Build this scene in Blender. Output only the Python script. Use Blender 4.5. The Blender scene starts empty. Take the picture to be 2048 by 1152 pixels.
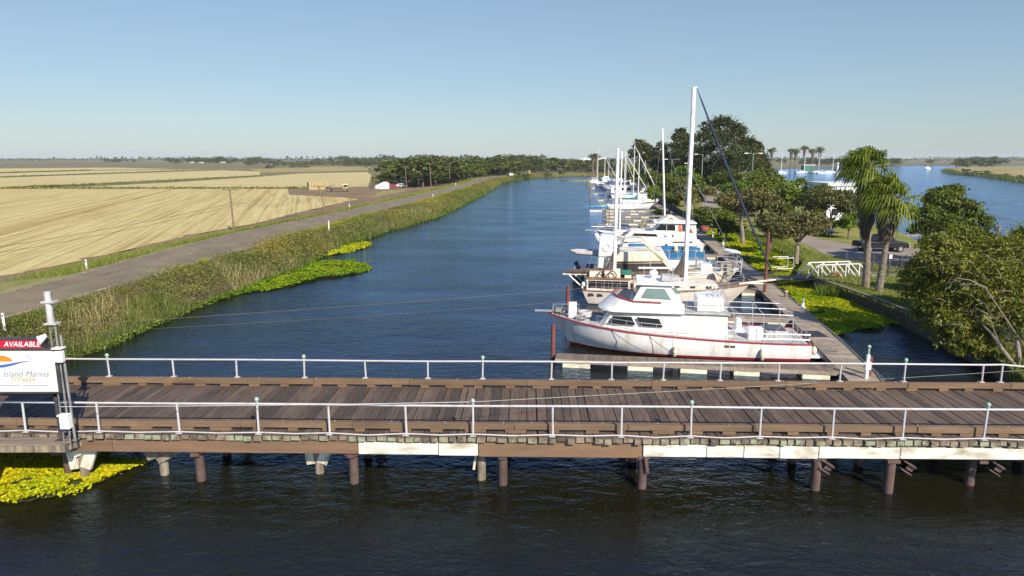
import bpy, bmesh, math, random
import numpy as np
from mathutils import Vector, Matrix
R = math.radians
S = bpy.context.scene
COL = S.collection

# ---------------------------------------------------------------- camera, light, exposure
F, CX, CY, CAMZ = 1365.0, 1024.0, 576.0, 10.75
PITCH = math.atan(261.0 / F)
cam_data = bpy.data.cameras.new("camera")
cam_data.sensor_width = 36.0
cam_data.lens = F / 2048.0 * 36.0
cam_data.clip_start = 0.1
cam_data.clip_end = 40000.0
cam = bpy.data.objects.new("camera", cam_data)
COL.objects.link(cam)
cam.location = (0, 0, CAMZ)
cam.rotation_euler = (math.pi / 2 - PITCH, 0, 0)
S.camera = cam

SUN_EL, SUN_AZ = R(35.0), R(27.0)          # azimuth measured to the right of straight behind the camera
sun_dir = Vector((math.sin(SUN_AZ) * math.cos(SUN_EL), -math.cos(SUN_AZ) * math.cos(SUN_EL), math.sin(SUN_EL)))
world = bpy.data.worlds.new("World")
S.world = world
world.use_nodes = True
wn = world.node_tree
wn.nodes.clear()
w_out = wn.nodes.new("ShaderNodeOutputWorld")
w_bg = wn.nodes.new("ShaderNodeBackground")
w_sky = wn.nodes.new("ShaderNodeTexSky")
w_sky.sky_type = 'NISHITA'
w_sky.sun_disc = False
w_sky.sun_elevation = SUN_EL
w_sky.sun_rotation = math.pi - SUN_AZ
w_sky.altitude = 0
w_sky.air_density = 1.0
w_sky.dust_density = 0.3
w_sky.ozone_density = 2.0
w_bg.inputs[1].default_value = 0.146
w_gam = wn.nodes.new("ShaderNodeGamma"); w_gam.inputs[1].default_value = 0.6          # colour grade: gamma flattens the sky's brightness range
w_mul = wn.nodes.new("ShaderNodeMix"); w_mul.data_type = 'RGBA'; w_mul.blend_type = 'MULTIPLY'; w_mul.inputs[0].default_value = 1.0
w_mul.inputs[7].default_value = (0.75, 0.875, 0.99, 1)
wn.links.new(w_sky.outputs[0], w_gam.inputs[0]); w_tc = wn.nodes.new("ShaderNodeTexCoord"); w_sep = wn.nodes.new("ShaderNodeSeparateXYZ"); w_mr = wn.nodes.new("ShaderNodeMapRange"); w_mr.interpolation_type = 'SMOOTHSTEP'
w_mr.inputs[1].default_value = 0.2; w_mr.inputs[2].default_value = 0.6          # overhead the flattening fades out and a bluer tint takes over
w_up = wn.nodes.new("ShaderNodeMix"); w_up.data_type = 'RGBA'; w_up.blend_type = 'MULTIPLY'; w_up.inputs[0].default_value = 1.0; w_up.inputs[7].default_value = (0.76, 0.82, 0.98, 1)
w_mix = wn.nodes.new("ShaderNodeMix"); w_mix.data_type = 'RGBA'
wn.links.new(w_tc.outputs['Generated'], w_sep.inputs[0]); wn.links.new(w_sep.outputs[2], w_mr.inputs[0]); wn.links.new(w_sky.outputs[0], w_up.inputs[6])
wn.links.new(w_mr.outputs[0], w_mix.inputs[0]); wn.links.new(w_gam.outputs[0], w_mix.inputs[6]); wn.links.new(w_up.outputs[2], w_mix.inputs[7])
wn.links.new(w_mix.outputs[2], w_mul.inputs[6]); wn.links.new(w_mul.outputs[2], w_bg.inputs[0])
wn.links.new(w_bg.outputs[0], w_out.inputs[0])
sun_data = bpy.data.lights.new("sun", 'SUN')
sun_data.energy = 5.0
sun_data.angle = R(0.5)
sun_data.color = (1.0, 0.90, 0.76)
sun = bpy.data.objects.new("sun", sun_data)
COL.objects.link(sun)
sun.rotation_euler = (-sun_dir).to_track_quat('-Z', 'Y').to_euler()
S.view_settings.view_transform = 'Standard'
S.view_settings.look = 'None'
S.view_settings.exposure = 0.6
S.view_settings.gamma = 1.0
S.view_settings.use_curve_mapping = False

# ---------------------------------------------------------------- survey helpers: photo pixel -> place on the ground
CP, SP = math.cos(PITCH), math.sin(PITCH)
def ray(px, py):
    x, y = (px - CX) / F, (py - CY) / F
    return Vector((x, CP - y * SP, -SP - y * CP))
def G(px, py, z=0.0):                       # where the sight line meets height z
    d = ray(px, py); t = (z - CAMZ) / d.z
    return Vector((d.x * t, d.y * t, z))
def V(px, py, Y):                           # where the sight line meets the plane at distance Y
    d = ray(px, py); t = Y / d.y
    return Vector((d.x * t, Y, CAMZ + d.z * t))
def HT(py, Y):
    return V(CX, py, Y).z
def lerp(a, b, t): return a + (b - a) * t
def smooth(t): t = max(0.0, min(1.0, t)); return t * t * (3 - 2 * t)

# ---------------------------------------------------------------- mesh builder
class MB:
    def __init__(s): s.v = []; s.f = []; s.m = []; s.cut = []
    def add(s, vs, fs, m=0):
        o = len(s.v); s.v.extend([tuple(p) for p in vs])
        for q in fs: s.f.append(tuple(i + o for i in q)); s.m.append(m)
    def box(s, x0, x1, y0, y1, z0, z1, m=0):
        s.add([(x0,y0,z0),(x1,y0,z0),(x1,y1,z0),(x0,y1,z0),(x0,y0,z1),(x1,y0,z1),(x1,y1,z1),(x0,y1,z1)],
              [(0,3,2,1),(4,5,6,7),(0,1,5,4),(1,2,6,5),(2,3,7,6),(3,0,4,7)], m)
    def obox(s, c, size, rz=0.0, ry=0.0, rx=0.0, m=0):
        M = Matrix.Translation(Vector(c)) @ Matrix.Rotation(rz,4,'Z') @ Matrix.Rotation(ry,4,'Y') @ Matrix.Rotation(rx,4,'X')
        a, b, d = size[0]/2, size[1]/2, size[2]/2
        P = [(-a,-b,-d),(a,-b,-d),(a,b,-d),(-a,b,-d),(-a,-b,d),(a,-b,d),(a,b,d),(-a,b,d)]
        s.add([M @ Vector(p) for p in P], [(0,3,2,1),(4,5,6,7),(0,1,5,4),(1,2,6,5),(2,3,7,6),(3,0,4,7)], m)
    def cyl(s, p0, p1, r0, r1=None, n=8, m=0, cap=True):
        p0, p1 = Vector(p0), Vector(p1); r1 = r0 if r1 is None else r1
        s.loft([s._ring(p0, p1 - p0, r0, n), s._ring(p1, p1 - p0, r1, n)], m=m, cap=cap)
    def _ring(s, c, d, r, n):
        d = Vector(d).normalized(); u = d.orthogonal().normalized() if abs(d.z) < .9 else Vector((1,0,0))
        u = (u - d * u.dot(d)).normalized(); w = d.cross(u)
        return [Vector(c) + (u * math.cos(2*math.pi*k/n) + w * math.sin(2*math.pi*k/n)) * r for k in range(n)]
    def tube(s, pts, r, n=6, m=0, closed=False, cap=True):
        pts = [Vector(p) for p in pts]; N = len(pts); rings = []
        u = None
        for i in range(N):
            a = pts[(i-1) % N] if (closed or i > 0) else pts[i]
            b = pts[(i+1) % N] if (closed or i < N-1) else pts[i]
            d = (b - a).normalized()
            if u is None: u = d.orthogonal().normalized()
            u = (u - d * u.dot(d)).normalized(); w = d.cross(u)
            rr = r[i] if isinstance(r, (list, tuple)) else r
            rings.append([pts[i] + (u*math.cos(2*math.pi*k/n) + w*math.sin(2*math.pi*k/n))*rr for k in range(n)])
        if closed: rings.append(rings[0])
        s.loft(rings, m=m, cap=cap and not closed)
    def loft(s, rings, m=0, cap=True, closed=True):
        n = len(rings[0]); vs = [p for r in rings for p in r]; fs = []
        for i in range(len(rings)-1):
            for k in range(n if closed else n-1):
                a, b = i*n + k, i*n + (k+1) % n
                fs.append((a, b, b+n, a+n))
        if cap:
            fs.append(tuple(range(n-1, -1, -1))); e = (len(rings)-1)*n; fs.append(tuple(range(e, e+n)))
        s.add(vs, fs, m)
    def prism_y(s, poly, y0, y1, m=0):       # polygon in x,z pushed along y
        n = len(poly)
        s.add([(x,y0,z) for x,z in poly] + [(x,y1,z) for x,z in poly],
              [tuple(range(n)), tuple(range(2*n-1, n-1, -1))] + [(k,(k+1)%n,(k+1)%n+n,k+n) for k in range(n)], m)
    def prism_z(s, poly, z0, z1, m=0):
        n = len(poly)
        s.add([(x,y,z0) for x,y in poly] + [(x,y,z1) for x,y in poly],
              [tuple(range(n)), tuple(range(2*n-1, n-1, -1))] + [(k,(k+1)%n,(k+1)%n+n,k+n) for k in range(n)], m)
    def sphere(s, c, r, nu=12, nv=7, m=0):
        r = (r,r,r) if not isinstance(r,(list,tuple)) else r
        rings = []
        for j in range(nv+1):
            th = math.pi * (0.001 + 0.998*j/nv)
            rings.append([(c[0]+r[0]*math.sin(th)*math.cos(2*math.pi*k/nu), c[1]+r[1]*math.sin(th)*math.sin(2*math.pi*k/nu), c[2]-r[2]*math.cos(th)) for k in range(nu)])
        s.loft(rings, m=m)
    def torus(s, c, Rr, r, axis='y', n=18, k=8, m=0):
        pts = []
        for i in range(n):
            a = 2*math.pi*i/n
            d = {'y':(math.cos(a),0,math.sin(a)),'z':(math.cos(a),math.sin(a),0),'x':(0,math.cos(a),math.sin(a))}[axis]
            pts.append((c[0]+Rr*d[0], c[1]+Rr*d[1], c[2]+Rr*d[2]))
        s.tube(pts, r, n=k, m=m, closed=True)
    def build(s, name, mats, parent=None, smooth=False, bevel=0, loc=None, fix=True, weld=False):
        if len(s.cut) > 1:                   # every pane or post marked with cut is an object of its own
            e = s.cut[1:] + [(len(s.v), len(s.f))]; o = None
            for (v0, f0), (v1, f1) in zip(s.cut, e):
                q = MB(); q.v = s.v[v0:v1]; q.f = [tuple(i - v0 for i in f) for f in s.f[f0:f1]]; q.m = s.m[f0:f1]
                o = q.build(name, mats, parent, smooth, bevel, loc, fix)
            return o
        me = bpy.data.meshes.new(name)
        me.from_pydata(s.v, [], s.f)
        mats = mats if isinstance(mats, (list, tuple)) else [mats]
        for q in mats: me.materials.append(q)
        if len(mats) > 1: me.polygons.foreach_set('material_index', s.m)
        if fix and len(s.f) < 30000:
            b = bmesh.new(); b.from_mesh(me)
            if weld: bmesh.ops.remove_doubles(b, verts=b.verts, dist=0.001)
            bmesh.ops.recalc_face_normals(b, faces=b.faces); b.to_mesh(me); b.free()
        if smooth: me.shade_smooth() if smooth is True else me.shade_smooth()
        me.update()
        o = bpy.data.objects.new(name, me); COL.objects.link(o)
        if parent is not None: o.parent = parent
        if loc is not None: o.location = loc
        if smooth == 'auto' or smooth is True:
            try:
                me.set_sharp_from_angle(angle=R(38))
            except Exception: pass
        if bevel:
            bm_ = o.modifiers.new('bevel', 'BEVEL'); bm_.width = bevel; bm_.segments = 2; bm_.limit_method = 'ANGLE'; bm_.angle_limit = R(40)
        return o

def arr_obj(name, V_, F_, mats, parent=None, loc=None, smooth=False):
    """mesh from numpy arrays, all faces with the same number of corners"""
    me = bpy.data.meshes.new(name)
    V_ = np.asarray(V_, dtype=np.float32).reshape(-1, 3); F_ = np.asarray(F_, dtype=np.int32); k = F_.shape[1]
    me.vertices.add(len(V_)); me.vertices.foreach_set('co', V_.ravel())
    me.loops.add(F_.size); me.loops.foreach_set('vertex_index', F_.ravel())
    me.polygons.add(len(F_)); me.polygons.foreach_set('loop_start', np.arange(0, F_.size, k, dtype=np.int32))
    me.update(calc_edges=True)
    for q in (mats if isinstance(mats,(list,tuple)) else [mats]): me.materials.append(q)
    if smooth: me.shade_smooth()
    o = bpy.data.objects.new(name, me); COL.objects.link(o)
    if parent is not None: o.parent = parent
    if loc is not None: o.location = loc
    return o

def tag(o, label, cat=None, group=None, kind=None):
    if label: o['label'] = label
    if cat: o['category'] = cat
    if group: o['group'] = group
    if kind: o['kind'] = kind
    return o
def thing(name, label, cat, loc=(0,0,0), rz=0.0, group=None):
    o = bpy.data.objects.new(name, None); COL.objects.link(o)
    o.empty_display_size = 0.3
    o.location = loc; o.rotation_euler = (0, 0, rz)
    return tag(o, label, cat, group)
def struct(o, kind='structure'):
    o['kind'] = kind; return o
def dup(root, loc=None, rz=None, label=None, group=None, scale=None):
    kids = list(root.children)
    r = root.copy(); COL.objects.link(r)
    if loc is not None: r.location = loc
    if rz is not None: r.rotation_euler = (0, 0, rz)
    if scale is not None: r.scale = scale if isinstance(scale,(tuple,list)) else (scale,)*3
    if label: r['label'] = label
    if group: r['group'] = group
    for ch in kids:
        c = ch.copy(); COL.objects.link(c); c.parent = r
        for g in list(ch.children):
            d = g.copy(); COL.objects.link(d); d.parent = c
    return r

# ---------------------------------------------------------------- materials
def nmat(name):
    m = bpy.data.materials.new(name); m.use_nodes = True
    nt = m.node_tree; b = nt.nodes['Principled BSDF']
    return m, nt, b
def nd(nt, t, **kw):
    n = nt.nodes.new(t)
    for k, v in kw.items(): setattr(n, k, v)
    return n
def ramp(nt, stops):
    r = nd(nt, 'ShaderNodeValToRGB'); e = r.color_ramp.elements
    while len(e) > 1: e.remove(e[-1])
    for i, (p, c) in enumerate(stops):
        q = e[0] if i == 0 else e.new(p)
        q.position = p; q.color = (*c, 1) if len(c) == 3 else c
    return r
def coords(nt, scale=(1,1,1), rot=(0,0,0), kind='Object'):
    tc = nd(nt, 'ShaderNodeTexCoord'); mp = nd(nt, 'ShaderNodeMapping')
    mp.inputs['Scale'].default_value = scale; mp.inputs['Rotation'].default_value = rot
    nt.links.new(tc.outputs[kind], mp.inputs[0]); return mp.outputs[0]
def noise(nt, vec, scale, detail=4, rough=0.55, dist=0.0):
    n = nd(nt, 'ShaderNodeTexNoise'); n.inputs['Scale'].default_value = scale; n.inputs['Detail'].default_value = detail
    n.inputs['Roughness'].default_value = rough; n.inputs['Distortion'].default_value = dist
    nt.links.new(vec, n.inputs['Vector']); return n.outputs['Fac']
def mixc(nt, fac, a, b, mode='MIX'):
    m = nd(nt, 'ShaderNodeMix', data_type='RGBA', blend_type=mode)
    if isinstance(fac, (int, float)): m.inputs[0].default_value = fac
    else: nt.links.new(fac, m.inputs[0])
    for q, i in ((a, 6), (b, 7)):
        if isinstance(q, (tuple, list)): m.inputs[i].default_value = (*q, 1)
        else: nt.links.new(q, m.inputs[i])
    return m.outputs[2]
def mth(nt, op, a, b=None, clamp=False):
    m = nd(nt, 'ShaderNodeMath', operation=op); m.use_clamp = clamp
    for q, i in ((a, 0), (b, 1)):
        if q is None: continue
        if isinstance(q, (int, float)): m.inputs[i].default_value = q
        else: nt.links.new(q, m.inputs[i])
    return m.outputs[0]
def bump(nt, b, h, strength=0.4, dist=0.02):
    n = nd(nt, 'ShaderNodeBump'); n.inputs['Strength'].default_value = strength; n.inputs['Distance'].default_value = dist
    nt.links.new(h, n.inputs['Height']); nt.links.new(n.outputs[0], b.inputs['Normal'])
def pm(name, c1, c2=None, scale=3.0, stretch=(1,1,1), rough=0.6, metal=0.0, bmp=0.0, bdist=0.01, lo=0.4, hi=0.65, island=0.0, spec=0.5, fine=0.0, coat=0.0):
    """a surface of two tones mixed by noise, with optional tone per separate piece and bump"""
    m, nt, b = nmat(name)
    b.inputs['Roughness'].default_value = rough; b.inputs['Metallic'].default_value = metal
    b.inputs['Specular IOR Level'].default_value = spec
    if coat: b.inputs['Coat Weight'].default_value = coat
    v = coords(nt, stretch)
    n = noise(nt, v, scale, 5, 0.6)
    c2 = c2 or tuple(q * 0.8 for q in c1)
    rp = ramp(nt, [(lo, c1), (hi, c2)]); nt.links.new(n, rp.inputs[0]); c = rp.outputs[0]
    if fine:
        n2 = noise(nt, v, scale * 9, 3, 0.6)
        c = mixc(nt, fine, c, mixc(nt, n2, (0.25,0.25,0.25), (0.78,0.78,0.78)), 'OVERLAY')
    if island:
        g = nd(nt, 'ShaderNodeNewGeometry')
        rr = ramp(nt, [(0, (1-island,)*3), (1, (1+island*0.6,)*3)]); nt.links.new(g.outputs['Random Per Island'], rr.inputs[0])
        c = mixc(nt, 1.0, c, rr.outputs[0], 'MULTIPLY')
    nt.links.new(c, b.inputs['Base Color'])
    if bmp: bump(nt, b, noise(nt, v, scale * 4, 4, 0.6), bmp, bdist)
    return m
def glassy(name, c, rough=0.06):
    m, nt, b = nmat(name)
    v = coords(nt); n = noise(nt, v, 1.3, 2)
    nt.links.new(mixc(nt, n, c, tuple(q*1.8+0.004 for q in c)), b.inputs['Base Color'])
    b.inputs['Roughness'].default_value = rough; b.inputs['IOR'].default_value = 1.5
    return m
def leafmat(name, dark, light, trans=0.3, scale=0.6, hue=None, big=0.0):
    m, nt, b = nmat(name); nt.nodes.remove(b); out = [n for n in nt.nodes if n.type == 'OUTPUT_MATERIAL'][0]
    g = nd(nt, 'ShaderNodeNewGeometry'); v = coords(nt)
    n = noise(nt, v, scale, 3, 0.6)
    f = mth(nt, 'ADD', mth(nt, 'MULTIPLY', g.outputs['Random Per Island'], 0.55), mth(nt, 'MULTIPLY', n, 0.6))
    f = mth(nt, 'SUBTRACT', f, 0.08, True)
    st = [(0.15, dark), (0.75, light)]
    if hue: st.append((0.97, hue))
    rp = ramp(nt, st); nt.links.new(f, rp.inputs[0])
    oi = nd(nt, 'ShaderNodeObjectInfo')
    rr = ramp(nt, [(0, (0.82,0.86,0.82)), (1, (1.12,1.1,1.05))]); nt.links.new(oi.outputs['Random'], rr.inputs[0])
    c = mixc(nt, 1.0, rp.outputs[0], rr.outputs[0], 'MULTIPLY')
    if big:
        nb = noise(nt, v, big, 3, 0.6); rb_ = ramp(nt, [(0.36,(0.62,0.78,0.55)),(0.5,(1,1,1)),(0.64,(1.35,1.12,1.0))]); nt.links.new(nb, rb_.inputs[0]); c = mixc(nt, 1.0, c, rb_.outputs[0], 'MULTIPLY')
    d = nd(nt, 'ShaderNodeBsdfDiffuse'); t = nd(nt, 'ShaderNodeBsdfTranslucent'); mx = nd(nt, 'ShaderNodeMixShader')
    nt.links.new(c, d.inputs[0]); nt.links.new(mixc(nt, 1.0, c, (1.25,1.2,0.6), 'MULTIPLY'), t.inputs[0])
    mx.inputs[0].default_value = trans
    gl = nd(nt, 'ShaderNodeBsdfGlossy'); gl.inputs['Roughness'].default_value = 0.45; gl.inputs[0].default_value = (0.8,0.85,0.8,1)
    m2 = nd(nt, 'ShaderNodeMixShader'); m2.inputs[0].default_value = 0.012
    nt.links.new(d.outputs[0], mx.inputs[1]); nt.links.new(t.outputs[0], mx.inputs[2])
    nt.links.new(mx.outputs[0], m2.inputs[1]); nt.links.new(gl.outputs[0], m2.inputs[2])
    nt.links.new(m2.outputs[0], out.inputs[0]); return m

M = {}
M['white'] = pm('weathered_white_paint', (0.72,0.71,0.66), (0.44,0.40,0.32), 1.2, (1,1,0.35), 0.35, lo=0.5, hi=0.85, fine=0.12)
M['hullwhite'] = pm('chalky_white_gelcoat', (0.70,0.69,0.66), (0.40,0.36,0.29), 1.1, (1.6,1,0.3), 0.35, lo=0.5, hi=0.8, fine=0.12, coat=0.15)
M['cleanwhite'] = pm('clean_white_gelcoat', (0.78,0.78,0.76), (0.64,0.63,0.6), 0.8, (1,1,0.4), 0.3, lo=0.5, hi=0.9)
M['cream'] = pm('cream_gelcoat', (0.72,0.64,0.5), (0.55,0.46,0.34), 0.9, (1,1,0.4), 0.4, lo=0.5, hi=0.85, fine=0.1)
M['ketchhull'] = pm('pinkish_cream_gelcoat', (0.62,0.55,0.48), (0.42,0.36,0.29), 0.9, (1,1,0.5), 0.45, lo=0.48, hi=0.85, fine=0.12)
M['deckgrey'] = pm('grey_nonskid_deck', (0.42,0.42,0.41), (0.3,0.29,0.28), 2.0, rough=0.8, fine=0.2)
M['pipe'] = pm('white_galvanised_pipe', (0.43,0.42,0.42), (0.27,0.23,0.19), 3.0, rough=0.45, lo=0.5, hi=0.85)
M['rail'] = pm('stainless_rail', (0.6,0.6,0.6), (0.5,0.5,0.5), 3, rough=0.3, metal=0.6)
M['red'] = pm('red_trim_paint', (0.33,0.02,0.025), (0.22,0.03,0.03), 2, rough=0.4)
M['glass'] = glassy('dark_tinted_glass', (0.012,0.012,0.013))
M['smoke'] = glassy('smoked_acrylic', (0.035,0.03,0.03), 0.15)
M['green_glass'] = glassy('greenish_glass', (0.10,0.14,0.13), 0.08)
M['black'] = pm('black_rubber', (0.02,0.02,0.02), (0.04,0.04,0.04), 5, rough=0.6)
M['dark_metal'] = pm('dark_painted_steel', (0.035,0.035,0.04), (0.06,0.055,0.05), 4, rough=0.5)
M['blue'] = pm('blue_canvas', (0.010,0.115,0.26), (0.015,0.15,0.33), 1.5, rough=0.7)
M['skyblue'] = pm('light_blue_plastic', (0.04,0.27,0.46), (0.06,0.31,0.5), 1.5, rough=0.5)
M['navy'] = pm('navy_canvas', (0.012,0.018,0.05), (0.02,0.03,0.08), 2, rough=0.8)
M['brown_canvas'] = pm('brown_sail_cover', (0.06,0.045,0.035), (0.11,0.085,0.06), 2.2, rough=0.9, bmp=0.4, bdist=0.05)
M['green_canvas'] = pm('green_sail_cover', (0.02,0.13,0.09), (0.03,0.17,0.12), 1.5, rough=0.8)
M['grey_rubber'] = pm('grey_inflatable_fabric', (0.45,0.43,0.42), (0.32,0.29,0.28), 1.6, rough=0.6)
M['orange'] = pm('orange_plastic', (0.6,0.13,0.03), (0.5,0.1,0.03), 2, rough=0.5)
M['yellow'] = pm('yellow_paint', (0.40,0.29,0.06), (0.32,0.22,0.06), 2, rough=0.5)
M['teak'] = pm('varnished_teak', (0.25,0.115,0.045), (0.16,0.075,0.03), 3, (1,6,6), 0.45)
M['kerb'] = pm('brown_treated_timber', (0.175,0.112,0.062), (0.105,0.066,0.038), 1.6, (0.35,3,3), 0.8, bmp=0.3, island=0.22, fine=0.35, lo=0.35, hi=0.7)
M['fascia'] = pm('brown_stringer_timber', (0.165,0.098,0.052), (0.105,0.065,0.037), 1.2, (0.3,3,3), 0.8, bmp=0.3, island=0.15, fine=0.35, lo=0.4, hi=0.75)
M['fascia_white'] = pm('peeling_white_timber', (0.60,0.57,0.49), (0.26,0.215,0.13), 2.2, (0.5,1,1.6), 0.75, bmp=0.3, island=0.08, fine=0.35, lo=0.47, hi=0.72)
M['rust'] = pm('rusty_steel_pile', (0.105,0.062,0.05), (0.055,0.033,0.027), 2.5, (1,1,0.5), 0.75, bmp=0.3, fine=0.3)
M['rustred'] = pm('red_oxide_steel', (0.16,0.045,0.035), (0.09,0.035,0.03), 2.0, (1,1,0.5), 0.7, bmp=0.2, fine=0.2)
M['redpaint'] = pm('faded_red_paint', (0.42,0.06,0.04), (0.25,0.05,0.04), 4, rough=0.6)
M['oldpile'] = pm('grey_weathered_pile', (0.24,0.2,0.14), (0.1,0.08,0.055), 2.5, (2,2,0.4), 0.9, bmp=0.6, fine=0.3)
M['oldwhite'] = pm('flaking_white_pile_paint', (0.6,0.58,0.48), (0.28,0.24,0.16), 3.0, (1,1,0.6), 0.85, bmp=0.5, fine=0.3)
M['verdigris'] = pm('verdigris_copper', (0.22,0.36,0.29), (0.34,0.40,0.33), 8, rough=0.7)
M['float'] = pm('stained_foam_float', (0.58,0.55,0.42), (0.30,0.25,0.11), 1.4, (1,1,2.2), 0.85, lo=0.48, hi=0.75, fine=0.3)
M['bark'] = pm('grey_brown_bark', (0.17,0.135,0.1), (0.08,0.06,0.045), 4, (2,2,0.5), 0.9, bmp=0.8, bdist=0.03)
M['palebark'] = pm('pale_limb_bark', (0.27,0.235,0.185), (0.13,0.105,0.08), 4, (2,2,0.5), 0.9, bmp=0.6, bdist=0.03)
M['pole'] = pm('weathered_utility_pole', (0.2,0.145,0.105), (0.12,0.085,0.06), 3, (3,3,0.3), 0.9)
M['concrete'] = pm('stained_concrete', (0.3,0.275,0.24), (0.19,0.17,0.14), 1.5, rough=0.9, bmp=0.2, fine=0.3)
M['darkwall'] = pm('dark_stained_retaining_wall', (0.11,0.085,0.065), (0.055,0.045,0.035), 1.6, (1,1,2), 0.9, bmp=0.5, fine=0.3)
M['hay'] = pm('straw_bale', (0.44,0.37,0.18), (0.32,0.26,0.12), 3, (1,1,3), 0.95, bmp=0.5, island=0.15)
M['tarp'] = pm('white_tarpaulin', (0.78,0.78,0.8), (0.6,0.6,0.64), 1.5, rough=0.6)
M['darkcar'] = pm('dark_blue_car_paint', (0.008,0.009,0.013), (0.01,0.012,0.017), 2, rough=0.5, coat=0.0, spec=0.25)
M['redcar'] = pm('red_car_paint', (0.3,0.02,0.02), (0.25,0.02,0.02), 2, rough=0.3, coat=0.5)
M['whitecar'] = pm('white_car_paint', (0.75,0.75,0.75), (0.7,0.7,0.7), 2, rough=0.3, coat=0.5)
M['tyre'] = pm('tyre_rubber', (0.018,0.018,0.018), (0.03,0.03,0.03), 6, rough=0.85)
M['hub'] = pm('wheel_hub_metal', (0.45,0.45,0.46), (0.35,0.35,0.36), 4, rough=0.35, metal=0.7)
M['signwhite'] = pm('sign_white_acrylic', (0.60,0.61,0.53), (0.57,0.58,0.50), 1.5, rough=0.35)
M['signred'] = pm('sign_red_acrylic', (0.5,0.012,0.03), (0.45,0.012,0.03), 1.5, rough=0.35)
M['signgrey'] = pm('sign_grey_lettering', (0.2,0.23,0.33), (0.18,0.21,0.3), 3, rough=0.5)
M['signpeach'] = pm('sign_peach_lettering', (0.55,0.24,0.11), (0.52,0.23,0.1), 3, rough=0.5)
M['signorange'] = pm('sign_orange_sun', (0.6,0.22,0.01), (0.55,0.15,0.02), 1.2, rough=0.5)
M['signblue'] = pm('sign_blue_wave', (0.03,0.08,0.36), (0.05,0.12,0.42), 1.2, rough=0.5)
M['signpale'] = pm('sign_pale_blue_wave', (0.45,0.55,0.68), (0.5,0.6,0.7), 1.2, rough=0.5)
M['dolphin'] = pm('sign_grey_blue_sail', (0.3,0.34,0.5), (0.55,0.58,0.66), 1.2, rough=0.5)
M['galv'] = pm('galvanised_lattice', (0.26,0.26,0.24), (0.17,0.16,0.14), 4, rough=0.55, metal=0.3)
M['ac'] = pm('beige_metal_casing', (0.36,0.33,0.26), (0.3,0.27,0.21), 3, rough=0.6)
M['shore'] = pm('dark_shore_mud', (0.035,0.03,0.02), (0.06,0.05,0.03), 1.2, rough=0.9, bmp=.4)
M['pinkrust'] = pm('rusty_red_deck_paint', (0.19,0.085,0.07), (0.12,0.06,0.05), 2, rough=0.8)

def woodmat(name, a, b_, isl=0.3, grain=(6,0.5,6), rough=0.85, stain=None):
    m, nt, b = nmat(name); b.inputs['Roughness'].default_value = rough
    v = coords(nt, grain); n = noise(nt, v, 2.2, 6, 0.65, 0.3)
    rp = ramp(nt, [(0.32, b_), (0.5, a), (0.72, tuple(q*1.25 for q in a))]); nt.links.new(n, rp.inputs[0])
    g = nd(nt, 'ShaderNodeNewGeometry')
    rr = ramp(nt, [(0,(1-isl,1-isl,1-isl)), (0.5,(1,0.98,0.97)), (1,(1+isl*.7,1+isl*.66,1+isl*.6))]); nt.links.new(g.outputs['Random Per Island'], rr.inputs[0])
    c = mixc(nt, 1.0, rp.outputs[0], rr.outputs[0], 'MULTIPLY')
    n2 = noise(nt, coords(nt, (0.5,0.25,0.5)), 1.2, 4, 0.6)
    rs = ramp(nt, [(0.35,(0.78,0.78,0.78)),(0.65,(1.12,1.1,1.08))]); nt.links.new(n2, rs.inputs[0])
    c = mixc(nt, 1.0, c, rs.outputs[0], 'MULTIPLY')
    if stain:
        n3 = noise(nt, coords(nt,(1.0,1.0,1.0)), 1.7, 4, 0.7); rt = ramp(nt,[(0.5,(0,0,0)),(0.62,(1,1,1))]); nt.links.new(n3, rt.inputs[0])
        c = mixc(nt, rt.outputs[0], c, stain)
    nt.links.new(c, b.inputs['Base Color']); bump(nt, b, n, 0.5, 0.012); return m
M['deck'] = woodmat('worn_bridge_planks', (0.096,0.068,0.048), (0.042,0.029,0.021), 0.42)
M['plank_end'] = woodmat('mossy_plank_ends', (0.17,0.135,0.095), (0.075,0.06,0.045), 0.5, (3,3,3), 0.9, (0.24,0.27,0.17))
M['dock'] = woodmat('bleached_dock_planks', (0.27,0.222,0.168), (0.15,0.123,0.094), 0.28, (5,0.6,5))
M['dockx'] = woodmat('bleached_finger_planks', (0.185,0.145,0.108), (0.095,0.075,0.057), 0.32, (0.6,5,5))
# ================================================================ THE SETTING
rng = np.random.default_rng(7)
random.seed(7)

# ---- scatter helpers (numpy)
def leaf_quads(P, N, size, aspect=0.6, fold=0.15):
    P = np.asarray(P, float); N = np.asarray(N, float); n = len(P)
    N = N / np.maximum(np.linalg.norm(N, axis=1, keepdims=True), 1e-6)
    u = np.cross(N, rng.normal(size=(n,3))); u /= np.maximum(np.linalg.norm(u, axis=1, keepdims=True), 1e-6)
    v = np.cross(N, u); s = np.asarray(size, float).reshape(-1,1) * np.ones((n,1))
    up = N * s * fold
    Q = np.stack([P - u*s, P + v*s*aspect + up, P + u*s, P - v*s*aspect + up], 1)
    return Q.reshape(-1,3), np.arange(4*n).reshape(n,4)
def blade_quads(P, h, w, lean=0.25, wind=(0,0)):
    P = np.asarray(P, float); n = len(P); h = np.asarray(h).reshape(-1,1)*np.ones((n,1)); w = np.asarray(w).reshape(-1,1)*np.ones((n,1))
    a = rng.uniform(0, 2*np.pi, n); d = np.stack([np.cos(a), np.sin(a), np.zeros(n)], 1)
    L = np.concatenate([rng.normal(0, lean, (n,2)) + np.array(wind), np.ones((n,1))], 1); L /= np.linalg.norm(L,axis=1,keepdims=True)
    T = P + L*h
    Q = np.stack([P - d*w/2, P + d*w/2, T + d*w*0.12, T - d*w*0.12], 1)
    return Q.reshape(-1,3), np.arange(4*n).reshape(n,4)
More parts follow.
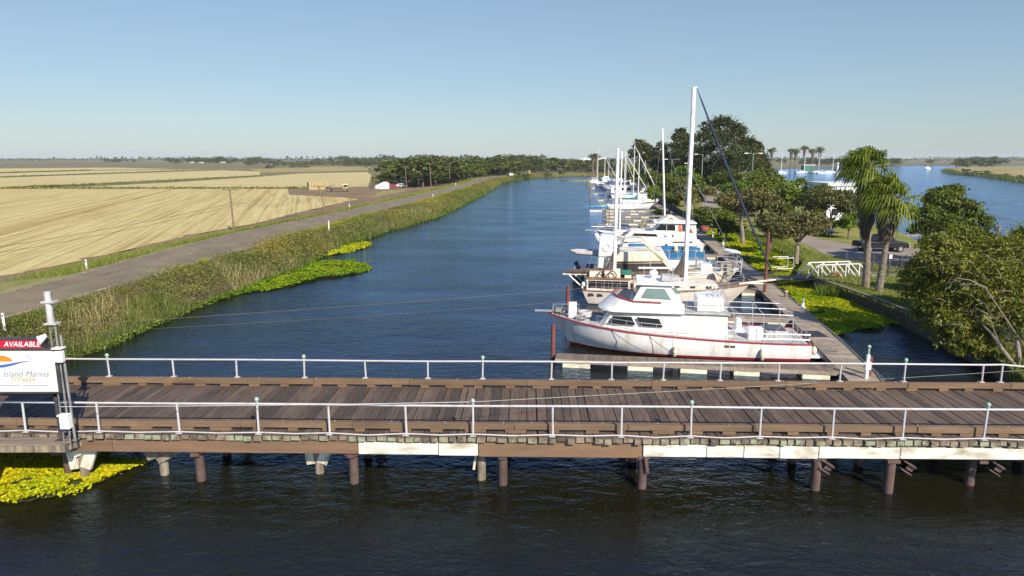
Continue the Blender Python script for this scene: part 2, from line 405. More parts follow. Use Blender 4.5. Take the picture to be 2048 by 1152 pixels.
def cat(parts):
    Vs, Fs, o = [], [], 0
    for v, f in parts: Vs.append(v); Fs.append(f + o); o += len(v)
    return np.concatenate(Vs), np.concatenate(Fs)
def in_poly(x, y, poly):
    r = np.zeros(len(x), bool); n = len(poly); j = n-1
    for i in range(n):
        xi, yi = poly[i][0], poly[i][1]; xj, yj = poly[j][0], poly[j][1]
        c = ((yi > y) != (yj > y)) & (x < (xj-xi)*(y-yi)/(yj-yi+1e-12)+xi); r ^= c; j = i
    return r
def scatter_poly(poly, n):
    p = np.array([(q[0],q[1]) for q in poly]); lo, hi = p.min(0), p.max(0); out = np.zeros((0,2))
    while len(out) < n:
        c = rng.uniform(lo, hi, (n*2,2)); c = c[in_poly(c[:,0], c[:,1], p)]; out = np.concatenate([out, c])
    return out[:n]
_gt = rng.normal(size=(64,64))
def vnoise(x, y, s):
    """smooth value noise in the plane, about -1..1"""
    x = np.asarray(x)/s; y = np.asarray(y)/s; i = np.floor(x).astype(int); j = np.floor(y).astype(int); a = x-i; b = y-j
    a = a*a*(3-2*a); b = b*b*(3-2*b); g = lambda u, v: _gt[u % 64, v % 64]
    return (g(i,j)*(1-a)+g(i+1,j)*a)*(1-b) + (g(i,j+1)*(1-a)+g(i+1,j+1)*a)*b

def sheet(name, pts, z, mat, skirt=None):
    mb = MB(); n = len(pts); P = [(p[0],p[1],z) for p in pts]
    mb.add(P, [tuple(range(n))])
    if skirt is not None:
        Q = [(p[0],p[1],skirt) for p in pts]
        mb.add(P+Q, [(k,(k+1)%n,(k+1)%n+n,k+n) for k in range(n)], 1)
    o = mb.build(name, [mat, M['shore']] if skirt is not None else mat, fix=False)
    me = o.data
    if me.polygons[0].normal.z < 0: me.flip_normals()
    return struct(o)
def px(pts, z): return [G(a, b, z) for a, b in pts]

# ---- water
m, nt, b = nmat('river_water')
nt.nodes.remove(b); w_o = [n for n in nt.nodes if n.type == 'OUTPUT_MATERIAL'][0]
wd = nd(nt,'ShaderNodeBsdfDiffuse'); wd.inputs[0].default_value = (0.009,0.0085,0.003,1); wg = nd(nt,'ShaderNodeBsdfGlossy'); wg.inputs['Roughness'].default_value = 0.085; wg.inputs[0].default_value = (0.68,0.92,1.30,1)
wf = nd(nt,'ShaderNodeFresnel'); wf.inputs[0].default_value = 1.33; wmx = nd(nt,'ShaderNodeMixShader')
nt.links.new(wf.outputs[0], wmx.inputs[0]); nt.links.new(wd.outputs[0], wmx.inputs[1]); nt.links.new(wg.outputs[0], wmx.inputs[2]); nt.links.new(wmx.outputs[0], w_o.inputs[0])
va = coords(nt, (0.55, 1.0, 1.0), (0,0,R(12))); vb = coords(nt, (0.8,1.0,1.0), (0,0,R(-14)))
n1 = noise(nt, va, 2.3, 4, 0.62, 0.4); n2 = noise(nt, vb, 6.5, 3, 0.55, 0.2); n3 = noise(nt, va, 0.16, 2, 0.5); n4 = noise(nt, vb, 0.5, 2, 0.5)
gust = ramp(nt, [(0.35,(0.55,)*3),(0.65,(1.15,)*3)]); nt.links.new(n3, gust.inputs[0])
h = mth(nt, 'ADD', mth(nt, 'MULTIPLY', n1, 0.9), mth(nt, 'ADD', mth(nt, 'MULTIPLY', n2, 0.26), mth(nt, 'MULTIPLY', n4, 1.1)))
h = mth(nt, 'MULTIPLY', h, gust.outputs[0])
bn = nd(nt,'ShaderNodeBump'); bn.inputs['Strength'].default_value = 1.0; bn.inputs['Distance'].default_value = 0.095; nt.links.new(h, bn.inputs['Height'])
for q_ in (wg, wf, wd): nt.links.new(bn.outputs[0], q_.inputs['Normal'])
M['water'] = m
mb = MB(); mb.add([(-5200,-300,0),(5200,-300,0),(5200,6200,0),(-5200,6200,0)], [(0,1,2,3)])
struct(mb.build('river_water', M['water'], fix=False))

# ---- ground materials
def groundmat(name, c1, c2, c3, s=0.05, bm=0.0):
    m, nt, b = nmat(name); b.inputs['Roughness'].default_value = 0.95; b.inputs['Specular IOR Level'].default_value = 0.1
    v = coords(nt); n = noise(nt, v, s, 6, 0.6); n2 = noise(nt, v, s*14, 4, 0.6); n3 = noise(nt, v, s*120, 3, 0.6)
    rp = ramp(nt, [(0.36,c1),(0.5,c2),(0.64,c3)]); nt.links.new(mth(nt,'ADD',mth(nt,'MULTIPLY',n,0.6),mth(nt,'MULTIPLY',n2,0.4)), rp.inputs[0])
    c = mixc(nt, 0.35, rp.outputs[0], mixc(nt, n3, (0.2,0.2,0.2), (0.8,0.8,0.8)), 'OVERLAY')
    nt.links.new(c, b.inputs['Base Color'])
    if bm: bump(nt, b, n3, bm, 0.06)
    return m
M['plain'] = groundmat('marsh_plain_ground', (0.10,0.115,0.038), (0.155,0.135,0.068), (0.215,0.17,0.095), 0.006)
M['soil'] = groundmat('bank_soil', (0.06,0.055,0.03), (0.10,0.08,0.045), (0.15,0.115,0.07), 0.2, 0.5)
M['verge'] = groundmat('verge_ground', (0.13,0.16,0.035), (0.24,0.22,0.08), (0.33,0.27,0.13), 0.25, 0.4)
M['dirt'] = groundmat('brown_field_dirt', (0.145,0.10,0.055), (0.20,0.14,0.08), (0.255,0.19,0.11), 0.12, 0.4)
M['lawn'] = groundmat('patchy_lawn', (0.10,0.14,0.02), (0.18,0.19,0.045), (0.30,0.25,0.09), 0.12, 0.3)
M['islandgrass'] = groundmat('dry_island_grass', (0.14,0.16,0.05), (0.28,0.23,0.09), (0.37,0.29,0.13), 0.02)
def stubble(name, ang, base, dark, pale, rows=True):
    m, nt, b = nmat(name); b.inputs['Roughness'].default_value = 0.95; b.inputs['Specular IOR Level'].default_value = 0.1
    v = coords(nt, (1,1,1), (0,0,ang))           # after this turn, rows run along y
    wn_ = nd(nt,'ShaderNodeTexNoise'); wn_.inputs['Scale'].default_value = 0.012; nt.links.new(v, wn_.inputs['Vector'])
    va_ = nd(nt,'ShaderNodeVectorMath', operation='MULTIPLY_ADD'); nt.links.new(wn_.outputs['Color'], va_.inputs[0]); va_.inputs[1].default_value = (2.2,0,0); nt.links.new(v, va_.inputs[2]); v0 = v; v = va_.outputs[0]
    mp = nd(nt,'ShaderNodeMapping'); mp.inputs['Scale'].default_value = (1,0.012,1); nt.links.new(v, mp.inputs[0])
    s1 = noise(nt, mp.outputs[0], 0.3, 5, 0.8); s2 = noise(nt, mp.outputs[0], 2.6, 2, 0.5)
    big = noise(nt, v, 0.012, 4, 0.6); fine = noise(nt, v, 2.5, 4, 0.7)
    rp = ramp(nt, [(0.36,dark),(0.46,base),(0.62,pale)]); nt.links.new(mth(nt,'ADD',mth(nt,'MULTIPLY',s1,0.75),mth(nt,'MULTIPLY',big,0.25)), rp.inputs[0])
    r2 = ramp(nt, [(0.36,(0.62,0.56,0.46)),(0.44,(1,1,1))]); nt.links.new(s2, r2.inputs[0])
    c = mixc(nt, 0.8, rp.outputs[0], r2.outputs[0], 'MULTIPLY')
    wv = nd(nt,'ShaderNodeTexWave'); wv.wave_type='BANDS'; wv.bands_direction='X'; wv.inputs['Scale'].default_value=0.105; wv.inputs['Distortion'].default_value=0.25; wv.inputs['Detail'].default_value=1
    nt.links.new(v, wv.inputs['Vector']); tr = ramp(nt,[(0.0,(0.68,0.6,0.5)),(0.10,(1,1,1))]); nt.links.new(wv.outputs['Fac'], tr.inputs[0])
    if rows: c = mixc(nt, 0.6, c, tr.outputs[0], 'MULTIPLY')
    c = mixc(nt, 0.4, c, mixc(nt, fine, (0.2,0.2,0.2),(0.8,0.8,0.8)), 'OVERLAY')
    blot = noise(nt, v0, 0.35, 5, 0.7); c = mixc(nt, 0.45, c, mixc(nt, blot, (0.25,0.22,0.18),(0.75,0.76,0.78)), 'OVERLAY')
    nt.links.new(c, b.inputs['Base Color']); bump(nt, b, fine, 0.6, 0.08); return m
M['stubble'] = stubble('stubble_rows', R(-17), (0.44,0.36,0.15), (0.31,0.225,0.085), (0.50,0.435,0.21))
M['stubble2'] = stubble('far_stubble', R(-70), (0.45,0.38,0.175), (0.38,0.305,0.13), (0.50,0.43,0.22), False)

m, nt, b = nmat('worn_asphalt'); b.inputs['Roughness'].default_value = 0.9
v = coords(nt); n = noise(nt, v, 0.35, 5, 0.65); n2 = noise(nt, v, 18, 3, 0.6); n3 = noise(nt, coords(nt,(1,0.12,1),(0,0,R(-6))), 0.9, 4, 0.6)
rp = ramp(nt, [(0.35,(0.135,0.104,0.06)),(0.6,(0.195,0.152,0.088))]); nt.links.new(n, rp.inputs[0])
tar = ramp(nt, [(0.60,(1,1,1)),(0.66,(0.62,0.60,0.60))]); nt.links.new(n3, tar.inputs[0])
c = mixc(nt, 0.8, rp.outputs[0], tar.outputs[0], 'MULTIPLY'); c = mixc(nt, 0.4, c, mixc(nt, n2, (0.3,0.3,0.3),(0.7,0.7,0.7)), 'OVERLAY')
nt.links.new(c, b.inputs['Base Color']); M['asphalt'] = m
M['roadpaint'] = pm('faded_road_paint', (0.5,0.47,0.40), (0.17,0.135,0.085), 1.1, rough=0.8, lo=0.36, hi=0.52)

# ---- left bank: lines read along the river, all as X(Y)
def line(pts, z, pre=(), post=()):
    q = list(pre) + [(G(a,b_,z).x, G(a,b_,z).y) for a,b_ in pts] + list(post)
    q = sorted(q, key=lambda p: p[1]); a = np.array(q); return lambda y: np.interp(y, a[:,1], a[:,0])
LW = line([(150,715),(225,692),(300,655),(380,622),(430,602),(480,586),(540,560),(600,540),(640,515),(690,492),(770,465),(870,437),(930,408),(985,380),(1003,366)], 0, pre=[(-34,-60),(-32,18),(-29,27)], post=[(5,345),(30,395)])
LRL = line([(55,626),(182,588),(530,488),(716,432),(830,404),(906,381),(982,357)], 2.2, pre=[(-31.5,-60),(-29,15)], post=[(-1,335),(14,392)])
LRU = line([(0,588),(150,549),(300,508),(450,470),(560,447),(700,419),(800,398),(880,379),(940,364)], 2.2, pre=[(-37.5,-60),(-35.5,25)], post=[(-14.5,290),(-7,337),(8,397)])
LVE = line([(0,566),(170,527),(364,484),(520,455),(652,428),(754,404),(830,386),(906,369)], 1.6, pre=[(-44,-60),(-41,25)], post=[(-20,290),(-13,337),(4,402)])
LFE = line([(0,554),(152,524),(273,496),(400,466),(520,445),(627,418),(716,399)], 0.7, pre=[(-52,-60),(-48,25)], post=[(-34,215),(-30,290),(-22,337),(0,407)])
YS = np.concatenate([np.arange(-60,40,4), np.arange(40,140,3), np.arange(140,392,8)])
def strip(name, cols, mat):
    """cols: list of (line, z) from right to left; a ground strip following the river"""
    n = len(cols); vs = []
    for y in YS:
        for (fx, z) in cols: vs.append((float(fx(y)), float(y), z + (0.12*float(vnoise(fx(y), y, 3.0)) if z not in (2.2, 2.22) else 0)))
    fs = [(i*n+k, i*n+k+1, (i+1)*n+k+1, (i+1)*n+k) for i in range(len(YS)-1) for k in range(n-1)]
    mb = MB(); mb.add(vs, fs); o = mb.build(name, mat, fix=False)
    if o.data.polygons[0].normal.z < 0: o.data.flip_normals()
    return struct(o)
mixl = lambda f, g, t: (lambda y: lerp(f(y), g(y), t))
strip('left_river_bank', [(lambda y: LW(y)+3, -1.6), (LW, -0.15), (mixl(LW,LRL,0.3), 0.9), (mixl(LW,LRL,0.62), 1.75), (LRL, 2.2)], M['soil'])
strip('road_shoulder', [(lambda y: LRL(y), 2.2), (lambda y: LRU(y), 2.2), (lambda y: lerp(LRU(y),LVE(y),0.4), 1.95), (LVE, 1.55)], M['verge'])
strip('levee_foot', [(LVE, 1.54), (mixl(LVE,LFE,0.5), 0.95), (LFE, 0.55), (lambda y: LFE(y)-4, 0.3)], M['dirt'])
strip('levee_road', [(lambda y: LRL(y)-0.05, 2.22), (lambda y: lerp(LRL(y),LRU(y),.5), 2.22), (lambda y: LRU(y)+0.1, 2.22)], M['asphalt'])
def roadline(name, off, w, y0, y1, dash=None):
    mb = MB(); ys = np.arange(y0, y1, 2.0)
    for a in ys:
        if dash and int(a/2) % dash[0] >= dash[1]: continue
        e = a + 2.0; x0, x1 = off(a), off(e)
        mb.add([(x0-w/2,a,2.226),(x0+w/2,a,2.226),(x1+w/2,e,2.226),(x1-w/2,e,2.226)], [(0,1,2,3)])
    return struct(mb.build(name, M['roadpaint'], fix=False))
roadline('road_edge_line', lambda y: float(LRL(y))-0.35, 0.14, 30, 300)
roadline('road_far_edge_line', lambda y: float(LRU(y))+0.35, 0.12, 30, 300)
roadline('road_centre_line', lambda y: float(lerp(LRL(y),LRU(y),.5)), 0.10, 40, 300, (6,2))

# ---- fields
YF = G(0,377.5,0.5).y
sheet('stubble_field', [(float(LFE(y))-1.0, float(y)) for y in np.arange(-60, 205, 8)] + [(-36,YF-22),(-58,YF-16),(-66,YF),(-900,YF),(-900,-60)], 0.50, M['stubble'])
sheet('dirt_yard', px([(575,377.5),(740,373),(830,374),(905,366),(860,380),(790,392),(735,400),(690,394),(640,392),(578,389)], 0.56), 0.56, M['dirt'])
plain_pts = [(-5200,YF-2),(-66,YF-2)] + [(float(LFE(y)), float(y)) for y in np.arange(YF, 400, 10)] + [(4,398),(20,402),(47,410),(75,415),(100,400),(128,425),(160,470),(200,640)]
far_shore = [(p.x,p.y) for p in px([(1600,335.6),(1700,334.6),(1722,332.4),(1845,330.4),(1900,330.8),(2060,330.6),(2500,330.6)], 0.3)]
sheet('marsh_plain', plain_pts + far_shore + [(5200,900),(5200,6200),(-5200,6200)], 0.45, M['plain'], -0.5)
for k, f in enumerate([[(130,375.8),(350,364.5),(520,353.5),(600,347),(735,344),(744,352),(736,373),(610,376)],
          [(-500,377.5),(-500,367),(0,355.5),(440,340.5),(520,343),(520,351.5),(300,362),(121,371),(0,377)],
          [(-500,364),(-500,351),(0,346.8),(182,341.5),(430,338.5),(0,353.2)],
          [(-500,349),(-500,337.5),(0,336.8),(230,335),(350,338.2),(182,339.8),(0,345.2)]]):
    sheet('far_stubble_field', px(f, 0.52), 0.52, M['stubble2'])
sheet('dry_grass_patch', px([(742,394),(752,386),(768,381),(830,377.5),(880,370),(908,365.5),(908,369),(860,382),(800,396),(765,401)], 0.59), 0.59, M['verge'])
sheet('pale_meadow', px([(500,338),(640,333),(760,334),(735,341),(600,344),(520,346)], 0.5), 0.50, M['islandgrass'])

# ---- land on the right of the moorings
spit_left = px([(2500,960),(2200,880),(2090,800),(2045,752),(1985,712),(1915,676),(1870,655),(1838,640),(1790,617),(1640,559),(1592,545),(1612,518),(1576,493),(1504,463),(1442,448),(1402,435),(1370,425),(1335,402),(1312,386),(1283,371),(1255,361),(1240,355)], 0.9)
spit_right = px([(1528,340),(1532,346),(1556,356),(1592,374),(1640,398),(1730,445),(1795,462),(1835,482),(1980,530),(2300,610),(2900,720)], 0.9)
sheet('marina_land', [(p.x,p.y) for p in spit_left] + [(115,425),(150,460)] + [(p.x,p.y) for p in spit_right], 0.9, M['lawn'], -1.0)
sheet('reed_island', px([(1890,336),(1893,342),(1906,347),(1960,351),(2000,356),(2048,363),(2300,388),(2600,372),(2500,334),(2048,332.8),(1940,332.6)], 0.4), 0.4, M['islandgrass'], -0.6)
M['path'] = groundmat('gravel_drive', (0.2,0.165,0.13), (0.26,0.215,0.175), (0.31,0.26,0.21), 0.15, 0.3)
sheet('marina_drive', px([(1550,455),(1590,463),(1640,478),(1700,488),(1830,497),(2100,540),(2100,600),(1850,562),(1800,538),(1740,524),(1690,517),(1650,508),(1610,488),(1580,472),(1540,460)], 0.92), 0.92, M['path'])
sheet('marina_lane', px([(1424,452),(1440,405),(1425,392),(1372,372),(1350,366),(1350,370),(1385,383),(1405,400),(1400,425)], 0.92), 0.92, M['path'])
mb = MB(); c = G(1150,361.5,0.0); mb.loft([[(c.x+math.cos(a)*9*r, c.y+math.sin(a)*3*r+2*math.sin(2*a), z) for a in np.linspace(0,2*math.pi,20,endpoint=False)] for r,z in ((1,-0.2),(0.9,0.15),(0.4,0.25))])
struct(mb.build('mud_bar', M['islandgrass']))
# ================================================================ THE TIMBER BRIDGE
BZ, BROT = 1.85, R(-1.2)
BO = Vector((0, 23.43, BZ))
bridge = thing('timber_bridge', 'narrow timber plank bridge with white pipe railings crossing the dark river in front', 'bridge', BO, BROT)
cb, sb = math.cos(BROT), math.sin(BROT)
def bl(pxx, pyy, z=0.0):                    # photo pixel -> bridge coordinates at height z above the deck
    p = G(pxx, pyy, BZ + z) - BO; return (p.x*cb + p.y*sb, -p.x*sb + p.y*cb)
BX0, BX1 = -24.0, 27.0
r_ = random.Random(3)
mb = MB(); x = BX0                           # deck planks, one mesh
ends = MB()
while x < BX1:
    w = r_.uniform(0.24, 0.36); dz = r_.uniform(-0.012, 0.012); g = r_.uniform(0.010, 0.042); sk = r_.uniform(-0.015,0.015)
    y0 = -2.62 + r_.uniform(-0.05,0.05); y1 = 2.45 + r_.uniform(-0.05,0.05)
    mb.add([(x+sk,y0,-0.11+dz),(x+w-g+sk,y0,-0.11+dz),(x+w-g,y1,-0.11+dz),(x,y1,-0.11+dz),(x+sk,y0,dz),(x+w-g+sk,y0,dz),(x+w-g,y1,dz),(x,y1,dz)],
           [(0,3,2,1),(4,5,6,7),(0,1,5,4),(1,2,6,5),(2,3,7,6),(3,0,4,7)])
    if r_.random() < 0.97:
        mb.box(x+0.02, x+w-g-0.01, y0-0.035-r_.uniform(0,.02), y0-0.003, -0.14+dz-r_.uniform(0,.06), -0.02+dz, m=1)
    x += w
mb.build('deck', [M['deck'], M['plank_end']], bridge)
# kerbs on scupper blocks
def kerb(y, name='kerb'):
    k = MB(); x = BX0
    while x < BX1:
        L = r_.uniform(3.2, 5.6); dy = r_.uniform(-0.015,0.015)
        k.box(x, x+L-0.015, y-0.1+dy, y+0.1+dy, 0.105, 0.315+r_.uniform(-.006,.006)); x += L
    x = BX0 + 1.0
    while x < BX1: k.cyl((x,y+r_.uniform(-.03,.03),0.31),(x,y,0.335),0.022,n=6,m=1); x += r_.uniform(0.7,1.2)
    o = k.build(name, [M['kerb'],M['hub']], bridge, bevel=0.012)
    b_ = MB(); x = BX0 + 0.3
    while x < BX1:
        w = r_.choice([0.32,0.36,0.42,0.7]); b_.cut.append((len(b_.v),len(b_.f))); b_.box(x, x+w, y-0.115, y+0.115, 0.004, 0.103); x += r_.uniform(0.92,1.3) + (0.2 if w > .5 else 0)
    b_.build('scupper_block', M['kerb'], o)
    return o
kerb(-2.16); kerb(2.26)
# longitudinal stringers under the plank ends
st = MB(); sw = MB()
for a, c, white in ((-24,-13.15,0),(-13.15,-4.98,0),(-4.98,-1.05,1),(-1.05,4.3,0),(4.3,9.7,1),(9.7,12.2,1),(12.2,19.5,1),(19.5,27,1)):
    yy = -2.47 if white else -2.42
    hgt = (0.66 if (white or a < -1.1) else 0.72)
    (sw if white else st).box(a+0.01, c-0.01, yy-0.12, yy+0.12, -hgt, -0.245)
for y in (-1.5,-0.5,0.5,1.5,2.32): st.box(BX0, BX1, y-0.1, y+0.1, -0.62, -0.13)
nail = MB(); nail.box(BX0, BX1, -2.5, -2.3, -0.24, -0.118)
nail.build('nailer', M['oldpile'], bridge)
st.build('stringer', M['fascia'], bridge, bevel=0.01); 
for a, c in ((-4.98,-2.35),(-2.35,-1.05),(4.3,6.35),(6.35,7.55),(7.55,8.7),(8.7,9.95),(9.95,12.55),(12.55,19.5),(19.5,27)):
    q = MB(); q.box(a+0.012, c-0.012, -2.605, -2.36, -0.655+r_.uniform(-.02,.02), -0.25+r_.uniform(-.015,.01)); q.build('white_stringer', M['fascia_white'], bridge, bevel=0.014)
# railings: posts, top pipe, sagging lower pipe
def railing(y, zbase, ztop, xs, caps, nm, low):
    rl = MB(); tp = [(BX0, y, ztop)]
    for i, x in enumerate(xs): tp.append((x, y + r_.uniform(-.02,.02), ztop + r_.uniform(-.012,.012)))
    if nm == 'rear': tp.append((24.5, y-1.6, ztop-0.1))
    else: tp.append((BX1, y, ztop))
    rl.tube(tp, 0.036, n=8)
    root = rl.build('railing', M['pipe'], bridge, smooth=True)
    for i, x in enumerate(xs):
        p = MB(); p.cyl((x+r_.uniform(-.02,.02),y,zbase),(x,y,ztop-0.03),0.036,n=8); p.box(x-.1,x+.1,y-.075,y+.075,zbase-0.012,zbase+0.012)
        p.build('post', M['pipe'], root)
        if i in caps:
            c_ = MB(); c_.cyl((x,y,ztop+.03),(x,y,ztop+.1),0.045,n=10); c_.sphere((x,y,ztop+.16),(.075,.075,.08),10,6); c_.build('post_lamp', M['verdigris'], root, smooth=True)
    if low:
        lp = []
        for a, c in zip([BX0]+xs, xs+[BX1]):
            lp += [(a, y-0.02, zbase+0.05), ((a+c)/2, y-0.045, zbase+0.02+r_.uniform(-.03,.01))]
        lo_ = MB(); lo_.tube(lp+[(BX1,y,zbase+.05)], 0.024, n=6); lo_.build('lower_pipe', M['pipe'], root, smooth=True)
    return root
fx = [bl(a,868)[0] for a in (-100,45,195,357,518,660,813,947,1104,1240,1376,1512,1653,1790,1948,2110)]
rx = [bl(a,757,0.32)[0] for a in (-60,72,210,342,471,608,730,856,966,1103,1222,1325,1437,1551,1672,1797,1948,1985)]
railing(-2.52, 0.012, 1.03, fx, (4,7,10,14), 'front', True)
railing(2.34, 0.325, 1.03, rx, (2,5,8,15), 'rear', False)
# piles
def pile_at(a, b_, rad, name, mat, top=-0.66, y=None):
    p = G(a, b_, 0.0) - BO; lx, ly = p.x*cb+p.y*sb, -p.x*sb+p.y*cb
    q = MB(); q.cyl((lx,ly,-BZ-1.2),(lx,ly,top),rad,rad*.98,n=14)
    return q.build(name, mat, bridge, smooth=True), lx, ly
for i, (a, b_) in enumerate(((403,960),(709,965),(1006,968),(1283,975),(1629,978),(1775,984),(1938,968),(140,950),(2120,975))):
    o, lx, ly = pile_at(a, b_, 0.155, 'steel_pile', M['rust'])
    if i in (0,1): 
        q = MB(); q.box(lx-.09,lx+.09,ly-.22,ly-.1,-.72,-.3); q.box(lx-.22,lx+.22,ly-.2,ly+.2,-.8,-.7); q.build('bracket', M['redpaint'] if i < 2 else M['rust'], o)
    else:
        q = MB(); q.box(lx-.2,lx+.2,ly-.2,ly+.2,-.76,-.67); q.build('cap_plate', M['rust'], o)
    # inner row of the same bent
    q = MB()
    for yy in (ly+2.0, ly+4.0): q.cyl((lx,yy,-BZ-1.2),(lx,yy,-0.62),0.15,n=12)
    q.box(lx-.14,lx+.14,-2.45,2.5,-.86,-.63)
    q.build('pile_bent', M['rust'], bridge)
for a, b_ in ((172,955),(330,948),(640,945),(963,958)):
    o, lx, ly = pile_at(a, b_, 0.15, 'timber_pile', M['oldpile'], -0.75)
    q = MB()
    if a in (330,):
        q.obox((lx-.15,ly-.05,-.95),(.75,.3,.42),0,R(-20)); q.obox((lx+.35,ly-.2,-1.05),(.95,.1,.2),0,R(-28))
        q.build('broken_cap', M['oldpile'], o)
    elif a == 963:
        q.obox((lx-.2,ly-.02,-1.1),(.08,.26,.7),0,R(8)); q.build('broken_plank', M['oldwhite'], o)
    else:
        q.obox((lx+.28,ly-.1,-1.05),(.36,.12,.85),0,R(22)); q.obox((lx-.3,ly-.08,-1.1),(.28,.16,.75),0,R(-8)); q.obox((lx+.1,ly-.15,-.8),(.7,.1,.22),0,R(-24))
        q.build('broken_planks', M['oldwhite'], o)
for a in (1640,1800,1972):
    lx = bl(a,915,-0.8)[0]; q = MB()
    q.obox((lx+.12,-2.45,-0.86),(.5,.24,.035),0,R(32)); q.obox((lx+.2,-2.45,-1.0),(.24,.03,.22),0,R(32)); q.obox((lx+.02,-2.45,-1.12),(.42,.22,.035),0,R(32))
    q.build('steel_bracket', M['rust'], bridge)
q = MB(); lx = bl(1283,930,-.8)[0]; q.obox((lx+.22,-2.55,-.92),(.1,.16,.55),0,R(-8)); q.build('steel_bracket', M['rust'], bridge)

# ---- sign platform and sign beside the bridge
plat = thing('sign_platform', 'grey weathered plank platform carrying the white marina sign at the bridge edge', 'platform', (-16.45, 20.78, 1.69))
q = MB()
for k in range(3): q.box(-4.4, 2.3-0.12*(2-k), -0.27+0.18*k, -0.10+0.18*k, 0, 0.06)
q.build('deck', M['dockx'], plat)
q = MB(); q.box(-4.4,2.1,-0.25,-0.09,-.24,-.005)
for xx in (-3.2,-0.6): q.cyl((xx,-.05,-2.8),(xx,-.05,-.24),.13,n=10)
q.obox((2.15,.45,-.2),(.18,1.3,.2),R(-28))
q.build('frame', M['oldpile'], plat)

def text_mesh(body, size, mat, name, parent, loc, shear=0.0, extr=0.004, sx=1.0):
    cu = bpy.data.curves.new(name, 'FONT'); cu.body = body; cu.size = size; cu.shear = shear; cu.extrude = extr; cu.align_x = 'RIGHT'
    o = bpy.data.objects.new(name, cu); COL.objects.link(o)
    dg = bpy.context.evaluated_depsgraph_get(); dg.update()
    me = bpy.data.meshes.new_from_object(o.evaluated_get(dg)); bpy.data.objects.remove(o)
    me.name = name; me.materials.clear(); me.materials.append(mat)
    r = bpy.data.objects.new(name, me); COL.objects.link(r); r.parent = parent; r.location = loc; r.rotation_euler = (R(90),0,0); r.scale = (sx,1,1)
    return r
sp = V(118, 876, 20.75)
sg = thing('marina_sign', 'black framed white sign with orange sun emblem beneath a red strip reading AVAILABLE', 'sign', (sp.x, 20.62, 1.752))
zt, zb = HT(702,20.5)-1.752, HT(785,20.5)-1.752
xr = V(110,740,20.5).x - sp.x
W_ = 2.7
q = MB(); q.box(xr-W_, xr, -0.06, 0.16, zb, zt); q.build('panel', M['signwhite'], sg, bevel=0.01)
q = MB(); t_ = .045
q.box(xr-W_-t_, xr+t_, -0.09, 0.19, zt+.002, zt+t_+.03); q.box(xr-W_-t_, xr+t_, -0.09, 0.19, zb-t_, zb-.002)
q.box(xr+.002, xr+t_+.05, -0.09, 0.19, zb, zt); q.box(xr-W_-t_, xr-W_-.002, -0.09, 0.19, zb, zt)
q.build('frame', M['dark_metal'], sg)
for xx in (0.0, xr-W_-.1):
    q = MB(); q.box(xx-.05, xx+.05, 0.2, 0.3, 0, zt+.1); q.box(xx-.14,xx+.14,.1,.4,-.002,.015); q.build('post', M['dark_metal'], sg)
q = MB(); q.box(xr-W_, .05, .2, .26, zb-.22, zb-.1); q.build('crossbar', M['dark_metal'], sg)
tr0, tr1 = HT(699,20.5)-1.752, HT(680,20.5)-1.752
xr2 = V(82,690,20.5).x - sp.x
q = MB(); q.box(xr2-2.3, xr2, -.06, .12, tr0+.03, tr1-.02); tp = q.build('topper', M['signred'], sg)
q = MB(); q.box(xr2-2.3,xr2+.06,-.08,.14,tr1-.018,tr1+.03); q.box(xr2+.002,xr2+.06,-.08,.14,tr0,tr1-.02); q.box(xr2-2.3,xr2+.06,-.08,.14,tr0-.02,tr0+.028); q.build('topper_frame', M['dark_metal'], tp)
text_mesh('AVAILABLE', 0.235, M['cleanwhite'], 'lettering', tp, (xr2-.08,-.064,tr0+.075), 0.25, sx=.98)
def flat(poly, z_, mat, name):
    q = MB(); q.prism_y(poly, -0.064-z_, -0.061); return q.build(name, mat, sg)
H_ = zt - zb
cx_ = V(-2,716,20.5).x - sp.x
sz = lambda yy: HT(yy,20.5)-1.752
flat([(cx_+.36*math.cos(a), sz(724)+.19*max(0,math.sin(a))) for a in np.linspace(0,math.pi,14)], .003, M['signorange'], 'sun_emblem')
sxp = lambda a: V(a,740,20.5).x - sp.x
flat([(sxp(-40),sz(728)),(sxp(-5),sz(732)),(sxp(20),sz(728)),(sxp(40),sz(724.5)),(sxp(62),sz(722.5)),(sxp(40),sz(727)),(sxp(24),sz(732)),(sxp(5),sz(736)),(sxp(-40),sz(738))], .006, M['signblue'], 'wave_emblem')
flat([(sxp(-40),sz(742)),(sxp(5),sz(740)),(sxp(36),sz(738)),(sxp(36),sz(738.8)),(sxp(5),sz(742.5)),(sxp(-40),sz(745))], .004, M['signpale'], 'pale_wave_emblem')
flat([(sxp(50),sz(710)),(sxp(57),sz(711)),(sxp(66),sz(717)),(sxp(62),sz(722)),(sxp(57),sz(723)),(sxp(60),sz(719))], .005, M['dolphin'], 'bird_emblem')
text_mesh('Island Marina', 0.27, M['signgrey'], 'lettering', sg, (sxp(93),-.064,sz(754.5)), 0.35)
text_mesh('777-6654', 0.2, M['signpeach'], 'lettering', sg, (sxp(64),-.064,sz(764.5)), 0.2)
q = MB(); q.box(sxp(-30),sxp(33),-.064,-.061,sz(772.5),sz(771)); q.box(sxp(38),sxp(90),-.064,-.061,sz(772.5),sz(771)); q.build('small_print_line', M['signgrey'], sg)

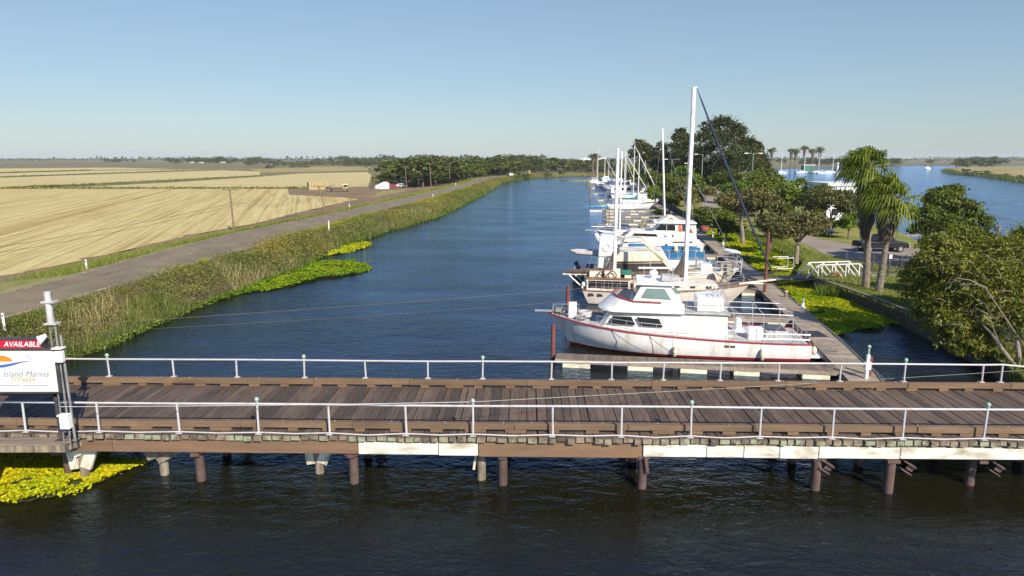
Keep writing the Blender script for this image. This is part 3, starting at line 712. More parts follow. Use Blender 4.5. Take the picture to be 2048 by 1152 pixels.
# ---- camera mast with boxes and conduits
mast = thing('camera_mast', 'slender grey lattice mast with white boxes and a floodlight beside the marina sign', 'mast', Vector((V(129,842,20.62).x, 20.62, BZ-.05)))
mh = HT(580, 20.62) - BZ
q = MB()
for dx, dy in ((-.1,0),(.1,0),(0,.16)): q.cyl((dx,dy,-.2),(dx*.8,dy*.8,mh*.92),.022,n=6)
k = 0.0
while k < mh*.9:
    q.cyl((-.1,0,k),(.1,0,k+.2),.01,n=4); q.cyl((.1,0,k+.2),(0,.16,k+.4),.01,n=4); k += .4
q.build('lattice', M['galv'], mast)
q = MB(); q.cyl((.28,-.02,0),(.24,-.02,mh*.72),.04,n=8); q.cyl((.16,-.06,.2),(.14,-.06,mh*.8),.022,n=6); q.build('conduit', M['galv'], mast)
q = MB(); q.cyl((-.02,0,mh*.8),(-.02,0,mh),.1,n=10); q.box(-.18,.2,-.13,.13,mh*.93,mh*.94); q.box(-.16,.2,-.13,.13,mh*.79,mh*.8); q.build('camera_housing', M['pipe'], mast, smooth=True)
q = MB(); q.obox((.2,-.14,mh*.585),(.26,.16,.36)); q.box(.04,.36,-.26,.0,mh*.635,mh*.645); q.build('control_box', M['white'], mast, bevel=.02)
q = MB(); q.loft([q._ring((-.16,-.08,mh*.72),(-.7,-.5,-.3),.06,10), q._ring((-.34,-.2,mh*.69),(-.7,-.5,-.3),.15,10)]); q.build('floodlight', M['white'], mast, smooth=True)
q = MB(); q.obox((.14,-.14,.7),(.3,.2,.42)); q.obox((.12,-.16,.95),(.34,.24,.05)); q.build('junction_box', M['white'], mast, bevel=.02)
# ================================================================ BOATS
class Berth:
    """where a boat lies: axis through the middle of the berth, bow to the left or right"""
    def __init__(s, pl, pr, Yc, ang, bow='L', z=0.0):
        a = R(ang); K = (CAMZ-1.0)*SP; um = ((pl+pr)/2-CX)/F
        P0 = Vector((um*(Yc*CP+K), Yc, 0)); d = Vector((math.cos(a), math.sin(a), 0))
        def hit(pxx):
            u = (pxx-CX)/F; return (u*(P0.y*CP+K)-P0.x)/(d.x-u*d.y*CP)
        A, B = P0 + d*hit(pl), P0 + d*hit(pr)
        s.L = (B-A).length; s.bow = bow
        if bow == 'L': s.o, s.d, s.rz = A, d, a
        else: s.o, s.d, s.rz = B, -d, a + math.pi
        s.n = Vector((-d.y, d.x, 0)); s.n = s.n if s.n.y < 0 else -s.n      # towards the camera
    def at(s, pxx, pyy, w):
        """local x and z of a photo point lying on the side plane w metres nearer than the axis"""
        r = ray(pxx, pyy); C = Vector((0,0,CAMZ)); q = s.o + s.n*w
        t = (q - C).dot(s.n) / r.dot(s.n); p = C + r*t
        return (p - s.o).dot(s.d), p.z
    def xs(s, pts, w): return [s.at(a, b, w) for a, b in pts]

def hull(parent, L, B, zb, zs, mats, rake=0.9, ws=0.88, stern=0.0, n=20, fine=2.3, full=0.42, stripe=0.16, name='hull', p=2.0, deckmat=None, rub=None, rubr=0.04):
    def hb(t):
        f = 1-(1-min(t/full,1))**fine
        return max(0.012, B/2*f*(1-(1-ws)*max(0,(t-.5)/.5)**2))
    def zsh(t): return zs + (zb-zs)*(1-t)**p
    def pt(t, k, sd):
        b = hb(t); Z = zsh(t); wl = .5+.42*min(t/.5,1)
        lv = [(1.0,Z),(.985,Z*.55),((.985+wl)/2.0,stripe+.02),(wl,stripe*.3),(wl*.8,-.35),(0.0,-.55)][k]
        zz = lv[1]; x = L*t + rake*(1-max(zz,-.4)/Z)*(1-t)**3 - stern*(1-zz/Z)*(t**6)
        return (x, sd*b*lv[0], zz)
    ts = [(i/(n-1))**1.35 for i in range(n)]
    mb = MB()
    for sd in (1,-1):
        for k in range(5):
            ring = [[pt(t,k,sd), pt(t,k+1,sd)] for t in ts]
            mb.loft(ring, m=(0,0,1,2,2)[k], cap=False, closed=False)
    tr = [pt(1,k,1) for k in range(6)] + [pt(1,k,-1) for k in range(4,-1,-1)]
    mb.add(tr, [tuple(range(len(tr)))], 0)
    h = mb.build(name, mats, parent, smooth=True, weld=True)
    d = MB(); rings = [[(L*t,hb(t)*.985,zsh(t)-.05),(L*t,0,zsh(t)-.02),(L*t,-hb(t)*.985,zsh(t)-.05)] for t in ts]
    d.loft(rings, cap=False, closed=False); d.build('deck', deckmat or M['deckgrey'], parent)
    if rub:
        q = MB(); ring = [(L*t-0.02,hb(t)+.01,zsh(t)) for t in reversed(ts)] + [(L*t-.02,-hb(t)-.01,zsh(t)) for t in ts[1:]]
        q.tube(ring, rubr, n=6, closed=True); q.build('rub_rail', rub, parent, smooth=True)
    return (lambda x: hb(x/L)), (lambda x: zsh(x/L))

def house(mb, x0b, x1b, x0t, x1t, wb, wt, z0, z1, m=0, nose=0.0, wf=1.0):
    """cabin block with sloping ends; wf narrows the front, nose rounds it"""
    a, b = wb/2, wt/2
    lo = [(x0b,-a*wf,z0),(x1b,-a,z0),(x1b,a,z0),(x0b,a*wf,z0)]; hi = [(x0t,-b*wf,z1),(x1t,-b,z1),(x1t,b,z1),(x0t,b*wf,z1)]
    if nose:
        lo = [(x0b,-a*wf*.55,z0),(x0b+nose,-a*wf,z0)]+lo[1:3]+[(x0b+nose,a*wf,z0),(x0b,a*wf*.55,z0)]
        hi = [(x0t,-b*wf*.55,z1),(x0t+nose,-b*wf,z1)]+hi[1:3]+[(x0t+nose,b*wf,z1),(x0t,b*wf*.55,z1)]
    n = len(lo); mb.add(lo+hi, [tuple(range(n-1,-1,-1)), tuple(range(n,2*n))]+[(k,(k+1)%n,(k+1)%n+n,k+n) for k in range(n)], m)
def sidewin(mb, poly, z0, w0, z1, w1, off=0.012, th=0.03, sides=(1,-1)):
    for sd in sides:
        mb.cut.append((len(mb.v),len(mb.f)))
        f = [(x, sd*(lerp(w0,w1,(z-z0)/(z1-z0))/2+off), z) for x, z in poly]; bk = [(x, y-sd*th, z) for x, y, z in f]; n = len(f)
        mb.add(f+bk, [tuple(range(n)), tuple(range(2*n-1,n-1,-1))]+[(k,(k+1)%n,(k+1)%n+n,k+n) for k in range(n)])
def endwin(mb, x0, z0, x1, z1, y0, y1, off=-0.012, th=0.03):
    """pane on a sloping front or rear wall that runs from (x0,z0) up to (x1,z1)"""
    for o_ in ((off,),):
        mb.cut.append((len(mb.v),len(mb.f)))
        f = [(x0+off,y0,z0),(x0+off,y1,z0),(x1+off,y1*.94,z1),(x1+off,y0*.94,z1)]; bk = [(x-math.copysign(th,off),y,z) for x,y,z in f]
        mb.add(f+bk, [(0,1,2,3),(7,6,5,4),(0,1,5,4),(1,2,6,5),(2,3,7,6),(3,0,4,7)])
def rails(mb, base, h, r=0.014, levels=(1.0,0.5)):
    for p in base: mb.cyl(p, (p[0],p[1],p[2]+h), r, n=5)
    for l in levels: mb.tube([(p[0],p[1],p[2]+h*l) for p in base], r, n=5)
def fender(parent, x, y, z, r=0.13, h=0.55, mat='white'):
    q = MB(); q.sphere((x,y,z),(r,r,h/2),10,8); q.cyl((x,y,z+h/2),(x,y,z+h/2+.5),.012,n=4); q.build('fender', M[mat], parent, smooth=True)

# ---------------------------------------------------------------- nearest: white motor yacht with red trim
b1 = Berth(1097, 1606, 37.9, -9.0)
L = b1.L
y1 = thing('motor_yacht', 'white motor yacht with red rub rail, square pilothouse and radar dome nearest the bridge', 'yacht', b1.o, b1.rz)
hb, zs_ = hull(y1, L, 4.3, 1.8, 0.98, [M['hullwhite'],M['red'],M['red']], rake=1.3, ws=.86, stripe=.15, deckmat=M['deckgrey'], rub=M['red'], rubr=.045)
wh = 3.1
P1 = lambda a, b_, w=wh/2: b1.at(a, b_, w)
xA, xB = P1(1186,661)[0], P1(1456,660)[0]
xF = P1(1217,634)[0]; ZT = 2.36
mb = MB(); house(mb, xA, xB, xF, xB-.05, wh+.1, wh-.1, .95, ZT, nose=.25, wf=.86); mb.build('deckhouse', M['white'], y1, bevel=.05)
mb = MB()
sidewin(mb, [(P1(1217,652)[0],1.70),(P1(1225,638)[0],2.10),(P1(1263,639)[0],2.09),(P1(1271,655)[0],1.62)], .95, wh+.1, ZT, wh-.1)
sidewin(mb, [(P1(1281,656)[0],1.62),(P1(1273,640)[0],2.08),(P1(1318,643)[0],2.02),(P1(1326,658)[0],1.56)], .95, wh+.1, ZT, wh-.1)
mb.build('cabin_window', M['glass'], y1)
mb = MB()
for sd in (1,-1):
    for (u, v) in (((1217,652),(1271,655)),((1281,656),(1326,658))): pass
endwin(mb, lerp(xA,xF,.45), lerp(.95,ZT,.45), lerp(xA,xF,.92), lerp(.95,ZT,.92), -.7, .7); mb.build('front_window', M['glass'], y1)
# upper coaming sweeping round the front of the flying bridge
xn0, xn1 = P1(1194,628)[0], P1(1226,598)[0]; xc = P1(1368,628)[0]
mb = MB(); wc = 3.3
outer, inner = [], []
def ring(t0, zt_, x0, w):
    pts = []
    for k in range(13):
        a = math.pi/2 + math.pi*k/12
        pts.append((x0+1.1+1.1*math.cos(a), w/2*math.sin(a), zt_(k)))
    return [(xc, w/2, zt_(0)-.05)] + pts + [(xc, -w/2, zt_(0)-.05)]
zt_ = lambda k: 2.98 + .2*math.sin(math.pi*k/12)
lo = [(x,y,ZT+.0) for x,y,z in ring(0,zt_,xn0,wc)]; hi = ring(0,zt_,xn1,wc-.1); hi2 = [(x+.05 if x<xc else x,y*.965,z) for x,y,z in hi]; lo2 = [(x+.1 if x<xc else x,y*.96,ZT+.0) for x,y,z in lo]
mb.loft([lo,hi,hi2,lo2], cap=False, closed=False)
mb.add([lo[0],hi[0],hi2[0],lo2[0]],[(0,1,2,3)]); mb.add([lo[-1],hi[-1],hi2[-1],lo2[-1]],[(0,1,2,3)])
mb.build('flybridge_coaming', M['white'], y1, smooth=True)
mb = MB(); e_ = lambda a, b_, t: tuple(lerp(a[i], b_[i], t) for i in range(3)); mb.tube([(x-.01,y*1.005,z) for x,y,z in [e_(hi[1],hi[0],.55)]+hi[1:-1]+[e_(hi[-2],hi[-1],.55)]], .055, n=6); mb.build('red_coaming_trim', M['red'], y1, smooth=True)
mb = MB(); mb.prism_z([(xn0+.3,-wc*.44),(xB+.08,-wc*.5),(xB+.08,wc*.5),(xn0+.3,wc*.44)], ZT+.003, ZT+.07); mb.build('upper_deck', M['deckgrey'], y1, bevel=.02)
mb = MB(); mb.box(xn1+1.0, xc-.1, -wc/2+.1, wc/2-.1, ZT+.07, 2.72); mb.build('bridge_deck', M['deckgrey'], y1)
# pilothouse
P2 = lambda a, b_: b1.at(a, b_, 1.25)
x0b, x1b, x0t, x1t = P2(1260,603)[0], P2(1367,603)[0], P2(1284,570)[0], P2(1338,571)[0]
zb0, zb1 = 2.7, 3.86
mb = MB(); house(mb, x0b, x1b, x0t, x1t, 2.7, 2.3, zb0, zb1); mb.build('pilothouse', M['white'], y1, bevel=.04)
mb = MB(); sidewin(mb, [P2(1281,596),P2(1293,577),P2(1329,578),P2(1343,600)], zb0, 2.7, zb1, 2.3); mb.build('pilothouse_window', M['green_glass'], y1)
mb = MB(); endwin(mb, lerp(x0b,x0t,.3), lerp(zb0,zb1,.3), lerp(x0b,x0t,.9), lerp(zb0,zb1,.9), -1.05, -.06); endwin(mb, lerp(x0b,x0t,.3), lerp(zb0,zb1,.3), lerp(x0b,x0t,.9), lerp(zb0,zb1,.9), .06, 1.05)
mb.build('windscreen', M['green_glass'], y1)
mb = MB(); sidewin(mb, [P2(1344,577),P2(1352,577),P2(1362,588),P2(1352,588)], zb0, 2.7, zb1, 2.3, off=.0); mb.build('quarter_window', M['green_glass'], y1)
mb = MB(); house(mb, x0t-.35, x1t+.75, x0t-.3, x1t+.7, 2.75, 2.6, zb1+.003, zb1+.14); mb.build('pilothouse_roof', M['cleanwhite'], y1, bevel=.04)
mb = MB(); xd = P2(1309,556)[0]; mb.cyl((xd,.2,zb1+.13),(xd,.2,zb1+.3),.16,n=10); mb.sphere((xd,.2,zb1+.42),(.26,.26,.2),14,8); mb.build('radar_dome', M['cleanwhite'], y1, smooth=True)
mb = MB(); mb.obox((xd+.1,.9,zb1+.62),(1.9,.16,.1),R(8)); mb.cyl((xd+.1,.9,zb1+.13),(xd+.1,.9,zb1+.6),.09,n=8); mb.build('radar_scanner', M['cream'], y1, bevel=.02)
mb = MB()
for (xx, yy, hh) in ((x0t+.1,-.8,.9),(x1t+.2,-.9,1.1),(x1t+.1,1.0,1.4),(x0t+.5,.9,1.2)): mb.cyl((xx,yy,zb1+.13),(xx,yy,zb1+.13+hh),.016,n=5)
mb.build('aerial', M['pipe'], y1)
mb = MB(); mb.obox((x1t+.1,-.5,zb1+.3),(1.0,.9,.3),0,R(4)); mb.build('roof_hatch_box', M['deckgrey'], y1, bevel=.04)
# aft locker on upper deck with folded chairs, rails
xl0, xl1 = P1(1396,620)[0], P1(1450,620)[0]
mb = MB(); mb.box(xl0, xl1, -1.1, .9, ZT+.072, ZT+.78); mb.build('deck_locker', M['cleanwhite'], y1, bevel=.05)
mb = MB()
for k in range(3):
    ox = xl0+.6+k*.3; oz = ZT+.8
    mb.tube([(ox,-.6,oz),(ox+.5,-.6,oz+.55),(ox+.5,-.1,oz+.55),(ox,-.1,oz)],.016,n=4); mb.tube([(ox+.5,-.6,oz),(ox,-.6,oz+.55),(ox,-.1,oz+.55),(ox+.5,-.1,oz)],.016,n=4)
mb.build('folded_chairs', M['rail'], y1)
mb = MB(); rails(mb, [(lerp(xc+.1,xB,k/5), sd*-1.5, ZT+.07) for sd in (1,) for k in range(6)], .7); rails(mb, [(lerp(xc+.1,xB,k/5), 1.5, ZT+.07) for k in range(6)], .7); rails(mb, [(xB,lerp(-1.5,1.5,k/4),ZT+.07) for k in range(5)], .7)
mb.build('upper_railing', M['rail'], y1)
mb = MB()
for sd in (-1,1): rails(mb, [(lerp(xA+.2,xB+.2,k/9), sd*(hb(lerp(xA+.2,xB+.2,k/9))-.08), zs_(lerp(xA+.2,xB+.2,k/9))-.02) for k in range(10)], .62)
for sd in (-1,1): rails(mb, [(lerp(11.2*L/14.6,L-.1,k/4), sd*(hb(lerp(11.2*L/14.6,L-.1,k/4))-.08), zs_(13)-.02) for k in range(5)], .55)
rails(mb, [(L-.1, lerp(-1.75,1.75,k/4), .93) for k in range(5)], .55)
mb.build('deck_railing', M['rail'], y1)
mb = MB(); rails(mb, [(lerp(.25,1.7,k/3), sd*max(.1,hb(lerp(.25,1.7,k/3))-.06), zs_(lerp(.25,1.7,k/3))-.02) for sd in (-1,) for k in range(4)], .55); rails(mb, [(lerp(.25,1.7,k/3), max(.1,hb(lerp(.25,1.7,k/3))-.06), zs_(lerp(.25,1.7,k/3))-.02) for k in range(4)], .55)
mb.obox((-.25,0,1.93),(1.1,.22,.08)); mb.build('bow_pulpit', M['rail'], y1)
mb = MB(); mb.obox((P1(1146,625,0)[0],-.4,zs_(1.4)+.48),(.46,.14,.92),R(8)); mb.build('foredeck_panel', M['cleanwhite'], y1, bevel=.02)
mb = MB(); mb.cyl((1.0,.1,1.8),(1.0,.1,2.1),.17,n=10); mb.cyl((.8,-.35,1.95),(1.2,.4,1.95),.08,n=8); mb.torus((1.9,-.5,1.72),.3,.07,'z'); mb.obox((.6,.2,1.98),(.5,.25,.25),.4); mb.build('anchor_windlass', M['galv'], y1)
mb = MB(); mb.torus((2.1,.2,1.72),.42,.09,'z'); mb.torus((2.1,.2,1.86),.36,.09,'z'); mb.build('coiled_rope', M['pipe'], y1)
# cockpit: boxes, canopy frame, engine covers
xk = P1(1500,670)[0]; xe = P1(1456,650)[0]
mb = MB(); mb.box(xk, xk+.78, -1.2, -.5, .95, 1.58); mb.build('cockpit_locker', M['cleanwhite'], y1, bevel=.03)
mb = MB(); mb.box(xe+.75, xe+1.05, .3, .8, .95, 1.75); mb.box(xe+.6, xe+1.2, .2, .9, .95, 1.15); mb.build('helm_seat', M['cleanwhite'], y1, bevel=.04)
mb = MB(); mb.box(xk+1.0,xk+2.2,-.6,.9,.95,1.35); mb.build('stern_bench', M['deckgrey'], y1, bevel=.03)
mb = MB(); mb.box(xk+1.1,xk+2.1,-.5,.8,1.36,1.42); mb.build('bench_cushion', M['smoke'], y1, bevel=.02)
mb = MB()
for xx in (xe+.4, xe+1.9, xe+3.4):
    mb.tube([(xx,-1.6,.95),(xx-.1,-1.55,2.5),(xx-.1,1.55,2.5),(xx,1.6,.95)],.022,n=5)
for yy in (-1.55,0,1.55): mb.tube([(xB,yy,2.5),(xe+3.3,yy,2.48)],.018,n=5)
mb.tube([(xe+1.9,-1.6,1.0),(xe+3.3,-1.55,2.48)],.016,n=5); mb.tube([(xe+1.9,1.6,1.0),(xe+.3,1.55,2.48)],.016,n=5)
mb.build('canopy_frame', M['rail'], y1)
mb = MB()
for xx in (P1(1449,690,2.1)[0],P1(1461,690,2.1)[0]): sidewin(mb, [(xx,.72),(xx+.25,.72),(xx+.25,.83),(xx,.83)], 0, 2*hb(xx), 1, 2*hb(xx), off=.0)
mb.build('hull_vents', M['dark_metal'], y1)
mb = MB(); mb.box(L-.02, L+.75, -1.6, 1.6, .18, .26); mb.build('swim_platform', M['cleanwhite'], y1, bevel=.02)
fender(y1, 7.3*L/14.6, -hb(7.3)-.14, .42, .12, .62, 'float'); fender(y1, 12*L/14.6, -hb(12)-.13, .42, .14, .7, 'float'); fender(y1, L+.2, -1.6, .6, .14, .5, 'float')
mb = MB()
for a, c in (((.4,-.6,1.9),(1.2,-3.2,.55)),((3.4,-1.75,1.55),(5.6,-3.0,.5)),((5.6,-2.05,1.3),(7.1,-3.0,.5)),((L-.2,-1.8,.95),(L+1.6,-1.0,.5))):
    a, c = Vector(a), Vector(c); mb.tube([a.lerp(c,t)-Vector((0,0,.5*t*(1-t))) for t in np.linspace(0,1,7)], .016, n=4)
mb.build('mooring_lines', M['dark_metal'], y1)

# ---------------------------------------------------------------- ketch behind it
b2 = Berth(1166, 1500, 50.2, -9.0, 'R'); L = b2.L
k2 = thing('ketch', 'cream two masted ketch with brown sail covers and pale bowsprit behind the nearest yacht', 'sailboat', b2.o, b2.rz)
hb, zs_ = hull(k2, L, 3.7, 1.65, 1.05, [M['ketchhull'],M['ketchhull'],M['brown_canvas']], rake=1.5, ws=.72, stern=.5, full=.5, fine=2.0, deckmat=M['dockx'], rub=M['teak'], rubr=.05)
P = lambda a, b_, w=1.3: b2.at(a, b_, w)
xa, xf = P(1262,578)[0], P(1172,578)[0]           # pilothouse, xa is nearer the bow
mb = MB(); house(mb, xa, xf, xa+.15, xf-.1, 2.75, 2.6, 1.0, 1.92); mb.build('aft_cabin', M['ketchhull'], k2, bevel=.04)
mb = MB()
for k in range(5):
    a, c = lerp(xa+.2,xf-.15,k/5)+.012, lerp(xa+.2,xf-.15,(k+1)/5)-.012
    sidewin(mb, [(a,1.24),(c,1.24),(c,1.8),(a,1.8)], 1.0, 2.75, 1.92, 2.6)
mb.build('cabin_window', M['glass'], k2)
mb = MB(); mb.box(xa-.15,xf+.05,-1.4,1.4,1.923,1.99); mb.build('cabin_roof', M['teak'], k2, bevel=.02)
mb = MB(); mb.box(xa-.0,xa+.5,.3,1.1,1.992,2.2); mb.box(xa+.8,xa+2.0,-.9,1.0,1.992,2.4); mb.box(xa+2.2,xf-.2,-.7,.9,1.992,2.35); mb.build('roof_locker', M['cream'], k2, bevel=.04)
mb = MB(); mb.box(xa-.02,xa+.75,.25,.95,2.205,2.5); mb.build('roof_planter', M['green_canvas'], k2, bevel=.05)
mb = MB(); mb.torus((xa+1.4,1.2,2.2),.3,.04,'y'); mb.torus((xa+2.2,1.15,2.15),.28,.04,'y'); mb.build('rope_coil', M['black'], k2)
xt0, xt1 = P(1480,590)[0], xa-.2
mb = MB(); house(mb, xt0+1.2, xt1, xt0+1.6, xt1, 2.3, 2.1, 1.05, 1.72, nose=.4); mb.build('trunk_cabin', M['cream'], k2, bevel=.05)
mb = MB()
for k in range(5): xx = lerp(xt0+2.0,xt1-.5,k/4.5); sidewin(mb, [(xx,1.38),(xx+.38,1.38),(xx+.38,1.56),(xx,1.56)], 1.05, 2.3, 1.72, 2.1)
mb.build('porthole', M['glass'], k2)
mb = MB()
for pxx in (1182,1200):
    xx = P(pxx,594,1.55)[0]; w_ = 2*hb(xx); sidewin(mb, [(xx-.28,.63),(xx+.22,.63),(xx+.22,.86),(xx-.28,.86)], 0, w_*.985, 1, w_*.985, off=.02)
mb.build('hull_window', M['smoke'], k2, bevel=.02)
mb = MB(); mb.cyl((.8,0,1.62),(-1.75,0,2.0),.09,.06,n=8); mb.box(-.9,.3,-.25,.25,1.68,1.73); mb.build('bowsprit', M['cream'], k2)
mb = MB()
for sd in (-1,1): rails(mb, [(lerp(.5,L-.3,k/10), sd*max(.12,hb(lerp(.5,L-.3,k/10))-.08), zs_(lerp(.5,L-.3,k/10))-.02) for k in range(11)], .62)
mb.build('lifelines', M['rail'], k2)
xm = P(1370,560,0)[0]; ztop = P(1369,175,0)[1]
mb = MB(); mb.cyl((xm,0,1.1),(xm+.02,0,ztop),.165,.15,n=12); mb.box(xm-.2,xm+.08,-.1,.1,ztop-.05,ztop+.02); mb.build('main_mast', M['cleanwhite'], k2, smooth=True)
mb = MB(); mb.tube([(xm,-1.2,ztop*.62),(xm,1.2,ztop*.62)],.035,n=6); mb.build('spreader', M['cleanwhite'], k2)
xz = P(1229,530,0)[0]; zz = P(1231,297,0)[1]
mb = MB(); mb.cyl((xz,0,1.1),(xz,0,zz),.14,.11,n=12); mb.build('mizzen_mast', M['cleanwhite'], k2, smooth=True)
def cover(parent, x0, x1, z0, z1, r0, r1, mast_h, mat, name='sail_cover'):
    q = MB(); rings = []
    for i in range(15):
        t = i/14; x = lerp(x0,x1,t); c = lerp(z0,z1,t); r = lerp(r0,r1,t); up = mast_h*max(0,(.16-t)/.16)**1.4; w = .03*math.sin(i*2.3)
        rings.append([(x, r*.62*math.cos(a)+w, c + r*math.sin(a)*(1 if math.sin(a)<0 else 1+.1*math.sin(i*1.7)) + (up if math.sin(a)>.3 else 0)) for a in np.linspace(0,2*math.pi,12,endpoint=False)])
    q.loft(rings); return q.build(name, mat, parent, smooth=True)
cover(k2, xm+.1, P(1232,552,0)[0]-.3, 2.25, 2.1, .28, .18, 1.5, M['brown_canvas'])
cover(k2, xz+.1, P(1133,541,0)[0], 2.35, 2.2, .3, .16, 1.3, M['brown_canvas'])
mb = MB(); mb.cyl((xm+.1,0,1.97),(P(1232,552,0)[0]-.2,0,1.92),.06,n=8); mb.build('main_boom', M['cream'], k2)
mb = MB(); mb.cyl((xz+.1,0,2.05),(P(1126,541,0)[0],0,2.0),.055,n=8); mb.build('mizzen_boom', M['cream'], k2)
pts = [Vector((xm-.2,0,ztop-.1)).lerp(Vector((-1.7,0,2.05)),t) + Vector((.0,0,-1.4*t*(1-t)*1.0)) for t in np.linspace(0,1,16)]
mb = MB(); mb.tube(pts, [.02]+[.055+.03*math.sin(math.pi*t) for t in np.linspace(.05,.97,14)]+[.03], n=7); mb.build('furled_jib', M['navy'], k2, smooth=True)
mb = MB()
for sd in (-1,1):
    mb.cyl((xm,0,ztop-.1),(xm+.4,sd*1.75,1.2),.010,n=4); mb.cyl((xm,0,ztop*.62),(xm-.7,sd*1.7,1.2),.010,n=4); mb.cyl((xz,0,zz-.1),(xz+.4,sd*1.5,1.1),.010,n=4)
mb.cyl((xm,0,ztop-.05),(xz,0,zz),.010,n=4); mb.cyl((xz,0,zz),(L-.1,0,1.1),.010,n=4); mb.cyl((xm,0,ztop*.63),(.2,0,1.65),.012,n=4)
mb.build('stays', M['rail'], k2)
mb = MB(); mb.box(L-.4,L-.1,-.3,.3,1.05,1.9); mb.cyl((L-.2,.9,1.0),(L+1.0,.9,2.1),.04,n=6); mb.cyl((L-.2,-.9,1.0),(L+1.0,-.9,2.1),.04,n=6); mb.build('stern_davits', M['rail'], k2)
mb = MB(); mb.sphere((xf-.1,1.2,1.75),(.13,.13,.18),8,6); mb.sphere((xf+.2,1.35,1.5),(.14,.14,.2),8,6); mb.build('fender', M['cleanwhite'], k2, smooth=True)

# ---------------------------------------------------------------- cream cruiser with smoked windscreens
b3 = Berth(1194, 1476, 57.8, -8.6, 'R'); L = b3.L
c3 = thing('flybridge_cruiser', 'cream flybridge cruiser with long smoked side windows and sloping radar arch, moored behind the ketch', 'cruiser', b3.o, b3.rz)
hb, zs_ = hull(c3, L, 4.2, 1.5, 1.05, [M['cream'],M['cream'],M['navy']], rake=1.1, deckmat=M['deckgrey'], rub=M['cleanwhite'])
P = lambda a, b_, w=1.75: b3.at(a, b_, w)
pol = P(1195,500)[0]
mb = MB(); mb.prism_y([P(1207,552),P(1215,528),P(1335,525),P(1350,552)], -1.75, 1.75)
mb.build('saloon', M['cream'], c3, bevel=.03)
mb = MB(); sidewin(mb, [P(1210,551),P(1219,527.5),P(1331,526),P(1344,551)], 0, 3.5, 1, 3.5)
mb.build('saloon_window', M['smoke'], c3)
mb = MB(); mb.prism_y([P(1222,524),P(1240,504),P(1326,503),P(1338,523)], -1.8, 1.8); mb.build('flybridge', M['cream'], c3, bevel=.08)
mb = MB(); xx0 = P(1293,488); xx1 = P(1335,530)
for sd in (-1.72,1.72):
    mb.cut.append((len(mb.v),len(mb.f))); mb.prism_y([P(1288,486),P(1297,486),P(1352,551),P(1338,551)] if False else [P(1285,483),P(1296,487),P(1350,552),P(1330,520)], sd-.08, sd+.08)
mb.build('radar_arch', M['cream'], c3, bevel=.03)
mb = MB(); a = P(1278,484); mb.tube([(a[0]+1.6,-1.7,a[1]-.1),(a[0]-.3,-1.6,a[1]+.02),(a[0]-.8,-1.5,a[1]-.5)],.07,n=8); mb.tube([(a[0]+1.6,1.7,a[1]-.1),(a[0]-.3,1.6,a[1]+.02),(a[0]-.8,1.5,a[1]-.5)],.07,n=8); mb.build('bimini_tube', M['ac'], c3, smooth=True)
mb = MB(); x0, x1 = P(1440,555)[0], P(1362,555)[0]
mb.prism_y([P(1438,562),P(1431,545),P(1360,545),P(1352,562)], -1.7, 1.7); mb.build('forward_cabin', M['cream'], c3, bevel=.04)
mb = MB(); sidewin(mb, [P(1434,561),P(1428,547),P(1372,547),P(1366,561)], 0, 3.4, 1, 3.4); mb.build('forward_cabin_window', M['smoke'], c3)
mb = MB(); z0 = P(1400,545)[1]; rails(mb, [(lerp(P(1431,545)[0],P(1362,545)[0],k/6), 1.6, z0) for k in range(7)], .75); rails(mb, [(lerp(P(1431,545)[0],P(1362,545)[0],k/6), -1.6, z0) for k in range(7)], .75); mb.build('roof_railing', M['rail'], c3)
mb = MB(); xx = P(1388,530)[0]; mb.box(xx-.35,xx+.35,.6,1.2,z0,z0+.1); mb.box(xx-.33,xx-.25,.6,1.2,z0+.4,z0+1.2); mb.box(xx-.33,xx+.3,.6,1.2,z0+.35,z0+.45); mb.build('deck_chair', M['ac'], c3)
mb = MB(); xx = P(1415,530)[0]; mb.box(xx-.5,xx+.4,-.3,.8,z0,z0+.55); mb.build('white_cool_box', M['cleanwhite'], c3, bevel=.04)
mb = MB(); xx = P(1455,555)[0]; mb.box(xx-.45,xx+.45,.3,1.0,1.15,2.0); mb.build('air_conditioner', M['ac'], c3, bevel=.03)
mb = MB()
rails(mb, [(xx-1.1,1.3,1.2),(xx-.4,1.6,1.2),(xx+.4,1.7,1.2),(xx+1.0,1.7,1.2)], 1.1, .025, (1.0,.6,.3)); rails(mb, [(xx-1.1,-1.3,1.2),(xx-.4,-1.6,1.2),(xx+.4,-1.7,1.2)], 1.1, .025, (1.0,.6,.3)); mb.tube([(xx-1.1,1.3,1.2),(xx-1.2,1.2,2.5),(xx-1.2,-1.2,2.5),(xx-1.1,-1.3,1.2)],.03,n=5); mb.build('bow_railing', M['pipe'], c3)
# white rounded stern wall with life ring mark
mb = MB(); mb.prism_y([P(1196,515),P(1199,474),P(1226,471),P(1236,496),P(1222,514)], -1.5, 1.5); mb.prism_y([P(1194,550),P(1196,516),P(1208,516),P(1204,552)], -1.45, 1.45); mb.build('stern_enclosure', M['cleanwhite'], c3, bevel=.12)
a = P(1213,495,1.52); mb = MB(); mb.torus((a[0],1.54,a[1]),.3,.05,'y'); mb.torus((a[0],-1.54,a[1]),.3,.05,'y'); mb.build('life_ring', M['cleanwhite'], c3, smooth=True)
dg_ = b3.o + b3.d*(L+1.2)
dinghy = thing('inflatable_dinghy', 'grey inflatable dinghy slung level at the stern of the cream cruiser', 'dinghy', V(1170, 505, 58.9), R(-8.6))
mb = MB()
for sd in (-.5,.5): mb.tube([(-1.1,sd*.4,.12),(-.7,sd,.05),(1.1,sd,0),(1.35,sd,0)],[.1,.2,.22,.18],n=10)
mb.tube([(-1.1,-.2,.12),(-1.18,0,.14),(-1.1,.2,.12)],.13,n=8); mb.build('tubes', M['grey_rubber'], dinghy, smooth=True)
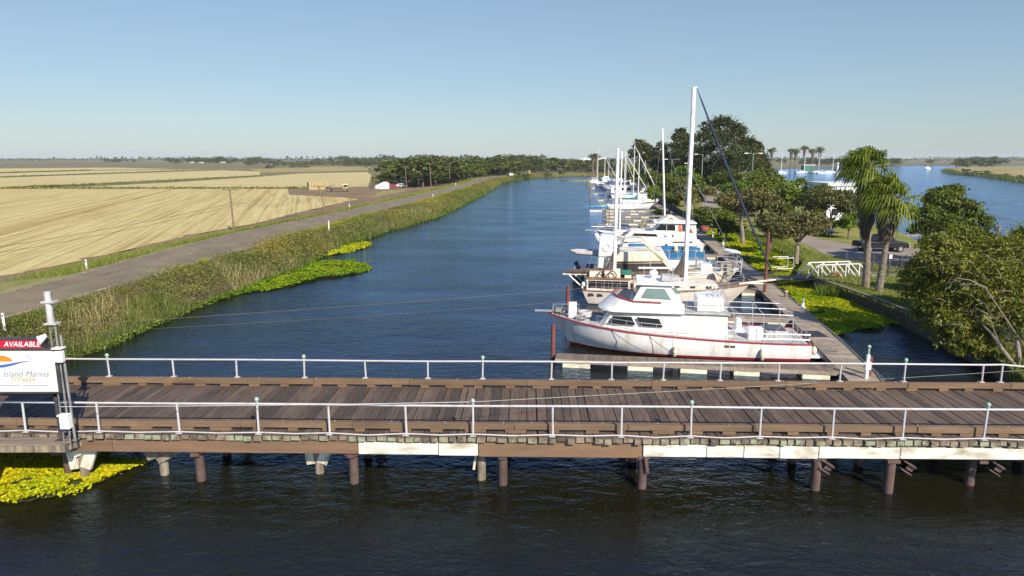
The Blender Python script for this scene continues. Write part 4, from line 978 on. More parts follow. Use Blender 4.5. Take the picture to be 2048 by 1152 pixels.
mb = MB(); mb.prism_z([(-1.0,-.2),(1.2,-.45),(1.2,.45),(-1.0,.2)],-.12,-.06); mb.build('floor', M['deckgrey'], dinghy)

# black launch with ladder-like gear at the far left of that berth
lz = Berth(1139, 1192, 60.5, -8.6); L = lz.L
bb = thing('work_skiff', 'small dark skiff with black outboard and white railing left of the cream cruiser', 'skiff', lz.o, lz.rz)
hull(bb, L, 1.7, .85, .6, [M['dark_metal'],M['navy'],M['navy']], rake=.4, deckmat=M['navy'])
mb = MB(); mb.obox((.7,0,1.25),(.35,.3,.75),0,R(-25)); mb.obox((1.0,0,.95),(1.3,.08,.1),0,R(35)); mb.build('outboard_motor', M['black'], bb, bevel=.04)
mb = MB(); rails(mb, [(lerp(.5,L-.2,k/3), -.75, .75) for k in range(4)], .55, .03, (1.0,.4)); mb.build('railing', M['pipe'], bb)
mb = MB(); mb.box(1.5,L-.2,-.5,.5,.7,1.35); mb.build('covered_gear', M['navy'], bb, bevel=.08)

# ---------------------------------------------------------------- houseboat with blue canvas
b4 = Berth(1206, 1412, 68.5, -8.2); L = b4.L
h4 = thing('canvas_houseboat', 'low white boat wrapped in bright blue canvas side panels, between the cream and white cruisers', 'houseboat', b4.o, b4.rz)
hb, zs_ = hull(h4, L, 4.0, 1.2, .9, [M['cleanwhite'],M['blue'],M['blue']], rake=.9, deckmat=M['deckgrey'], rub=M['blue'])
P = lambda a, b_, w=1.8: b4.at(a, b_, w)
mb = MB()
for (p0, p1) in (((1256,501),(1300,488)),((1318,518),(1410,505)),((1312,503),(1395,494))):
    a, c = P(*p0), P(*p1); lo_, hi_ = min(a[1],c[1]), max(a[1],c[1]); off = 1.8 if p0[1] > 510 else 1.7
    if p0[0] == 1312: off = 1.2
    mb.box(a[0],c[0],-off-.03,-off,lo_,hi_); mb.box(a[0],c[0],off,off+.03,lo_,hi_)
mb.build('canvas_panel', M['blue'], h4)
mb = MB(); mb.prism_y([P(1240,508),P(1250,478),P(1392,482),P(1396,506)], -1.15, 1.15); mb.build('cabin', M['cleanwhite'], h4, bevel=.04)
mb = MB(); a = P(1325,503,1.15); sidewin(mb, [a,(a[0]+.2,a[1]+.7),(a[0]+.45,a[1]+.85),(a[0]+.5,a[1])], 0, 2.3, 1, 2.3); sidewin(mb, [P(1345,486,1.15),P(1385,486,1.15),P(1385,483,1.15),P(1345,483,1.15)], 0, 2.3, 1, 2.3); mb.build('cabin_window', M['smoke'], h4)
mb = MB(); z0 = P(1360,518)[1]; rails(mb, [(lerp(P(1320,515)[0],P(1408,515)[0],k/5), -1.85, z0-.1) for k in range(6)], .95, .022, (1.0,.1)); rails(mb, [(lerp(P(1320,515)[0],P(1408,515)[0],k/5), 1.85, z0-.1) for k in range(6)], .95, .022, (1.0,.1))
rails(mb, [(lerp(P(1254,498)[0],P(1302,498)[0],k/3), -1.75, P(1260,501)[1]-.05) for k in range(4)], .8, .022, (1.0,.4)); mb.build('canvas_frame', M['pipe'], h4)
mb = MB()
for pxx in (1352,1372): a = P(pxx,500); mb.sphere((a[0],-1.55,a[1]),(.22,.2,.42),10,8)
mb.build('fender', M['float'], h4, smooth=True)
mb = MB(); a = P(1336,483); mb.cyl((a[0],-.6,a[1]),(a[0]-.0,-.6,a[1]+.1),.2,n=10); mb.tube([(a[0],-.6,a[1]),(a[0]-1.5,-.9,a[1]+.9)],.03,n=5); mb.tube([(a[0],-.6,a[1]),(a[0]+1.0,-1.4,a[1]-1.6)],.04,n=5); mb.build('boom_crane', M['pipe'], h4)

# ---------------------------------------------------------------- white cruiser with a sloped flying bridge and life ring
b5 = Berth(1192, 1402, 78.0, -7.8); L = b5.L
c5 = thing('cabin_cruiser', 'white cabin cruiser with an orange life ring on its sloping flybridge sides', 'cruiser', b5.o, b5.rz)
hb, zs_ = hull(c5, L, 4.3, 2.5, 1.35, [M['hullwhite'],M['blue'],M['blue']], rake=1.6, stripe=.42, deckmat=M['cleanwhite'], rub=M['cleanwhite'])
P = lambda a, b_, w=1.7: b5.at(a, b_, w)
mb = MB(); mb.prism_y([P(1228,489),P(1262,462),P(1392,467),P(1396,492)], -1.7, 1.7); mb.build('deckhouse', M['white'], c5, bevel=.06)
mb = MB(); sidewin(mb, [P(1262,473),P(1268,466.5),P(1312,468),P(1317,475)], 0, 3.4, 1, 3.4); sidewin(mb, [P(1326,476),P(1330,470),P(1336,476)], 0, 3.4, 1, 3.4); sidewin(mb, [P(1344,476),P(1344,470),P(1347,470),P(1347,476)], 0, 3.4, 1, 3.4); mb.build('deckhouse_window', M['glass'], c5)
mb = MB(); mb.prism_y([P(1303,464),P(1330,447),P(1392,447),P(1394,467)], -1.5, 1.5); mb.build('upper_cabin', M['white'], c5, bevel=.04)
mb = MB(); sidewin(mb, [P(1309,460.5,1.5),P(1321,450,1.5),P(1333,450,1.5),P(1333,461,1.5)], 0, 3, 1, 3); sidewin(mb, [P(1334,461,1.5),P(1334,450,1.5),P(1350,450,1.5),P(1351,461.5,1.5)], 0, 3, 1, 3); mb.build('upper_window', M['glass'], c5)
mb = MB(); a0, a1 = P(1305,462,1.5), P(1325,449,1.5); endwin(mb, a0[0], a0[1], a1[0], a1[1], -1.3, 1.3); mb.build('windscreen', M['smoke'], c5)
mb = MB(); a = P(1308,447); c_ = P(1383,447); mb.box(a[0],c_[0]+.6,-1.75,1.75,a[1],a[1]+.14); mb.build('flybridge_deck', M['cleanwhite'], c5, bevel=.05)
mb = MB(); tp = [P(1316,446),P(1337,433),P(1346,433),P(1366,446)]; z0 = a[1]+.143; z1 = tp[1][1]
house(mb, tp[0][0], tp[3][0], tp[1][0]+.1, tp[2][0]+.1, 3.1, 2.5, z0, z1); mb.build('flybridge', M['cream'], c5, bevel=.05)
mb = MB(); q = P(1341.5,440,1.45); mb.torus((q[0],-1.43,q[1]),.21,.06,'y'); mb.build('life_ring', M['orange'], c5, smooth=True)
mb = MB(); mb.prism_y([P(1357,463),P(1358,449),P(1362,449),P(1365,464)], -1.55, -1.51); mb.prism_y([P(1374,449),P(1376,449),P(1388,467),P(1386,467)], -1.55, -1.51); mb.build('orange_curtain', M['orange'], c5)
mb = MB(); mb.prism_y([P(1366,463),P(1364,450),P(1373,450),P(1384,466)], -1.53, -1.505); mb.build('aft_curtain', M['smoke'], c5)
mb = MB(); rails(mb, [(lerp(.3,4.2,k/6), sd*max(.15,hb(lerp(.3,4.2,k/6))-.06), zs_(lerp(.3,4.2,k/6))-.02) for sd in (-1,) for k in range(7)], .75, .018); rails(mb, [(lerp(.3,4.2,k/6), max(.15,hb(lerp(.3,4.2,k/6))-.06), zs_(lerp(.3,4.2,k/6))-.02) for k in range(7)], .75, .018); mb.obox((-.5,0,2.5),(1.5,.3,.1)); mb.build('bow_pulpit', M['rail'], c5)
mb = MB(); a = P(1250,472,.5); mb.tube([(a[0]-1.3,-.4,a[1]-.5),(a[0]+.3,-.4,a[1]+.45),(a[0]+.6,-.4,a[1]+.1)],.13,n=8); mb.build('foredeck_gear', M['black'], c5, smooth=True)
mb = MB(); a = P(1385,483,2.1); sidewin(mb, [P(1351,484,2.05),P(1351,480.5,2.05),P(1385,480.5,2.05),P(1385,484,2.05)], 0, 4.15, 1, 4.15); mb.build('hull_window', M['smoke'], c5)

# ---------------------------------------------------------------- sailing boats further along
def sloop(bth, label, hm, mast_px, top_py, cov, stripe=None, jib=None, B=3.0, boom_to=None, group=None, mr=.09, lean=0.0, beam=0.9):
    L = bth.L
    t = thing('sailing_sloop', label, 'sailboat', bth.o, bth.rz, group)
    hb, zs_ = hull(t, L, B, 1.25, .95, [hm, stripe or hm, M['navy']], rake=1.2, ws=.7, stern=.5, full=.5, fine=1.9, deckmat=M['cleanwhite'], rub=stripe)
    mb = MB(); house(mb, L*.3, L*.68, L*.36, L*.67, 1.9, 1.6, .95, 1.55, nose=.4); mb.build('cabin', M['cleanwhite'], t, bevel=.06)
    mb = MB()
    for a, c in ((.40,.5),(.53,.62)): sidewin(mb, [(L*a,1.2),(L*c,1.2),(L*c,1.4),(L*a,1.4)], .95, 1.9, 1.55, 1.6)
    mb.build('cabin_window', M['glass'], t)
    mb = MB()
    for sd in (-1,1): sidewin(mb, [(L*.42,.62),(L*.52,.62),(L*.52,.74),(L*.42,.74)], 0, 2*hb(L*.47)*.97, 1, 2*hb(L*.47)*.97, sides=(sd,))
    mb.build('hull_window', M['glass'], t)
    xm = bth.at(mast_px, 400, 0)[0]; zt = bth.at(mast_px, top_py, 0)[1]
    mb = MB(); mb.cyl((xm,0,1.2),(xm+lean,0,zt),mr,mr*.85,n=8); mb.box(xm+lean-.1,xm+lean+.1,-.1,.1,zt,zt+.06); mb.build('mast', M['cleanwhite'], t, smooth=True)
    mb = MB(); zm = lerp(1.2,zt,.52); mb.tube([(xm+lean*.5+.15,-.9,zm),(xm+lean*.5,0,zm+.08),(xm+lean*.5+.15,.9,zm)],.03,n=5); mb.build('spreader', M['cleanwhite'], t)
    xb = bth.at(boom_to, 400, 0)[0] if boom_to else min(L-.3, xm+L*.42)
    mb = MB(); mb.cyl((xm,0,2.0),(xb,0,1.95),.055,n=6); mb.build('boom', M['cleanwhite'], t)
    if cov: cover(t, xm+.05*(1 if xb>xm else -1), xb, 2.2, 2.1, .26, .13, .8, M[cov])
    mb = MB(); fr = Vector((xm+lean,0,zt-.1)); bw = Vector((.1,0,1.3))
    if jib: mb.tube([fr.lerp(bw,s) for s in np.linspace(.03,.97,8)], [.03]+[.075]*6+[.04], n=6); mb.build('furled_jib', M[jib], t, smooth=True); mb = MB()
    else: mb.cyl(fr, bw, .014, n=4)
    mb.cyl(fr, (L-.1,0,1.0), .014, n=4)
    for sd in (-1,1): mb.cyl((xm+lean,0,zt-.2),(xm+.25,sd*1.35,1.1),.012,n=4)
    mb.build('stays', M['rail'], t)
    mb = MB()
    for sd in (-1,1): rails(mb, [(lerp(.4,L-.2,k/8), sd*max(.1,hb(lerp(.4,L-.2,k/8))-.06), zs_(lerp(.4,L-.2,k/8))-.02) for k in range(9)], .6, .012)
    mb.build('lifelines', M['rail'], t)
    return t
sloop(Berth(1190,1300,88,-7.4,'R'), 'white sloop whose bare boom points left, just beyond the life ring cruiser', M['cleanwhite'], 1241, 303, None, boom_to=1184, mr=.1)
sloop(Berth(1300,1385,98,-7,'R'), 'white sloop with a slightly leaning tall mast, behind the orange ring cruiser', M['cleanwhite'], 1332, 258, None, lean=.9, boom_to=1310, mr=.13)
sloop(Berth(1214,1309,146,-6,'R'), 'white sloop with a dark green sail cover beside the empty finger docks', M['cleanwhite'], 1276, 307, 'green_canvas', B=3.2, boom_to=1228)
sloop(Berth(1240,1322,164,-6,'R'), 'white sloop with a bright blue sail cover and green stripe', M['cleanwhite'], 1266, 290, 'skyblue', stripe=M['green_canvas'], jib='cleanwhite', B=3.2, boom_to=1248)
sloop(Berth(1222,1300,182,-6,'R'), 'white sloop without sail cover, between the blue covered sloop and the long houseboat', M['cleanwhite'], 1248, 305, None, jib='cleanwhite', boom_to=1232)

def small_cruiser(bth, label, name='motor_cruiser', canopy=None, hm='cleanwhite', fly=True, group=None, h=1.0):
    L = bth.L
    t = thing(name, label, 'motorboat', bth.o, bth.rz, group)
    hb, zs_ = hull(t, L, min(3.6,L*.32), 1.5*h, 1.0*h, [M[hm],M['navy'],M['navy']], rake=1.0, n=12, deckmat=M['cleanwhite'], rub=M['cleanwhite'])
    w = min(3.0,L*.27)
    mb = MB(); house(mb, L*.25, L*.72, L*.36, L*.7, w, w*.85, 1.05*h, 2.05*h, nose=.3); mb.build('cabin', M['cleanwhite'], t, bevel=.05)
    mb = MB(); sidewin(mb, [(L*.38,1.5*h),(L*.42,1.9*h),(L*.52,1.9*h),(L*.53,1.5*h)], 1.05*h, w, 2.05*h, w*.85); sidewin(mb, [(L*.55,1.5*h),(L*.55,1.9*h),(L*.66,1.9*h),(L*.67,1.5*h)], 1.05*h, w, 2.05*h, w*.85); endwin(mb, L*.30, 1.5*h, L*.345, 1.92*h, -w*.36, w*.36); mb.build('cabin_window', M['glass'], t)
    if fly:
        mb = MB(); house(mb, L*.4, L*.68, L*.45, L*.68, w*.8, w*.75, 2.053*h, 2.7*h, nose=.2); mb.build('flybridge', M['cleanwhite'], t, bevel=.05)
    if canopy:
        mb = MB(); mb.prism_y([(L*.66,1.1*h),(L*.68,2.4*h),(L*.92,2.25*h),(L*.97,1.1*h)], -w*.42, w*.42); mb.build('canopy', M[canopy], t, bevel=.1)
    mb = MB()
    for sd in (-1,1): rails(mb, [(lerp(.3,L*.5,k/5), sd*max(.1,hb(lerp(.3,L*.5,k/5))-.06), zs_(lerp(.3,L*.5,k/5))-.02) for k in range(6)], .6, .016)
    mb.build('bow_railing', M['rail'], t)
    return t
# long white houseboat
b7 = Berth(1210, 1296, 195, -5.5); L = b7.L
hbt = thing('houseboat', 'long white box shaped houseboat with a row of windows and a tall grey end wall', 'houseboat', b7.o, b7.rz)
hull(hbt, L, 4.2, 1.1, .8, [M['cleanwhite'],M['dark_metal'],M['dark_metal']], rake=.7, n=12)
mb = MB(); mb.box(1.6,L*.78,-1.8,1.8,.9,2.9); mb.build('cabin', M['cleanwhite'], hbt, bevel=.04)
mb = MB(); mb.box(L*.782,L*.97,-1.9,1.9,.9,3.6); mb.build('end_cabin', M['white'], hbt, bevel=.04)
mb = MB(); mb.box(1.2,L*.78,-2.0,2.0,2.903,3.05); mb.build('roof', M['white'], hbt)
mb = MB()
for a in (2.4,4.4,6.0,7.6): sidewin(mb, [(a,1.7),(a+1.1,1.7),(a+1.1,2.4),(a,2.4)], 0, 3.6, 1, 3.6)
mb.build('window', M['glass'], hbt)
mb = MB(); rails(mb, [(k*.4,-1.2*min(1,k/3),1.05) for k in range(1,5)], .9, .03); mb.build('bow_railing', M['rail'], hbt)
small_cruiser(Berth(1203,1256,232,-4.5), 'white motor cruiser with a raised flybridge just beyond the long houseboat')
small_cruiser(Berth(1186,1236,256,-4), 'white motor cruiser with a red canopy near the far bend', canopy='redpaint', fly=False)
small_cruiser(Berth(1206,1262,274,-4), 'white motor cruiser with a dark blue canopy near the far bend', canopy='navy')
small_cruiser(Berth(1172,1206,286,-3), 'white open cruiser with a dark stern, farthest left of the moored row', canopy='dark_metal', fly=False)
small_cruiser(Berth(1186,1232,300,-3), 'white cruiser with two glazed decks, last of the row before the far shore', canopy=None)
sloop(Berth(1196,1236,290,-3,'R'), 'distant white sloop with a slim mast among the farthest cruisers', M['cleanwhite'], 1208, 314, None, jib='cleanwhite', mr=.12)
sloop(Berth(1180,1226,310,-3,'R'), 'distant sloop with a dark grey mast at the far end of the row', M['dark_metal'], 1194, 299, None, mr=.12)
sloop(Berth(1222,1275,214,-5,'R'), 'white sloop with a furled jib behind the long houseboat', M['cleanwhite'], 1250, 318, None, jib='cream', mr=.09)

for (a,c,Y,fl,cn,lb) in ((1244,1304,222,True,None,'white flybridge cruiser lying bow left close behind the long houseboat'),(1214,1262,243,False,'navy','low white cruiser with a navy canopy between the two flybridge cruisers'),(1234,1284,262,True,None,'white cruiser in the inner berth beside the dark blue canopy cruiser'),(1222,1268,288,False,None,'small white cruiser without canopy near the far dark masted sloop'),(1196,1240,248,True,None,'narrow white flybridge cruiser just left of the navy canopy cruiser')):
    small_cruiser(Berth(a,c,Y,-4.5), lb, fly=fl, canopy=cn)
for (a,c,Y,m_,tp,lb) in ((1246,1300,236,1262,316,'distant white sloop with a thin mast in the inner berths'),(1220,1262,254,1236,318,'distant white sloop with a thin mast beside the navy canopy cruiser'),(1262,1318,206,1288,322,'white sloop in the inner berth right of the long houseboat'),(1198,1230,300,1216,318,'distant white sloop nearest the far bend behind the red canopy cruiser')):
    sloop(Berth(a,c,Y,-4,'R'), lb, M['cleanwhite'], m_, tp, None, mr=.08)
# ================================================================ DOCKS
walk_pts = [G(2010,905,.45)] + [G(a,b_,.45) for a,b_ in ((1770,765),(1660,664),(1560,580),(1430,480),(1390,455))]
walk_pts = [(p.x,p.y) for p in walk_pts] + [(29.6,118),(31.6,140),(34.5,172),(37.5,205),(40.5,240),(42.5,275),(44,305)]
walk_pts[0] = (15.6, 26.6)
wx = lambda y: float(np.interp(y, [p[1] for p in walk_pts], [p[0] for p in walk_pts]))
r_ = random.Random(11)
wk = thing('dock_walkway', 'long bleached plank walkway running away from the bridge behind the moored boats', 'dock', (wx(27),27,0))
ox, oy = wx(27), 27.0
mb = MB(); y = 26.7
while y < 305:
    w = .19 if y < 90 else .6; e = y + w - .012
    mb.add([(wx(y)-1.55-ox,y-oy+.24,.4),(wx(y)-ox,y-oy,.4),(wx(e)-ox,e-oy,.4),(wx(e)-1.55-ox,e-oy+.24,.4),(wx(y)-1.55-ox,y-oy+.24,.45),(wx(y)-ox,y-oy,.45),(wx(e)-ox,e-oy,.45),(wx(e)-1.55-ox,e-oy+.24,.45)],
           [(0,3,2,1),(4,5,6,7),(0,1,5,4),(1,2,6,5),(2,3,7,6),(3,0,4,7)]); y += w
mb.build('deck', M['dock'], wk)
mb = MB()
for sx in (-1.5,-.75,-.06): mb.tube([(wx(y)+sx-ox,y-oy+(.24 if sx<-1 else 0),.3) for y in np.arange(26.7,305,4)],.09,n=4)
mb.build('frame', M['oldpile'], wk)
mb = MB(); mb.tube([(wx(y)+.05-ox,y-oy,.48+.02*math.sin(y)) for y in np.arange(26.7,305,2.5)],.035,n=6); mb.tube([(wx(y)+.13-ox+.03*math.sin(y*.7),y-oy,.46) for y in np.arange(26.7,120,1.5)],.025,n=6); mb.build('service_pipe', M['galv'], wk, smooth=True)
mb = MB(); y = 28
while y < 300: mb.box(wx(y)-1.3-ox,wx(y)-.2-ox,y-oy,y+1.3-oy,-.25,.22); y += 3.2
mb.build('floats', M['float'], wk)
mb = MB()
for (a,b_) in ((1628,668),(1490,513)):
    p = G(a,b_,.455); mb.box(p.x-.55-ox,p.x+.55-ox,p.y-.7-oy,p.y+.7-oy,.453,.47)
mb.build('rubber_mat', M['black'], wk)

def finger(Yr, Lf, ang, label, w=1.0, nfl=5, xr=None, group='finger docks at the moorings'):
    """dock finger running left from the walkway at distance Yr"""
    x0 = (wx(Yr) if xr is None else xr) - 1.55; t = thing('finger_dock', label, 'dock', (x0, Yr, 0), R(ang+180), group)
    mb = MB(); x = 0.0; st = .15 if Yr < 60 else .5
    while x < Lf: mb.box(x, min(Lf,x+st-.012), -w/2, w/2, .40, .445); x += st
    mb.build('deck', M['dockx'], t)
    mb = MB(); mb.box(0,Lf,-w/2-.05,-w/2-.002,.24,.43); mb.box(0,Lf,w/2+.002,w/2+.05,.24,.43); mb.build('edge_beam', M['dock'], t)
    for k in range(nfl):
        c = lerp(1.2, Lf-1.2, k/(nfl-1)) + r_.uniform(-.4,.4); fl_ = r_.uniform(.5,.78); q = MB(); q.box(c-fl_, c+fl_, -w/2-.03, w/2+.03, -.25, .235); q.build('float', M['float'], t, bevel=.04)
    return t
lab = ['finger dock along the near side of the red trimmed yacht', 'finger dock between the red trimmed yacht and the ketch', 'finger dock between the ketch and the cream cruiser', 'finger dock in front of the blue canvas boat', 'finger dock between the blue canvas boat and the life ring cruiser', 'finger dock beyond the life ring cruiser']
Ys = [32.6, 43.5, 53.4, 63.2, 73.0, 83.0]; tips = [(1112,710),(1142,622),(1160,560),(1178,520),(1190,490),(1200,470)]
for i, (yy, tpx) in enumerate(zip(Ys, tips)):
    tp = G(*tpx, .45); an = -9 if i < 2 else -8.4
    Lf = (wx(yy)-1.55 - tp.x)/math.cos(R(an)); Lf = min(max(Lf, 11), 17)
    finger(yy, Lf, an, lab[i], 1.05, 5)
for i in range(7):
    yy = 96 + i*6.9; finger(yy, min(wx(yy)-1.55-G(1209,440,.45).x*(yy/116), 13), -7, 'bare finger dock with pale floats in the empty row before the green covered sloop', 1.1, r_.choice([3,4,4,5]), group='empty finger docks')
for yy, nm in ((154,'finger dock between the green and blue covered sloops'),(173,'finger dock beyond the blue covered sloop'),(204,'finger dock beyond the long houseboat'),(243,'finger dock between the flybridge cruiser and the red canopy cruiser'),(265,'finger dock beside the dark blue canopy cruiser')):
    finger(yy, 12, -6, nm, 1.0, 2)

# piles and posts
def post(name, label, p, h, r, mat, cat='post', group=None, capm=None, n=10, z0=-1.5, lean=(0,0)):
    t = thing(name, label, cat, (p[0],p[1],0), 0, group)
    q = MB(); q.cyl((0,0,z0),(lean[0],lean[1],h),r,r*.95,n=n); q.build('shaft', mat, t, smooth=True)
    q = MB(); q.cyl((lean[0],lean[1],h+.002),(lean[0],lean[1],h+.06),r*1.12,r*.5,n=n); q.build('cap', capm or mat, t)
    return t
p = G(1106,718,0); post('mooring_pile', 'dark red steel pile at the bow of the nearest yacht', p, HT(650,p.y), .13, M['rustred'], 'pile')
p = G(1135,640,0); post('mooring_pile', 'dark red steel pile at the stern of the ketch', p, HT(573,p.y), .15, M['rustred'], 'pile')
p = G(1529,585,0.4); post('steel_pole', 'tall rusty brown pole standing by the ketch bowsprit', p, HT(468,p.y), .13, M['rustred'], 'pole')
p = G(1738,752,.4); post('mooring_pile', 'short rusty brown pile on the walkway next to the bridge', p, HT(716,p.y), .1, M['rustred'], 'pile')
for (a,b_,tp,nm) in ((1727,757,690,'white service post with green lamp head at the bridge end of the walkway'),(1601,626,598,'white service post with lamp on the walkway edge beside the shaded water hyacinth'),(1444,494,480,'service post on the walkway near the blue canvas boat'),(1424,470,455,'service post on the walkway by the life ring cruiser'),(1477,535,515,'service post on the walkway beside the cream cruiser')):
    p = G(a,b_,.45); p.x += .12; t = thing('service_post', nm, 'post', p); h = HT(tp,p.y)-.45
    q = MB(); q.box(-.07,.07,-.07,.07,-.5,h*.72); q.box(-.13,.13,-.12,.12,h*.28,h*.5); q.build('pedestal', M['white'], t, bevel=.01)
    q = MB(); q.cyl((0,0,h*.72),(0,0,h*.9),.05,n=8); q.sphere((0,0,h*.95),(.09,.09,.09),8,6); q.build('lamp', M['verdigris'], t, smooth=True)
p = G(1571,604,0.1); post('timber_pile', 'white topped grey pile in the hyacinth beside the walkway', p, HT(583,p.y), .13, M['oldpile'], 'pile', capm=M['oldwhite'])
for i in range(7):
    p = (wx(180+i*17)-13.5+ (i-3)*.4, 180+i*17); post('timber_pile', 'dark timber pile standing at a finger dock tip beside the distant cruisers', p, 2.2, .18, M['oldpile'], 'pile', group='timber piles at the distant finger tips', n=8)
for i, yy in enumerate((100,114,128)):
    post('timber_pile', 'slim grey pile at the tip of an empty finger dock', (G(1206,440,0).x*(yy/112), yy), 2.6 if i==0 else 1.6, .09, M['oldpile'], 'pile', group='piles at the empty finger docks', n=8)
# kayaks / boards at the end of the empty fingers
p = G(1177,416,.4); t = thing('blue_kayak', 'light blue kayak lying across the end of an empty finger dock', 'kayak', (p.x+2,p.y,.45), R(-6))
q = MB(); q.loft([[(x, w*math.cos(a), .22+.22*math.sin(a)*(w/.4)) for a in np.linspace(0,2*math.pi,8,endpoint=False)] for x,w in ((-2.6,.03),(-1.6,.28),(0,.4),(1.6,.28),(2.6,.03))]); q.build('shell', M['skyblue'], t, smooth=True)
p = G(1185,420,.2); t = thing('floating_raft', 'low pinkish brown raft under the blue kayak', 'raft', (p.x+1.5,p.y-1.0,0), R(-6))
q = MB(); q.box(-2.2,1.6,-.6,.6,-.2,.25); q.build('deck', M['ketchhull'], t, bevel=.05)
# covered dark boat and yellow spar by the life ring cruiser
bt = Berth(1189,1265,90.5,-7.5); t = thing('covered_launch', 'low launch under a black cover with white rub rail', 'launch', bt.o, bt.rz)
hull(t, bt.L, 2.2, 1.0, .8, [M['cleanwhite'],M['white'],M['navy']], rake=.7, n=12, rub=M['cleanwhite']); q = MB(); L = bt.L
q.loft([[(L*s, 1.05*w*math.cos(a), .9+1.15*w*max(0,math.sin(a))) for a in np.linspace(0,math.pi,9)] for s,w in ((.05,.15),(.2,.6),(.5,1),(.8,.95),(.97,.7))], closed=False); q.build('cover', M['navy'], t, smooth=True)
a, c = V(1277,456,93), V(1292,436,93); t = thing('yellow_spar', 'yellow wooden spar propped up beyond the black covered launch', 'spar', (a.x, 93, 0)); q = MB(); q.cyl((0,0,.4),(c.x-a.x,0,c.z),.13,.1,n=6); q.build('shaft', M['yellow'], t)
# tool box and red engine on the walkway
p = G(1416,462,.45); t = thing('red_generator', 'red generator with dark frame on the walkway beside the white cruiser', 'generator', (p.x-.5,p.y,.45))
q = MB(); q.box(-.5,.5,-.3,.3,.15,.6); q.build('body', M['redpaint'], t, bevel=.04); q = MB(); rails(q, [(-.6,-.35,0),(.6,-.35,0),(.6,.35,0),(-.6,.35,0),(-.6,-.35,0)], .75, .03, (1.0,.1)); q.build('frame', M['dark_metal'], t)
# upturned white skiff on walkway
p = G(1455,505,.45); t = thing('upturned_skiff', 'small upturned white skiff lying on the walkway edge beside the hyacinth', 'skiff', (p.x+.6,p.y,.5), R(100)); q = MB()
q.loft([[(x, w*math.cos(a), .45*w*math.sin(a)) for a in np.linspace(0,math.pi,8)] for x,w in ((-1.6,.05),(-.9,.5),(0,.62),(1.4,.5))], closed=False); q.build('hull', M['cleanwhite'], t, smooth=True)
# ================================================================ VEGETATION
LM = {}
LM['euc'] = leafmat('eucalyptus_leaves', (0.018,0.026,0.009), (0.085,0.093,0.028), .2, .35, (0.13,0.10,0.05))
LM['oak'] = leafmat('dark_green_leaves', (0.03,0.05,0.008), (0.16,0.19,0.028), .3, .5)
LM['bright'] = leafmat('bright_green_leaves', (0.045,0.08,0.008), (0.18,0.25,0.03), .3, .6)
LM['olive'] = leafmat('olive_grey_leaves', (0.05,0.056,0.018), (0.185,0.175,0.065), .25, .7, (0.2,0.17,0.1))
LM['near'] = leafmat('willow_leaves', (0.032,0.05,0.007), (0.205,0.215,0.03), .3, .5, (0.15,0.12,0.04))
LM['far'] = leafmat('distant_leaves', (0.030,0.045,0.010), (0.125,0.145,0.034), .25, .12)
LM['fardry'] = leafmat('distant_dry_leaves', (0.06,0.055,0.032), (0.15,0.13,0.075), .2, .12)
LM['hyacinth'] = leafmat('water_hyacinth_leaves', (0.15,0.22,0.005), (0.47,0.51,0.012), .3, .35, (0.66,0.56,0.015), .22)
LM['hygreen'] = leafmat('green_hyacinth_leaves', (0.06,0.13,0.006), (0.25,0.35,0.014), .3, .35, (0.44,0.42,0.03), .2)
LM['yellow'] = leafmat('yellowing_hyacinth_leaves', (0.20,0.27,0.006), (0.54,0.53,0.012), .3, .35, (0.64,0.54,0.02), .3)
LM['reed'] = leafmat('reed_blades', (0.045,0.075,0.018), (0.16,0.19,0.055), .25, .25, (0.34,0.29,0.14), .09)
LM['scrub'] = leafmat('bank_scrub_leaves', (0.06,0.078,0.014), (0.235,0.235,0.06), .25, .3, (0.46,0.40,0.24), .09)
LM['straw'] = leafmat('dry_straw_blades', (0.2,0.16,0.07), (0.40,0.33,0.17), .2, .3)
LM['mustard'] = leafmat('yellow_green_grass', (0.13,0.16,0.015), (0.33,0.31,0.035), .25, .3)
LM['grass'] = leafmat('verge_grass_blades', (0.08,0.125,0.02), (0.22,0.24,0.05), .25, .3, (0.36,0.3,0.13))
LM['palm'] = leafmat('palm_frond_blades', (0.04,0.07,0.010), (0.23,0.27,0.035), .3, .6, (0.25,0.24,0.06))
M['skirt'] = pm('dead_palm_fronds', (0.15,0.12,0.085), (0.07,0.055,0.04), 3, (2,2,0.3), 0.95, bmp=.6, island=.35)

def crown_mesh(name, lobes, n, size, mat, parent, flat=0.35, clump=22, spread=.3, drift=(0,0,0), aspect=.62, core=None):
    """foliage as many leaf sprays gathered in clumps around the lobes"""
    lb = np.array(lobes, float); w = lb[:,3]*lb[:,4] + lb[:,3]*lb[:,5]; w /= w.sum()
    nc = max(3, n//clump); li = rng.choice(len(lb), nc, p=w)
    d = rng.normal(size=(nc,3)); d /= np.linalg.norm(d,axis=1,keepdims=True); d[:,2] = np.where(d[:,2] < -.45, -d[:,2], d[:,2])
    rad = .5 + .5*rng.random((nc,1))**.45; rad += rng.normal(0,.05,(nc,1))
    C = lb[li,:3] + d*lb[li,3:6]*rad
    k = rng.integers(0, nc, n); sg = lb[li[k],3:6].mean(1,keepdims=True)*spread*rng.uniform(.6,1.3,(nc,1))[k]
    off = rng.normal(size=(n,3))*sg*np.array([1,1,.6]); P = C[k] + off + np.array(drift)*np.linalg.norm(off,axis=1,keepdims=True)
    N = d[k]*.8 + rng.normal(size=(n,3))*.75 + np.array([0,0,flat]); s = size*rng.uniform(.6,1.35,n)
    v, f = leaf_quads(P, N, s, aspect)
    return arr_obj(name, v, f, mat, parent)
